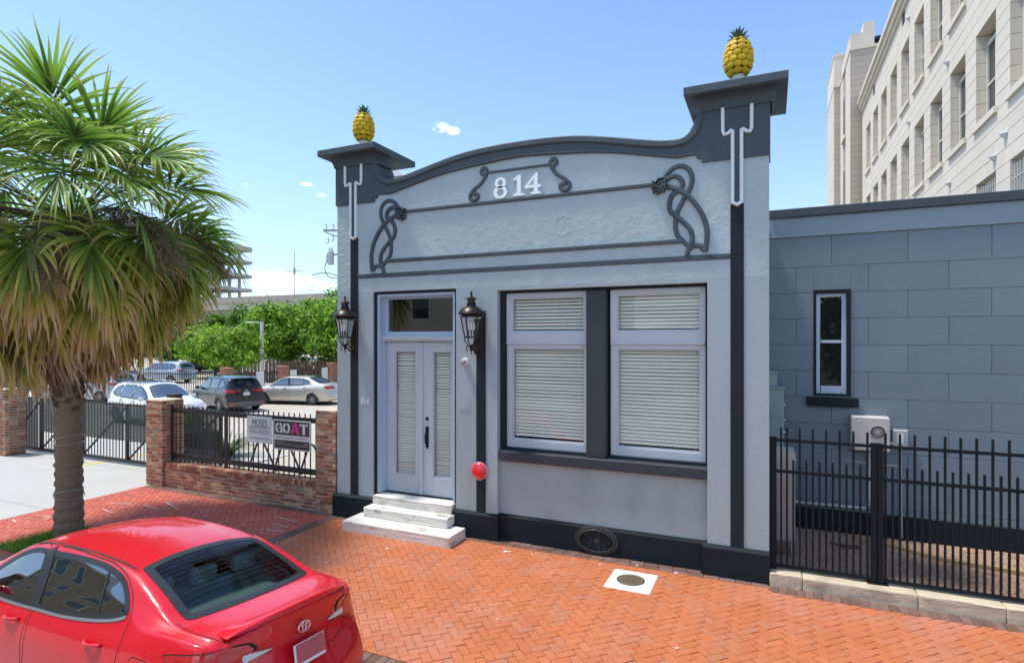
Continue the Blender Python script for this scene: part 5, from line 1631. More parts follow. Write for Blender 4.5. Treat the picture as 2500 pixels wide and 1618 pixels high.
    # wheels and dark arches
    for ax in S['axles']:
        for sg in (1, -1):
            rad = S['wr_']
            wy = W - .115
            wh = root('wheel'); wh.parent = car; wh.location = (ax, sg * wy, rad)
            t = MB(); t.lathe([(rad * .66, -.09), (rad * .93, -.10), (rad, -.075), (rad, .075), (rad * .93, .10), (rad * .66, .09)], (0, 0, 0), 28, 'y')
            o = t.build('tyre', TYRE, None, smooth=True, angle=40); o.parent = wh
            t = MB(); yy = -.075 * -sg
            t.lathe([(rad * .66, -.088), (rad * .69, -.085), (rad * .69, .085), (rad * .66, .088), (rad * .60, .06), (rad * .60, -.06)], (0, 0, 0), 28, 'y')
            for k in range(10):
                a = 2 * PI * k / 10
                t.bar((.03 * math.cos(a), sg * .085, .03 * math.sin(a)), (rad * .64 * math.cos(a), sg * .075, rad * .64 * math.sin(a)), .018, .032, (0, 1, 0))
            t.lathe([(.0, .095 * -sg), (.045, .093 * -sg), (.05, .07 * -sg)], (0, 0, 0), 14, 'y')
            o = t.build('rim', ALLOY, None); o.parent = wh
            t = MB(); t.lathe([(0, .02), (rad * .6, .02), (rad * .6, -.0), (0, -.0)], (0, sg * .03, 0), 20, 'y'); o = t.build('brake_disc', GAPM, None); o.parent = wh
            t = MB(); rows = []
            for yy_, rr_ in ((sg * (W - .30), rad + .05), (sg * (W - .02), rad + .05)): rows.append([(ax + rr_ * math.cos(PI * k / 16), yy_, rad + rr_ * math.sin(PI * k / 16)) for k in range(17)])
            t.grid(rows); o = t.build('wheel_housing', GAPM, car)
            t = MB(); rows = []
            wA, off = (.085, .012) if clad else ((.032, .006) if res < .03 else (.07, .008))
            for rr_ in (rad + .025, rad + .025 + wA):
                row = []
                for k in range(25):
                    a = -.35 + (PI + .7) * k / 24; h = hit(ax + rr_ * math.cos(a), max(z0 + .02, rad + rr_ * math.sin(a)), 's', off, sg)
                    row.append(h if h is not None else (row[-1] if row else Vector((ax, sg * W, rad))))
                rows.append(row)
            rows.insert(0, [Vector((p.x, p.y - sg * .05, p.z)) for p in rows[0]])
            t.grid(rows); t.build('arch_lip', clad or paint_m, car, smooth=True)
    t = MB(); t.box(.35, -W + .12, z0 - .02, L - .4, W - .12, z0 + .02); t.build('underbody', GAPM, car)
    # mirrors, handles
    mx_ = S['front'][3][0] - .18; mz = ip(S['zb'], mx_) + .06
    for sg in (1, -1):
        t = MB(); t.lathe([(0, -.10), (.05, -.09), (.075, -.03), (.07, .05), (.045, .075), (0, .08)], (mx_, sg * (W + .10), mz), 14, 'z', 1.0, 1.35); t.v = [(mx_ + (a - mx_) * .75, b_, mz + (c - mz) * .85) for a, b_, c in t.v]
        t.bar((mx_ + .02, sg * (W - .08), mz - .05), (mx_, sg * (W + .05), mz - .02), .05, .03)
        t.build('door_mirror', paint_m, car, smooth=True, angle=50)
    for k, (hx, hz) in enumerate(S['handles']):
        for sg in (1, -1):
            par = groups.get((k, sg), car)
            h0 = hit(hx, hz, 's', 0, sg)
            if h0 is None: continue
            y = h0.y
            t = MB(); pts = []
            for i in range(11):
                q = i / 10; pts.append((hx - .10 + .20 * q, y + sg * (.006 + .034 * math.sin(PI * q) ** .7), hz + .006 - .010 * q))
            t.tube(pts, .0155, 8)
            t.build('handle', paint_m, par, smooth=True)
            t = MB(); rows = []
            cup = [(hx + .085 * math.cos(2 * PI * i / 20), hz - .006 + .038 * math.sin(2 * PI * i / 20)) for i in range(20)]
            fill('handle_cup', cup, 's', .0015, S.get('cup_m', GAPM), par, sg, 2)
    gap.build('panel_gap', GAPM, car, kind='stuff') if gap.v else None
    # cabin
    t = MB(); t.box(.9, -W + .2, .35, 3.4, W - .2, .40); t.build('cabin_floor', SEATC, car)
    if not far:
        zs_ = ip(S['zb'], 2.0)
        for sx, w_, yy in ((2.35, .25, .36), (2.35, .25, -.36)):
            t = MB(); t.cbox(sx - .12, yy - w_, .40, sx + .45, yy + w_, .62, .05); t.prism([(sx - .08, .60), (sx + .08, .60), (sx - .05, zs_ + .16), (sx - .15, zs_ + .16)], yy - w_ + .02, yy + w_ - .02, 'y')
            t.cbox(sx - .21, yy - .13, zs_ + .18, sx - .11, yy + .13, zs_ + .34, .03); t.bar((sx - .14, yy - .05, zs_ + .1), (sx - .15, yy - .05, zs_ + .2), .012); t.bar((sx - .14, yy + .05, zs_ + .1), (sx - .15, yy + .05, zs_ + .2), .012)
            t.build('front_seat', SEATC, car, smooth=True, angle=40)
        t = MB(); t.prism([(1.45, .60), (1.62, .60), (1.42, zs_ + .12), (1.30, zs_ + .12)], -W + .24, W - .24, 'y')
        for yy in (-.42, 0, .42): t.cbox(1.27, yy - .12, zs_ + .12, 1.37, yy + .12, zs_ + .27, .03)
        t.build('rear_seat', SEATC, car, smooth=True, angle=40)
        t = MB(); t.box(.80, -W + .22, zs_ - .02, 1.40, W - .22, zs_ + .0); t.build('parcel_shelf', mat('parcel_shelf_cloth', (.12, .14, .14), .8) if 'parcel_shelf_cloth' not in MATS else MATS['parcel_shelf_cloth'], car)
        t = MB(); t.cbox(3.0, -W + .2, .55, 3.4, W - .2, zs_ - .02, .06); t.tube([(2.93 + .0, .36 + .18 * math.cos(a * PI / 9), .88 + .16 * math.sin(a * PI / 9)) for a in range(18)], .014, 6, closed=True); t.build('dashboard', SEATC, car, smooth=True, angle=40)
    return car, hit, fill, seam, band, groups


def place(o, local, world, ang, roll=0.0):
    c, s = math.cos(R(ang)), math.sin(R(ang))
    o.rotation_euler = (R(roll), 0, R(ang))
    o.location = (world[0] - (c * local[0] - s * local[1]), world[1] - (s * local[0] + c * local[1]), world[2])


# ---- the red saloon at the kerb
REDM = mat('red_metallic_paint', (.62, .003, .012), .40, coat=.75, spec=.25)
RS = dict(SEDAN); RS['lid'] = (.63, .68, .80); RS['cup_m'] = REDM
red, hit, fill, seam, band, grp = make_car('red_saloon', 'glossy red four-door saloon parked at the kerb in the foreground, seen from behind', 'car', RS, REDM, res=.02, sub=7, glass_m=None)
lid_o = grp.get('lid', red)
t = MB()      # boot lid gap
for sg in (1, -1):
    seam([(.70, .69), (.5, .695), (.34, .67), (.26, .63)], .007, 't', .0012, t, sg)
    seam([(.57, .915), (.55, .86), (.50, .76)], .007, 'r', .0012, t, sg)
seam([(-.50, .765), (-.3, .735), (0, .725), (.3, .735), (.50, .765)], .007, 'r', .0012, t)
seam([(.60, .70), (.7, .72), (.8, .74)], .005, 'r', .0012, t); seam([(.60, .70), (.7, .72), (.8, .74)], .005, 'r', .0012, t, -1)
t.build('boot_gap', GAPM, red, kind='stuff')
for sg in (1, -1):
    fill('fuel_flap' if sg > 0 else 'blank_flap', [(.77, .90), (.92, .90), (.945, .87), (.945, .76), (.92, .735), (.78, .735), (.755, .76), (.75, .87)], 's', .0022, REDM, red, sg, 2) if sg > 0 else None
t = MB(); band([(.77, .90), (.92, .90), (.945, .87), (.945, .76), (.92, .735), (.78, .735), (.755, .76), (.75, .87)], .006, 's', .003, t); t.build('flap_gap', GAPM, red)
t = MB()
for sg in (1, -1): band(cr([(.195, .992), (.32, 1.002), (.46, .987), (.59, .972), (.63, .95), (.50, .883), (.34, .812), (.195, .772)], 4, True), .008, 's', .004, t, sg)
t.build('lamp_gap', GAPM, red, kind='stuff')
for sg in (1, -1):      # tail lamps wrap round the corner
    o = fill('tail_lamp', cr([(.20, .985), (.32, .995), (.46, .98), (.58, .965), (.62, .95), (.50, .89), (.34, .82), (.20, .78)], 4, True), 's', .007, LAMPRED, red, sg, 4)
    o = fill('tail_lamp', cr([(.70, .975), (.63, .97), (.57, .955), (.54, .92), (.535, .84), (.58, .80), (.64, .79), (.70, .79)], 4, True), 'r', .007, LAMPRED, red, sg, 4)
    o = fill('boot_lamp', cr([(.535, .93), (.46, .927), (.35, .912), (.28, .894), (.36, .87), (.46, .845), (.52, .835)], 4, True), 'r', .006, LAMPRED, red, sg, 4)
    fill('reversing_lens', cr([(.53, .918), (.46, .916), (.36, .904), (.30, .894), (.37, .884), (.46, .876), (.525, .872)], 4, True), 'r', .010, LAMPCLR, o, sg, 3)
    fill('reflector', cr([(.70, .40), (.55, .39), (.54, .35), (.70, .36)], 3, True), 'r', .006, LAMPRED, red, sg, 2)
# spoiler lip on the boot lid
t = MB(); rows = []
for k in range(33):
    y = -.635 + 1.27 * k / 32; a = abs(y) / .635
    x = .150 + .10 * a ** 2.2; h = hit(x + .06, y, 't', 0); z = h.z; e = .045 * (1 - a ** 6) + .004
    z1 = hit(x + .17, y, 't', 0).z
    rows.append([(x + .18, y, z1 - .004), (x + .10, y, (z + z1) / 2 + .45 * e), (x + .03, y, z + e), (x + .008, y, z + e * .96), (x - .004, y, z + e * .75), (x + .012, y, z + .1 * e - .004), (x + .05, y, z - .03)])
t.grid(rows); t.build('spoiler', REDM, lid_o, smooth=True)
# number plate (blank), bracket and badge
hz = hit(0, .80, 'r', 0); hn = (hit(0, .93, 'r', 0) - hit(0, .79, 'r', 0)); tl = math.atan2(hn.x, hn.z)
t = MB(); t.cbox(-.014, -.165, -.085, -.008, .165, .085, .002); o = t.build('plate_frame', PLATE, None); o.parent = lid_o; o.location = hz + Vector((-.055, 0, -.01)); o.rotation_euler = (0, .22, 0)
t = MB(); t.box(-.017, -.158, -.060, -.0145, .145, .079); o2 = t.build('number_plate', mat('faded_red_plate', (.45, .085, .10), .5), None); o2.parent = o
t = MB()
for y in (-.10, .10): t.lathe([(.006, .0), (.005, .003), (0, .003)], (-.0155, y, -.072), 8, 'x'); 
t.v = [(-.0155 - abs(a + .0155), b_, c) for a, b_, c in t.v]
t.build('plate_screw', INK, o)
hb = hit(0, .955, 'r', .022); hn = (hit(0, 1.03, 'r', 0) - hit(0, .96, 'r', 0)); tl = math.atan2(hn.x, hn.z)
def ell(rx, rz, cz=0): return [(-.012, rx * math.cos(2 * PI * k / 28), cz + rz * math.sin(2 * PI * k / 28)) for k in range(28)]
t = MB(); t.tube(ell(.062, .042), .0055, 6, closed=True); t.tube(ell(.020, .040), .0045, 6, closed=True); t.tube(ell(.042, .016, .022), .0045, 6, closed=True)
o = t.build('emblem', CHROME, None, smooth=True); o.parent = lid_o; o.location = hb; o.rotation_euler = (0, tl, 0)
hb = hit(-.40, .93, 'r', .004); vs, fs = text_mesh('S', .062, .002)
t = MB(); t.add([(hb.x - v[2], -.40 - v[0], hb.z + v[1]) for v in vs], fs); t.build('trim_letter', CHROME, lid_o)
# boot crease and bumper step
t = MB()
for sg in (1, -1): seam([(.40, .905), (.30, .84), (.235, .74)], .010, 'r', .003, t, sg)
t.build('lid_crease', REDM, lid_o)
# heater lines in the rear glass, roof drip mouldings, shark-fin
t = MB()
for k in range(11):
    xx = .78 + k * .05; pts = []
    for i in range(15):
        yy = -.58 + 1.16 * i / 14
        if inside((xx, yy), inset(cr([(x, y) for x, y in RS['rear']] + [(x, -y) for x, y in reversed(RS['rear'][1:-1])], 4, True), .055)): pts.append((xx, yy))
    if len(pts) > 2: seam(pts, .0022, 't', .0015, t)
t.build('heater_lines', mat('heater_line', (.035, .03, .028), .6), red, kind='stuff')
for sg in (1, -1):
    t = MB(); seam([(1.37, .585), (1.7, .585), (2.1, .590), (2.5, .592), (2.80, .59)], .022, 't', .0035, t, sg); t.build('roof_moulding', mat('roof_gutter', (.05, .02, .02), .5) if 'roof_gutter' not in MATS else MATS['roof_gutter'], red, smooth=True)
    t = MB(); seam([(3.28, .978), (2.7, .960), (2.2, .972), (1.86, .984), (1.52, 1.018), (1.28, 1.06), (1.15, 1.10)], .022, 's', .006, t, sg); t.build('belt_moulding', mat('dull_chrome', (.36, .38, .39), .3, metal=.6) if 'dull_chrome' not in MATS else MATS['dull_chrome'], red, smooth=True)
    fill('head_lamp', cr([(4.05, .80), (4.35, .74), (4.45, .66), (4.2, .66), (4.0, .73)], 4, True), 's', .006, LAMPCLR, red, sg, 3)
red.scale = (1.05, 1.05, 1.05)
place(red, (0, 0), (-3.48, -4.80, -.170), 179.8, 4.5)
# ---- cars in the car park
def lamps(car, fill, S, suv=False):
    for sg in (1, -1):
        if suv:
            fill('tail_lamp', cr([(.80, 1.08), (.62, 1.06), (.48, 1.0), (.46, .95), (.62, .93), (.80, .94)], 4, True), 'r', .008, LAMPRED, car, sg, 3)
            fill('tail_lamp', cr([(.10, 1.06), (.30, 1.08), (.45, 1.05), (.30, .97), (.12, .94)], 4, True), 's', .008, LAMPRED, car, sg, 3)
            fill('reflector', cr([(.78, .46), (.62, .45), (.60, .40), (.76, .40)], 3, True), 'r', .016, LAMPRED, car, sg, 2)
        else:
            fill('tail_lamp', cr([(.76, .96), (.60, .95), (.42, .92), (.42, .85), (.60, .83), (.78, .85)], 4, True), 'r', .008, LAMPRED, car, sg, 3)
            fill('tail_lamp', cr([(.10, .95), (.25, .95), (.40, .93), (.28, .86), (.12, .83)], 4, True), 's', .008, LAMPRED, car, sg, 3)
        L_ = S['L']
        fill('head_lamp', cr([(L_ - .55, .90), (L_ - .25, .86), (L_ - .14, .76), (L_ - .35, .74), (L_ - .6, .80)], 4, True), 's', .008, LAMPCLR, car, sg, 3)
        fill('head_lamp', cr([(.72, .84), (.55, .82), (.42, .76), (.45, .70), (.70, .72)], 4, True), 'f', .008, LAMPCLR, car, sg, 3)
    fill('grille', cr([(-.36, .70), (0, .73), (.36, .70), (.32, .52), (0, .50), (-.32, .52)], 3, True), 'f', .006, BLACKTRIM, car, 1, 3)
def plate(hit, car, z):
    h = hit(0, z, 'r', .012)
    t = MB(); t.cbox(h.x - .006, -.15, z - .075, h.x + .004, .15, z + .075, .003); o = t.build('number_plate', PLATE, car)
    t = MB(); vs, fs = text_mesh('— —', .06, .001); t.add([(h.x - .008 - v[2], -v[0], z + v[1]) for v in vs], fs)
SILVER = paint('silver_paint', (.60, .57, .50), .35, .3)
acc, h_, f_, s_, b_, g_ = make_car('silver_saloon', 'pale silver saloon parked side-on in the car park beside the shopfront corner', 'car', dict(SEDAN, W=.92), SILVER, res=.05, sub=4, far=False, group='cars parked in the car park')
lamps(acc, f_, SEDAN); plate(h_, acc, .80); acc.scale = (1.03, 1.0, 1.0)
place(acc, (.98, .90), (-21.36, 14.28, -.10), 192.0)
BLK = paint('black_paint', (.010, .012, .016), .2, .25)
CLAD = mat('grey_plastic_cladding', (.13, .125, .12), .6)
cx5, h_, f_, s_, b_, g_ = make_car('black_crossover', 'black crossover with grey cladding parked nose away between the white and silver cars', 'car', SUV, BLK, res=.05, sub=4, clad=CLAD, group='cars parked in the car park')
lamps(cx5, f_, SUV, True); plate(h_, cx5, .86)
t = MB(); 
rows = []
for z in (.30, .38, .46, .52): rows.append([h_(-.84 + 1.68 * k / 24, z, 'r', .010) for k in range(25)])
t.grid(rows); t.build('bumper_cladding', CLAD, cx5, smooth=True)
hb = h_(0, 1.0, 'r', .008)
t = MB(); t.tube([(hb.x, .07 * math.cos(2 * PI * k / 22), 1.0 + .052 * math.sin(2 * PI * k / 22)) for k in range(22)], .007, 5, closed=True); t.tube(cr([(hb.x, -.058, 1.025), (hb.x, -.03, 1.015), (hb.x, 0, .975), (hb.x, .03, 1.015), (hb.x, .058, 1.025)], 4), .006, 5); t.build('emblem', CHROME, cx5, smooth=True)
t = MB(); t.prism([(.36, 1.63), (.20, 1.60), (.16, 1.585), (.36, 1.60)], -.60, .60, 'y'); t.build('roof_spoiler', BLK, cx5)
t = MB(); t.tube([(.16, -.1, 1.20), (.20, .3, 1.22)], .012, 5); t.build('rear_wiper', BLACKTRIM, cx5)
place(cx5, (.92, .92), (-23.2, 10.25, -.10), 163.0)
WHT = paint('white_car_paint', (.78, .78, .77), .0, .3)
esc, h_, f_, s_, b_, g_ = make_car('white_crossover', 'white crossover with dark roof glass parked nose-right behind the railings', 'car', SUV, WHT, res=.05, sub=4, group='cars parked in the car park')
lamps(esc, f_, SUV, True)
t = MB(); f_('roof_glass', cr([(1.0, .45), (1.0, -.45), (2.35, -.45), (2.35, .45)], 5, True), 't', .006, DARKGLASS, esc, 1, 4)
for sg in (1, -1):
    pts = [h_(x, .60, 't', .05, sg) for x in (.65, .9, 1.4, 1.9, 2.3, 2.5)]; pts[0].z -= .05; pts[-1].z -= .05
    t = MB(); t.tube(pts, .016, 6); t.build('roof_rail', ALLOY, esc, smooth=True)
place(esc, (SUV['L'], 0), (-20.4, 6.7, -.10), -7.0)
DGRN = paint('dark_green_black_paint', (.012, .022, .022), .2, .25)
fs_, h_, f_, s_, b_, g_ = make_car('dark_saloon', 'very dark saloon far off beyond the iron fence beside the small bright tree', 'car', SEDAN, DGRN, res=.09, sub=3, detail=False, far=True, group='cars parked beyond the far fence')
lamps(fs_, f_, SEDAN)
place(fs_, (0, 0), (-56.5, 33.3, -.1), 22.0)
BLU = paint('pale_blue_silver_paint', (.42, .50, .58), .3, .3)
c2, h_, f_, s_, b_, g_ = make_car('pale_blue_hatchback', 'pale blue-grey car beyond the iron fence behind the white crossover, red lamp to the right', 'car', SUV, BLU, res=.09, sub=3, detail=False, far=True, group='cars parked beyond the far fence')
lamps(c2, f_, SUV, True)
place(c2, (0, 0), (-41.3, 22.3, -.1), 192.0)
c3 = copy_tree(c2); c3['label'] = 'pale silver car half hidden by the palm trunk, left of the white crossover'
place(c3, (0, 0), (-31.8, 11.6, -.1), 196.0)
# ================================================================== palm
PALM = leafy('palm_frond_green', [(0, (.10, .19, .035)), (.45, (.21, .37, .055)), (.80, (.31, .43, .08)), (1, (.36, .29, .12))], .42, .38, .28)
PALMO = leafy('palm_frond_ageing', [(0, (.18, .26, .035)), (.42, (.35, .44, .06)), (.62, (.56, .52, .11)), (.82, (.62, .42, .20)), (1, (.64, .48, .34))], .45, .45, .25)
PALMD = leafy('palm_frond_dead', [(0, (.24, .16, .08)), (.5, (.38, .26, .14)), (1, (.52, .39, .27))], .15, .7, .3)
PALMY = leafy('palm_frond_yellowing', [(0, (.13, .22, .035)), (.45, (.27, .38, .06)), (.75, (.46, .45, .09)), (1, (.50, .36, .16))], .42, .4, .28)
BARK = mat('palm_bark', (.215, .15, .098), .95, var=.35, vscale=14, vx=(1, 1, 3.5), bump=.02, bscale=28, bump2=.02, bscale2=9, stain=(.31, .24, .165), stain_amt=.5, stain_scale=7, stain_pos=.56)
FIBRE = mat('palm_fibre', (.085, .058, .036), .95, var=.4, vscale=25)
TWIG = mat('dry_twig', (.15, .105, .07), .9, rnd=.3)
PX, PY = -10.63, -2.73
palm = root('palm_tree', 'cabbage palm with a huge fan-leaf crown and tan drooping skirt beside the red saloon', 'palm tree', (PX, PY, 0))
rt = random.Random(12)
t = MB(); rows = []
nr, na = 150, 26
for i in range(nr + 1):
    z = -.05 + 5.35 * i / nr; r = .188 - .008 * z / 3 + (.03 * math.exp(-z * 2.2)) + (.05 * max(0, min(1, (z - 2.4) / 1.2)))
    rw_ = .011 * math.sin(z * 38 + 1.2 * math.sin(z * 5))
    amp = .013 + .024 * max(0, min(1, (z - 1.8) / 1.5))
    rows.append([(PX + (r + rw_ + rt.gauss(0, amp * .6)) * math.cos(2 * PI * k / na), PY + (r + rw_ + rt.gauss(0, amp * .6)) * math.sin(2 * PI * k / na), z) for k in range(na)])
t.grid(rows, close_u=True); t.build('trunk', BARK, palm, smooth=True)
# old leaf bases standing off the upper trunk
t = MB()
for k in range(190):
    z = 2.1 + 3.2 * (k / 190) ** .9; a = k * 2.399; r = .195 + .05 * min(1, max(0, (z - 2.4) / 1.2)); d = Vector((math.cos(a), math.sin(a), 0)); s = Vector((-d.y, d.x, 0))
    c = Vector((PX, PY, z)) + d * (r - .02); w = rt.uniform(.035, .07); ln = rt.uniform(.05, .10) * (1 + max(0, z - 3.4) * .8); o = d * rt.uniform(.02, .05) + Vector((0, 0, ln))
    t.add([c - s * w, c + s * w, c + s * w * .5 + o, c - s * w * .5 + o, c - s * w + d * .03, c + s * w + d * .03, c + s * w * .5 + o + d * .02, c - s * w * .5 + o + d * .02],
          [(0, 1, 2, 3), (4, 5, 6, 7), (0, 4, 7, 3), (1, 5, 6, 2), (3, 2, 6, 7), (0, 1, 5, 4)])
t.build('leaf_bases', FIBRE, palm, kind='stuff')
WIRE = mat('steel_wire', (.45, .44, .42), .4, metal=.5)
for z0, dz in ((1.63, .07), (1.54, .02), (.76, .04), (.68, -.03)):
    t = MB(); t.tube([(PX + .215 * math.cos(2 * PI * k / 30), PY + .215 * math.sin(2 * PI * k / 30), z0 + dz * math.cos(2 * PI * k / 30)) for k in range(30)], .006, 5, closed=True); t.build('tie_wire', WIRE, palm, smooth=True)


def frond(az, el, pet, R_, droop, material, seed, z0=None, nseg=40, spread=112, curl=.55, width=.034):
    pet *= .79; R_ *= .84; width *= .95; z0 = z0 + .12
    """one fan leaf: stalk, then blades fanned round its bent rib, tips falling"""
    rr = random.Random(seed)
    hz = Vector((math.cos(az), math.sin(az), 0)); side = Vector((-hz.y, hz.x, 0)); up = Vector((0, 0, 1))
    base = Vector((PX, PY, z0)) + hz * .15
    pts = []; e = el; p = base.copy(); n = 9
    for i in range(n + 1):
        pts.append(p.copy()); p = p + (hz * math.cos(e) + up * math.sin(e)) * (pet / n); e -= droop * .55 / n
    m = MB(); m.t = []
    # stalk
    a = len(m.v); m.tube(pts, .022, 5, .012); m.t += [.15] * (len(m.v) - a)
    # rib carries on and bends down
    rib = []; n2 = 8
    for i in range(n2 + 1):
        rib.append((p.copy(), e)); p = p + (hz * math.cos(e) + up * math.sin(e)) * (R_ * .42 / n2); e -= droop * 1.1 / n2
    roll = rr.uniform(-.5, .5)
    for k in range(nseg):
        f = (k + .5) / nseg * 2 - 1; ang = f * R(spread) + rr.gauss(0, .035)
        q = 1 - abs(f); ri = rib[min(n2, int(q * n2))]; o, e_ = ri
        fw = hz * math.cos(e_) + up * math.sin(e_); nn = -hz * math.sin(e_) + up * math.cos(e_)
        sd = side * math.cos(roll) + nn * math.sin(roll); nv = nn * math.cos(roll) - side * math.sin(roll)
        d = fw * math.cos(ang) + sd * math.sin(ang) + nv * (.22 * abs(math.sin(ang)))
        d.normalize()
        ln = R_ * (1.0 - .30 * abs(f) ** 1.6) * rr.uniform(.78, 1.10) * (1 - .25 * q)
        w0 = width * rr.uniform(.8, 1.15)
        c = o.copy(); dd = d.copy(); st = 8; rows = []; ts = []
        cr_ = dd.cross(nv); cr_ = cr_.normalized() if cr_.length > 1e-4 else side
        g = curl * rr.uniform(.6, 1.6)
        tw = rr.gauss(0, .25)
        for i in range(st + 1):
            u = i / st; w = w0 * (.55 + 1.2 * u) if u < .35 else w0 * .97 * (1 - ((u - .35) / .65) ** 1.5) + .0012
            ww = cr_ * math.cos(tw * u) + nv * math.sin(tw * u)
            rows.append([c - ww * w, c - nv * (.35 * w) , c + ww * w]); ts += [u] * 3
            dd = dd + Vector((0, 0, -1)) * (g * (u ** 1.7) / st * 3.0); dd.normalize()
            c = c + dd * (ln / st)
        m.grid(rows); m.t += ts
    return m.build('frond', material, palm)


rf = random.Random(77); sd = 0
for ring_, (n, el, pet, R_, dr, mt, z, curl) in enumerate((
        (6, 78, 1.30, 1.65, .45, PALM, 5.2, .5), (8, 60, 1.5, 1.7, .55, PALM, 5.2, .65), (13, 40, 1.75, 1.7, .7, PALM, 5.1, .9), (14, 21, 1.85, 1.7, .8, PALM, 5.05, 1.0),
        (14, 6, 1.85, 1.6, .9, PALMY, 5.0, 1.0), (18, -4, 1.88, 1.42, 1.0, PALMO, 4.95, 2.0), (18, -14, 1.80, 1.45, 1.1, PALMO, 4.85, 2.2), (18, -27, 1.7, 1.45, 1.1, PALMO, 4.7, 2.2),
        (17, -42, 1.5, 1.40, 1.0, PALMO, 4.6, 1.8), (14, -58, 1.15, 1.5, .7, PALMD, 4.45, 1.0))):
    for k in range(n):
        az = 2 * PI * (k + .5 * (ring_ % 2)) / n + rf.gauss(0, .16); sd += 1
        sh_ = 1 - (.20 * max(0, math.cos(az - .15)) if el <= 10 else 0)      # leans away from the building side
        frond(az, R(el + rf.gauss(0, 6)), pet * sh_ * rf.uniform(.82, 1.12), R_ * rf.uniform(.88, 1.08), dr * rf.uniform(.7, 1.25), mt, sd, z + rf.uniform(-.2, .2), curl=curl, nseg=46 if mt is PALM else 40, width=.03 if mt is PALM else .036)
# dead fronds hanging on the left side
for k in range(8):
    sd += 1; frond(R(rf.uniform(165, 260)), R(-62 + rf.gauss(0, 8)), 1.5, 1.7, .6, PALMD, sd, 4.9 + rf.uniform(-.3, .3), curl=.9)
# spent flower stalks, twiggy and brown
for az, el in ((5, 8), (-35, -4), (60, 10), (150, 5), (200, -5), (-80, 0), (265, 2)):
    m = MB(); rr = random.Random(az + 500); h = Vector((math.cos(R(az)), math.sin(R(az)), 0)); p = Vector((PX, PY, 5.15)) + h * .2; e = R(el + 18); pts = []
    for i in range(15): pts.append(p.copy()); p = p + (h * math.cos(e) + Vector((0, 0, math.sin(e)))) * .175; e -= .115
    m.tube(pts, .02, 5, .006)
    for k in range(420):
        i = rr.randrange(5, 15); c = pts[i] + Vector((rr.gauss(0, .08), rr.gauss(0, .08), rr.gauss(0, .05))); d = Vector((rr.gauss(0, .55), rr.gauss(0, .55), rr.uniform(-1.6, .2))).normalized(); ln = rr.uniform(.18, .5)
        s = d.orthogonal().normalized() * .0045; b2 = c + d * ln * .5 + Vector((rr.gauss(0, .03), rr.gauss(0, .03), 0)); e2 = c + d * ln + Vector((rr.gauss(0, .06), rr.gauss(0, .06), -.04))
        m.add([c - s, c + s, b2 + s, b2 - s, e2], [(0, 1, 2, 3), (3, 2, 4)])
    m.build('flower_stalk', TWIG, palm)

# ================================================================== broadleaf trees and hedges behind the car park
LEAFA = leafy('bright_green_leaves', [(0, (.085, .21, .015)), (.5, (.18, .37, .025)), (1, (.30, .48, .05))], .45, .45, .5, attr=None)
LEAFB = leafy('lime_green_leaves', [(0, (.14, .29, .02)), (.5, (.21, .39, .03)), (1, (.30, .46, .06))], .45, .45, .5, attr=None)
LEAFC = leafy('deep_green_leaves', [(0, (.05, .13, .015)), (.5, (.085, .21, .02)), (1, (.13, .27, .03))], .42, .45, .5, attr=None)
TRUNKM = mat('tree_bark', (.10, .075, .055), .9, var=.3, vscale=6)
def tree(name, label, x, y, z0, h, rx, ry, material, n_cl, per, leaf, seed, group=None, cat='tree', trunk=True, low=.18):
    rr = random.Random(seed); o = root(name, label, cat, (x, y, z0), group=group)
    cz = z0 + h * (.5 + low / 2); rz = h * (.5 - low / 2)
    if trunk:
        t = MB(); t.tube([(x, y, z0), (x + .1, y, z0 + h * .25), (x - .05, y + .1, z0 + h * .5)], .05 * h * .55, 8, .03 * h * .5)
        for k in range(9):
            a = rr.uniform(0, 6.28); r = rr.uniform(.4, .8); e = Vector((x + rx * r * math.cos(a), y + ry * r * math.sin(a), cz + rz * rr.uniform(-.3, .6)))
            s = Vector((x, y, z0 + h * rr.uniform(.2, .48))); t.tube([s, (s + e) / 2 + Vector((0, 0, .12 * h * .3)), e], .012 * h, 5, .004 * h)
        t.build('trunk', TRUNKM, o)
    m = MB()
    for c in range(n_cl):
        u = rr.uniform(-1, 1); a = rr.uniform(0, 2 * PI); q = math.sqrt(1 - u * u); rad = rr.uniform(.45, 1.0) ** .6 * rr.uniform(.78, 1.1)
        c0 = Vector((x + rx * rad * q * math.cos(a), y + ry * rad * q * math.sin(a), cz + rz * rad * u)); out = Vector((q * math.cos(a), q * math.sin(a), u + .35)).normalized()
        sz = rr.uniform(.55, 1.1) * min(rx, h * .5) * .26
        for k in range(per):
            p = c0 + Vector((rr.gauss(0, sz * .6), rr.gauss(0, sz * .6), rr.gauss(0, sz * .38)))
            nv = (out + Vector((rr.gauss(0, .6), rr.gauss(0, .6), rr.gauss(0, .5)))).normalized(); s = nv.orthogonal().normalized(); s = (Matrix.Rotation(rr.uniform(0, 6.28), 3, nv) @ s); w = nv.cross(s)
            l = leaf * rr.uniform(.6, 1.35)
            m.add([p - s * l, p - w * l * .42, p + s * l, p + w * l * .42 + nv * l * .2], [(0, 1, 2, 3)])
    m.build('crown', material, o)
    return o
G = 'trees behind the car park'
tree('broad_tree', 'big broad bright green tree beyond the iron fence, next to the shopfront corner', -30.8, 28.6, -.1, 7.3, 4.3, 4.0, LEAFA, 190, 95, .17, 1, G)
tree('broad_tree', 'second bright green tree left of the biggest one, under the elevated road', -36.6, 27.4, -.1, 6.7, 3.0, 3.2, LEAFA, 130, 90, .17, 2, G)
tree('broad_tree', 'deep green tree in front of the bare concrete frame building', -47.8, 32.5, -.1, 6.3, 4.0, 3.6, LEAFC, 120, 90, .2, 3, G)
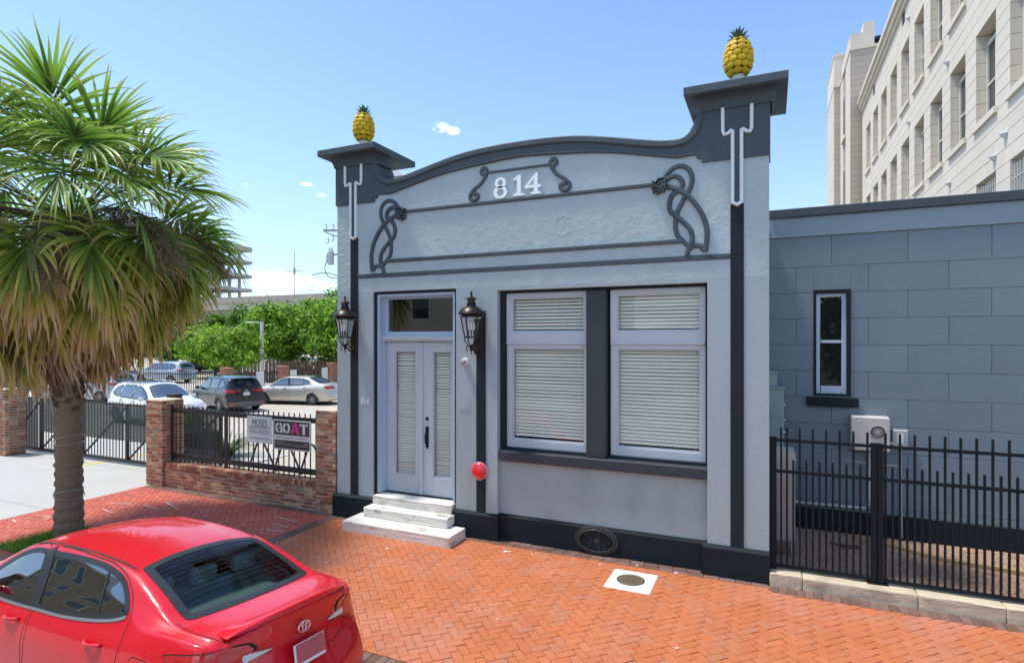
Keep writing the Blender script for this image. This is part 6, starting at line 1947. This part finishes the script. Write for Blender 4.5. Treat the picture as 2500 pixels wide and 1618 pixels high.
tree('broad_tree', 'lime green round tree just right of the palm skirt', -44.6, 27.2, -.1, 4.6, 3.0, 2.8, LEAFB, 90, 90, .17, 4, G)
tree('young_tree', 'small young lime green tree with sparse leaves behind the black crossover', -32.6, 18.9, -.1, 4.3, 2.0, 1.8, LEAFB, 75, 60, .14, 5, G, low=.3)
tree('broad_tree', 'dark green tree seen under the right part of the palm skirt', -56, 31, -.1, 6.5, 4.5, 4, LEAFC, 110, 80, .22, 6, G)
tree('broad_tree', 'green tree seen behind the palm trunk', -64, 29, -.1, 6.0, 4.5, 4, LEAFA, 110, 80, .22, 7, G)
tree('broad_tree', 'green tree seen left of the palm trunk under the dead fronds', -70, 25, -.1, 6.0, 5, 4, LEAFA, 110, 80, .24, 8, G)
tree('broad_tree', 'far green tree hidden mostly by the palm crown at the left edge', -78, 22, -.1, 7.5, 5, 4.5, LEAFC, 110, 80, .26, 9, G)
tree('broad_tree', 'tall bright tree mostly hidden behind the shopfront', -25.5, 32.5, -.1, 8.0, 4.2, 4, LEAFA, 150, 80, .18, 10, G)
hd = tree('hedge', 'low clipped green hedge by the far wall left of the palm trunk', -41.5, 13.5, -.1, 1.55, 2.6, 1.0, LEAFB, 60, 60, .10, 11, None, 'hedge', False, 0)
sh = tree('shrub', 'dark shrubs in the shade under the biggest tree', -33.0, 30.5, -.1, 1.9, 7.5, 1.2, LEAFC, 120, 60, .16, 13, None, 'shrub', False, 0)
sh = tree('shrub', 'low green shrub between the driveway gate and the white crossover', -18.3, 4.6, -.1, 1.15, 1.5, .7, LEAFA, 45, 60, .06, 14, None, 'shrub', False, 0)
# ================================================================== white stone building on the right
WST = mat('white_stone_panel', (.67, .60, .495), .8, var=.05, vscale=.8, bump=.002, bscale=60, rnd=.035)
WJ = mat('stone_joint', (.34, .30, .25), .9)
WTRIM = mat('cream_window_frame', (.60, .57, .49), .5)
wb = root('white_stone_building', 'tall white panelled stone building with deep-set windows rising at the right', 'building', (6, 24, 0))
XF = 6.0; P0, PD = 12.60, 2.87; WW = 1.78
rows_ = [('A', 14.62, 17.37), ('B', 10.02, 12.60), ('C', 5.5, 8.10)]
wins = [(P0 + PD * k, P0 + PD * k + WW) for k in range(-4, 9)]
Y0, Y1 = 8.4, 39.2
wins = [w for w in wins if w[0] > Y0 + .3 and w[1] < Y1]
CH = .43
backs = MB(); backs.box(XF + .42, Y0, 0, XF + .6, Y1, 20.5); backs.box(XF + .6, Y0, 20.0, 20, Y1, 20.3); backs.build('backing_wall', WJ, wb)
backs = MB(); backs.box(XF, Y0 - .3, 0, 20, Y0 - .002, 20.4); backs.build('end_wall', WST, wb)
backs = MB()
backs.box(XF + .021, Y0 + .3, 0, XF + .42, Y1, 5.1)
backs.build('backing_wall', WJ, wb)
cand = []
nz = int(19.4 / CH)
rr = random.Random(9)
for i in range(11, nz):
    z0, z1 = i * CH, (i + 1) * CH
    cuts = []
    for _, a, b in rows_:
        if z1 > a + .05 and z0 < b - .05: cuts = wins
    spans = []; y = Y0
    for a, b in cuts:
        if a > y: spans.append((y, a))
        y = b
    if y < Y1: spans.append((y, Y1))
    for a, b in spans:
        ln = b - a
        if ln < 1.4: spl = [(a, b)]
        else:
            st = 1.435; first = a + (st * .5 if i % 2 else st); spl = []; p = a; q = first
            while q < b - .25: spl.append((p, q)); p = q; q += st
            spl.append((p, b))
        for p, q in spl: cand.append((p, q, z0, z1))
# window heads are clean: trim blocks that overlap an opening edge
def key(c):
    X, Y, d = cam_px(XF, (c[0] + c[1]) / 2, (c[2] + c[3]) / 2)
    return (0 if 0 <= X <= 2520 and -30 <= Y <= 520 else 1e3) + d
cand.sort(key=key)
rest = MB()
for k, (y0, y1, z0, z1) in enumerate(cand):
    for _, a, b in rows_:
        for wa, wb_ in wins:
            if y0 < wb_ - .01 and y1 > wa + .01:
                if z0 < b < z1: z0 = b
                if z0 < a < z1: z1 = a
    if z1 - z0 < .05: continue
    m = rest if k >= 290 else MB()
    m.cbox(XF + rr.gauss(0, .0015), y0 + .006, z0 + .006, XF + .41, y1 - .006, z1 - .006, .006)
    if k < 290: m.build('panel', WST, wb)
rest.build('panels', WST, wb, kind='stuff')
# cornice
m = MB()
for z0, z1, o in ((19.36, 19.62, .10), (19.62, 19.95, .22), (19.95, 20.12, .34), (20.12, 20.75, .16)): m.box(XF - o, Y0, z0, XF + .5, Y1 - .003, z1)
m.build('cornice', WST, wb)
for r_, a, b in rows_:
    for wa, wb_ in wins:
        f = MB(); fy0, fy1 = wa + .02, wb_ - .02; xw = XF + .26
        def fr(y0, z0, y1, z1, d0, d1): f.box(xw + d0, y0, z0, xw + d1, y1, z1)
        fr(fy0, a, fy0 + .11, b, 0, .1); fr(fy1 - .11, a, fy1, b, 0, .1); fr(fy0 + .11, b - .12, fy1 - .11, b, 0, .1); fr(fy0 + .11, a, fy1 - .11, a + .10, 0, .1)
        fr((fy0 + fy1) / 2 - .05, a + .10, (fy0 + fy1) / 2 + .05, b - .12, -.01, .1); mid = a + (b - a) * .48; fr(fy0 + .11, mid - .035, (fy0 + fy1) / 2 - .05, mid + .035, .01, .09); fr((fy0 + fy1) / 2 + .05, mid - .035, fy1 - .11, mid + .035, .01, .09)
        w = f.build('window', WTRIM, wb)
        g = MB(); g.box(xw + .05, fy0 + .11, a + .1, xw + .055, fy1 - .11, b - .12); g.build('pane', DARKGLASS, w)
        s = MB(); s.box(XF - .09, wa - .14, a - .19, XF - .002, wb_ + .14, a - .002); s.build('sill', WST, w)
        if r_ == 'C':
            s = MB()
            for q in range(9): yy = wa + .12 + (WW - .24) * q / 8; s.bar((XF + .07, yy, a + .05), (XF + .07, yy, b - .06), .03)
            for zz in (a + .3, b - .45): s.bar((XF + .07, wa + .01, zz), (XF + .07, wb_ - .01, zz), .03)
            s.build('window_bars', WTRIM, w)
for y, z in ((25.0, 18.75), (33.8, 18.7)):
    m = MB(); m.box(XF - .012, y, z, XF + .01, y + .55, z + .55); m.build('louvre_vent', VOID, wb)
GREYL = mat('wall_lamp_grey', (.62, .62, .62), .5)
for y, z, lb in ((11.8, 8.94, 'half-cone grey wall lamp, higher of the pair nearest the right edge'), (12.67, 8.55, 'half-cone grey wall lamp lower of the pair nearest the right edge'),
                 (17.25, 8.91, 'half-cone grey wall lamp above the barred windows, third from the right edge'), (24.0, 13.45, 'half-cone grey wall lamp between top and middle window rows, farther from the right edge'),
                 (17.5, 13.43, 'half-cone grey wall lamp between top and middle window rows, nearer the right edge'), (24.0, 18.37, 'half-cone grey wall lamp just below the cornice of the white stone building')):
    o = root('wall_lamp', lb, 'wall lamp', (XF, y, z), group='half-cone lamps on the white stone wall')
    m = MB(); rows = []
    for zz, r_ in ((.08, .14), (.05, .15), (-.06, .07), (-.09, .03)): rows.append([(XF - .001 - r_ * math.sin(PI * k / 12), y + r_ * math.cos(PI * k / 12), z + zz) for k in range(13)])
    m.grid(rows); m.add(rows[0], [tuple(range(13))]); m.add(rows[-1], [tuple(range(12, -1, -1))]); m.build('shade', GREYL, o)
# stepped corner tower at its far end
tw = root('corner_tower', 'stepped beige stone tower at the far end of the white building', 'building', (5.6, 43, 0))
DST = mat('darker_front_stone', (.44, .385, .32), .85, var=.05, vscale=.8, rnd=.03)  # darker tone, given only to tower panels facing -y; side panels stay white
MB().box(5.34, 39.54, 0, 12, 47, 24.0).build('core', WJ, tw)
MB().box(4.88, 46.04, 0, 5.34, 52, 24.0).build('core', WJ, tw)
for (x0, x1, y, top, capz) in ((5.304, 6.10, 39.5, 24.0, 25.3), (5.10, 5.302, 43.0, 24.0, 24.0)):
    pass
rest = MB()
for i in range(22, 56):
    z0, z1 = i * CH, (i + 1) * CH
    for k, (a, b) in enumerate(((5.30, 6.95),)): m = MB(); m.cbox(a, 39.5, z0 + .006, b, 39.56, z1 - .006, .006); m.build('panel', DST, tw)
    for a, b in ((39.565, 41.0), (41.0, 42.3), (44.0, 45.98)): rest.cbox(5.29, a + .006, z0 + .006, 5.36, b - .006, z1 - .006, .006)
    m = MB(); m.cbox(4.845, 46.0, z0 + .006, 5.29, 46.06, z1 - .006, .006); m.build('panel', DST, tw)
    rest.cbox(4.835, 46.07, z0 + .006, 4.90, 51.9, z1 - .006, .006)
rest.build('panels', WST, tw, kind='stuff')
m = MB(); m.box(5.24, 39.44, 24.08, 7.0, 47, 24.28); m.box(5.30, 39.5, 24.28, 6.1, 45, 25.25); m.box(6.1, 39.48, 24.28, 6.78, 45, 25.95); m.box(4.80, 45.95, 24.08, 5.34, 52, 24.28); m.box(4.845, 46.0, 24.28, 5.9, 52, 26.6); m.box(4.80, 45.95, 26.6, 5.9, 52, 26.8)
m.build('parapet', WST, tw)
m = MB(); m.box(6.8, 41, 25.3, 9, 46, 25.5); m.build('dark_canopy', DARKGLASS, tw)
for z0, z1 in ((19.0, 22.2), (13.2, 16.6)):
    m = MB(); m.box(5.275, 42.4, z0, 5.34, 43.9, z1); o = m.build('window', WTRIM, tw); m = MB(); m.box(5.27, 42.55, z0 + .15, 5.2745, 43.75, z1 - .15); m.build('pane', DARKGLASS, o)
    m = MB(); m.box(5.16, 42.2, z0 - .3, 5.34, 44.1, z0 - .002); m.build('sill', WST, o)

# ================================================================== elevated road and bare concrete frame far off
OLDC = mat('old_concrete', (.36, .33, .28), .9, var=.15, vscale=.25, stain=(.20, .18, .15), stain_amt=.6, stain_scale=.4, vx=(1, 1, .4))
er = root('elevated_road', 'long grey concrete elevated road crossing behind the trees', 'bridge', (-65, 60.5, 0))
m = MB(); m.box(-120, 60.3, 9.35, -30, 60.75, 10.35); m.build('parapet', OLDC, er)
m = MB(); m.box(-120, 60.8, 8.35, -30, 70, 9.4); m.build('deck', mat('pale_girder', (.50, .47, .40), .9, var=.08, vscale=.2), er)
m = MB(); m.box(-120, 61.6, 7.6, -30, 69, 8.35); m.build('girder', OLDC, er)
for x in (-110, -92, -74, -56, -38):
    m = MB(); m.cbox(x - .7, 63, 0, x + .7, 67, 7.6, .05); m.build('pier', OLDC, er)
tb = root('concrete_frame_building', 'unfinished concrete frame building with open floors beside the palm crown', 'building', (-128, 95, 0))
FRC = mat('frame_concrete', (.66, .61, .52), .9, var=.1, vscale=.2)
dv = Vector((.14, -.99, 0)); pv = Vector((-.99, -.14, 0)); C0 = Vector((-125.2, 99.9, 0))
def fpt(a, b, z): q = C0 + dv * a + pv * b; return (q.x, q.y, z)
def fbox(mb, a0, b0, z0, a1, b1, z1):
    mb.add([fpt(a0, b0, z0), fpt(a1, b0, z0), fpt(a1, b1, z0), fpt(a0, b1, z0), fpt(a0, b0, z1), fpt(a1, b0, z1), fpt(a1, b1, z1), fpt(a0, b1, z1)], [(0, 3, 2, 1), (4, 5, 6, 7), (0, 1, 5, 4), (1, 2, 6, 5), (2, 3, 7, 6), (3, 0, 4, 7)])
lv = [27.3 - 3.62 * k for k in range(8)]
for k, z in enumerate(lv):
    m = MB(); fbox(m, -1.6, -1.6, z - (1.15 if k == 0 else .8), 46, 9, z); m.build('floor_slab', FRC, tb)
for i in range(14):
    a = .4 + i * 3.4
    for b in (.2, 7.5):
        m = MB(); fbox(m, a, b, 0, a + .55, b + .55, 27.0); m.build('column', FRC, tb)
for k in range(7):
    for i in range(13):
        if i in (0,): continue
        a = .4 + i * 3.4; z0 = lv[k + 1]; m = MB()
        for q in ((a + 1.0, z0 + .7, a + 1.2, z0 + 2.6), (a + 2.8, z0 + .7, a + 3.0, z0 + 2.6), (a + 1.2, z0 + 2.4, a + 2.8, z0 + 2.6), (a + 1.2, z0 + .7, a + 2.8, z0 + .9)): fbox(m, q[0], 3.0, q[1], q[2], 3.2, q[3])
        o = m.build('window', DARK2, tb); m = MB(); fbox(m, a + .56, 3.21, z0, a + 3.4, 3.4, z0 + .7); fbox(m, a + .56, 7.6, z0, a + 3.4, 7.8, z0 + 1.0); m.build('infill', FRC, o)

# light pole, wooden utility pole behind the shopfront corner, antenna mast
LPW = mat('white_pole_paint', (.72, .70, .62), .5)
lp = root('car_park_lamp', 'white car park lamp post with a flat arm among the trees', 'lamp post', (-33.77, 22.43, -.1))
m = MB(); m.cyl((-33.77, 22.43, -.1), (-33.77, 22.43, 4.58), .15, .12, 8); m.build('post', LPW, lp)
m = MB(); m.bar((-33.77, 22.43, 4.52), (-34.05, 22.31, 4.52), .1, .08); m.cbox(-34.75, 21.85, 4.47, -34.0, 22.45, 4.57, .02); m.build('lamp_head', LPW, lp)
up_ = root('utility_pole', 'utility pole hardware with a grey transformer can showing past the shopfront corner', 'utility pole', (-14.55, 9.15, -.1))
PGREY = mat('pole_grey', (.33, .35, .34), .5, var=.1)
m = MB(); m.cyl((-14.55, 9.15, -.1), (-14.55, 9.15, 8.2), .15, .11, 10); m.build('pole', mat('pole_timber', (.14, .10, .07), .9, var=.2), up_)
m = MB(); m.lathe([(0, 6.10), (.12, 6.12), (.13, 6.14), (.13, 6.60), (.11, 6.64), (0, 6.65)], (-15.30, 8.79, 0), 16)
for k in range(7): a = 2.6 + k * .25; m.bar((-15.30 + .145 * math.cos(a), 8.79 + .145 * math.sin(a), 6.2), (-15.30 + .145 * math.cos(a), 8.79 + .145 * math.sin(a), 6.52), .012, .03)
m.build('transformer', mat('transformer_grey', (.50, .54, .51), .45), up_)
m = MB()
for dx in (-.05, .06): m.lathe([(.025, 6.64), (.03, 6.68), (.018, 6.70), (.03, 6.72), (.018, 6.74), (.01, 6.78)], (-15.30 + dx, 8.79, 0), 8)
m.build('bushing', PGREY, up_)
m = MB(); m.bar((-15.55, 8.68, 7.42), (-14.5, 9.15, 7.42), .07); m.bar((-15.50, 8.70, 7.36), (-14.6, 9.12, 7.0), .035); m.bar((-15.3, 8.79, 6.5), (-14.6, 9.12, 6.5), .06); m.build('cross_arm', PGREY, up_)
m = MB()
for x, y, z in ((-15.45, 8.72, 7.52), (-15.2, 8.83, 7.52), (-15.38, 8.75, 7.0), (-15.2, 8.83, 7.1)): m.tube(cr([(x - .06, y, z + .10), (x, y, z + .12), (x + .02, y, z + .02), (x - .03, y, z - .08), (x - .07, y, z - .05)], 4), .016, 6)
m.build('insulator', PGREY, up_)
m = MB(); m.tube(cr([(-15.42, 8.73, 6.3), (-15.50, 8.70, 6.0), (-15.42, 8.73, 5.72), (-15.2, 8.83, 5.60), (-14.9, 8.97, 5.62)], 5), .014, 5)
m.tube(cr([(-15.95, 8.5, 5.72), (-15.6, 8.65, 5.80), (-15.3, 8.79, 5.78), (-14.9, 8.97, 5.62)], 5), .014, 5); m.build('wire', BLACKMETAL, up_)
am = root('antenna_mast', 'thin antenna mast rising above the elevated road left of the transformer', 'mast', (-56, 52, 0))
m = MB(); m.tube([(-58.6, 50.6, 0), (-58.6, 50.6, 15.2)], .07, 6, .04); m.build('mast', PGREY, am)
m = MB(); m.bar((-59.6, 50.2, 12.5), (-57.6, 51.0, 12.55), .06); m.bar((-58.6, 50.6, 12.1), (-58.6, 50.6, 12.9), .2); m.build('antenna', PGREY, am)

# ================================================================== far side of the car park
FBRK = mat('far_brick', (.34, .17, .115), .9, var=.2, vscale=5, stain=(.5, .36, .28), stain_amt=.5, stain_scale=6)
ff = root('far_iron_fence', 'dark iron fence along the far side of the car park', 'fence', (-30, 18, -.1))
pk = None
path = [(-46, 12.6), (-30.3, 16.2), (-29.0, 19.7), (-29.5, 24.9), (-26, 29)]
for (ax, ay), (bx, by) in zip(path[:-1], path[1:]):
    L_ = math.hypot(bx - ax, by - ay); n = int(L_ / .16)
    for k in range(n):
        x, y = ax + (bx - ax) * k / n, ay + (by - ay) * k / n
        if pk is None: m = MB(); m.box(-.014, -.014, 0, .014, .014, 1.42); o = m.build('picket', IRON, None); pk = o.data; o.parent = ff
        else: o = link('picket', pk, ff)
        o.location = (x + 30, y - 18, 0)
    for z in (.1, 1.15):
        m = MB(); m.bar((ax, ay, z), (bx, by, z), .04); m.build('rail', IRON, ff)
NB = mat('notice_white', (.74, .74, .72), .5)
for i, (x, y, lb) in enumerate(((-30.0, 16.35, 'red brick pier in the far fence behind the black crossover'), (-29.0, 19.75, 'red brick pier in the far fence behind the nose of the silver saloon'), (-29.5, 24.95, 'red brick pier in the far fence beside the shopfront corner'), (-46, 12.6, 'brick pier in the far fence at the left, mostly behind the palm'))):
    p = root('far_brick_pier', lb, 'brick pier', (x, y, -.1), group='brick piers of the far fence')
    m = MB(); m.cbox(x - .27, y - .27, -.1, x + .27, y + .27, 1.45, .01); m.build('shaft', FBRK, p)
    m = MB(); m.cbox(x - .30, y - .30, 1.452, x + .30, y + .30, 1.56, .02); m.build('cap', FBRK, p)
for i, (x, y) in enumerate(((-29.35, 18.2), (-29.0, 20.6), (-29.3, 23.9))):
    lb = ('white notice board on the far fence left of the silver saloon roof', 'white notice board on the far fence above the silver saloon roof', 'white notice board on the far fence beside the right-hand brick pier')[i]
    p = root('notice_board', lb, 'notice', (x, y, .3), group='blank white boards on the far fence')
    m = MB(); m.cbox(x + .05, y - .3, .35, x + .08, y + .3, 1.25, .01); m.build('board', NB, p)
bf = root('timber_screen', 'brown slatted timber screen beyond the far fence under the trees', 'fence', (-35, 27, -.1))
TS = mat('brown_timber', (.13, .075, .05), .8, var=.25, vscale=3)
for k in range(26):
    m = MB(); x = -39.0 + k * .33; y = 24.6 + k * .06; m.box(x, y, -.1, x + .30, y + .04, 1.6); m.build('slat', TS, bf)
m = MB(); m.bar((-39, 24.66, .2), (-30.4, 26.3, .2), .08); m.build('rail', TS, bf)
# left background behind the gate
sw = root('stone_enclosure', 'dark grey stone enclosure standing left of the palm trunk behind the gate', 'enclosure', (-39, 11.3, -.1))
m = MB()
for i in range(7):
    for j in range(3): m.cbox(-39.45 + j * .3 + (.1 if i % 2 else 0), 11.0, -.1 + i * .16, -39.16 + j * .3 + (.1 if i % 2 else 0), 12.2, .055 + i * .16, .012)
m.build('stone', mat('dark_grey_stone', (.09, .085, .075), .9, var=.3, vscale=4), sw)
m = MB(); m.cbox(-39.55, 10.9, 1.02, -38.4, 12.3, 1.14, .02); m.build('coping', OLDC, sw)
pw = root('pink_wall', 'low pale pink wall far behind the gate', 'wall', (-44, 11, -.1))
m = MB(); m.box(-56, 9.0, -.1, -40.2, 9.5, .95); m.build('wall', mat('pink_render', (.52, .34, .28), .85, var=.1), pw)
m = MB(); m.cbox(-56, 8.95, .952, -40.15, 9.55, 1.05, .02); m.build('coping', OLDC, pw)
BIKE = mat('bright_blue_paint', (.02, .26, .50), .35)
tree('street_tree', 'dark street tree across the road, behind the camera', 3.4, -20.5, -.13, 8.5, 3.2, 2.6, LEAFC, 70, 60, .3, 31)
def bike(x, y, ang, label):
    b = root('blue_bicycle', label, 'bicycle', (0, 0, 0), group='blue hire bicycles behind the gate')
    for wx in (-.52, .52):
        m = MB(); m.tube([(wx + .33 * math.cos(2 * PI * k / 22), 0, .35 + .33 * math.sin(2 * PI * k / 22)) for k in range(22)], .022, 5, closed=True); m.build('wheel', TYRE, b)
        m = MB(); m.tube([(wx + .36 * math.cos(PI * k / 10 + .2), 0, .35 + .37 * math.sin(PI * k / 10 + .2)) for k in range(10)], .045, 6); m.build('mudguard', BIKE, b)
    m = MB(); m.tube([(-.52, 0, .35), (-.15, 0, .32), (.38, 0, .75)], .04, 6); m.tube([(-.15, 0, .32), (-.25, 0, .85)], .03, 6); m.tube([(.52, 0, .35), (.36, 0, 1.05)], .03, 6); m.build('frame', BIKE, b)
    m = MB(); m.cbox(-.38, -.08, .86, -.12, .08, .92, .03); m.build('saddle', TYRE, b)
    m = MB(); m.tube([(.30, -.28, 1.05), (.36, 0, 1.08), (.30, .28, 1.05)], .018, 6); m.build('handlebar', TYRE, b)
    m = MB(); m.cbox(.42, -.18, .78, .72, .18, 1.0, .02); m.build('basket', BIKE, b)
    b.location = (x, y, -.1); b.rotation_euler = (0, 0, R(ang))
bike(-38.3, 9.2, 60, 'bright blue bicycle parked behind the gate, nearer the palm trunk')
bike(-38.9, 9.0, 60, 'bright blue bicycle parked behind the gate, nearer the left brick pier')

# ================================================================== across the street (what the car glass and panes mirror)
TANB = mat('tan_brick_wall', (.38, .29, .17), .85, var=.08, vscale=.6)
BRNB = mat('brown_brick_wall', (.17, .105, .085), .85, var=.1, vscale=.6)
def opposite(name, label, x0, x1, y, h, wallm, cols, floors):
    b = root(name, label, 'building', ((x0 + x1) / 2, y, 0))
    m = MB(); m.box(x0, y - 10, -.13, x1, y, h); m.build('wall', wallm, b)
    m = MB(); m.box(x0 - .2, y - 10, h, x1 + .2, y + .3, h + .45); m.build('cornice', WTRIM, b)
    for i in range(cols):
        for j in range(floors):
            xx = x0 + (x1 - x0) * (i + .5) / cols; zz = 1.2 + j * 3.3
            m = MB(); m.box(xx - .75, y, zz, xx + .75, y + .07, zz + 1.9); o = m.build('window', WTRIM, b)
            m = MB(); m.box(xx - .62, y + .071, zz + .13, xx + .62, y + .075, zz + 1.77); m.build('pane', DARKGLASS, o)
opposite('tan_hotel', 'tan brick hotel across the street, behind the camera', -46, -24, -25, 13.5, TANB, 7, 4)
opposite('cream_corner_building', 'cream corner building with a dark red cornice across the street, behind the camera', -22.5, -9, -23, 7.0, mat('cream_render', (.55, .47, .34), .8, var=.1), 4, 2)
opposite('brown_warehouse', 'plain brown brick warehouse across the street, behind the camera', -80, -49, -24, 9.0, BRNB, 6, 1)
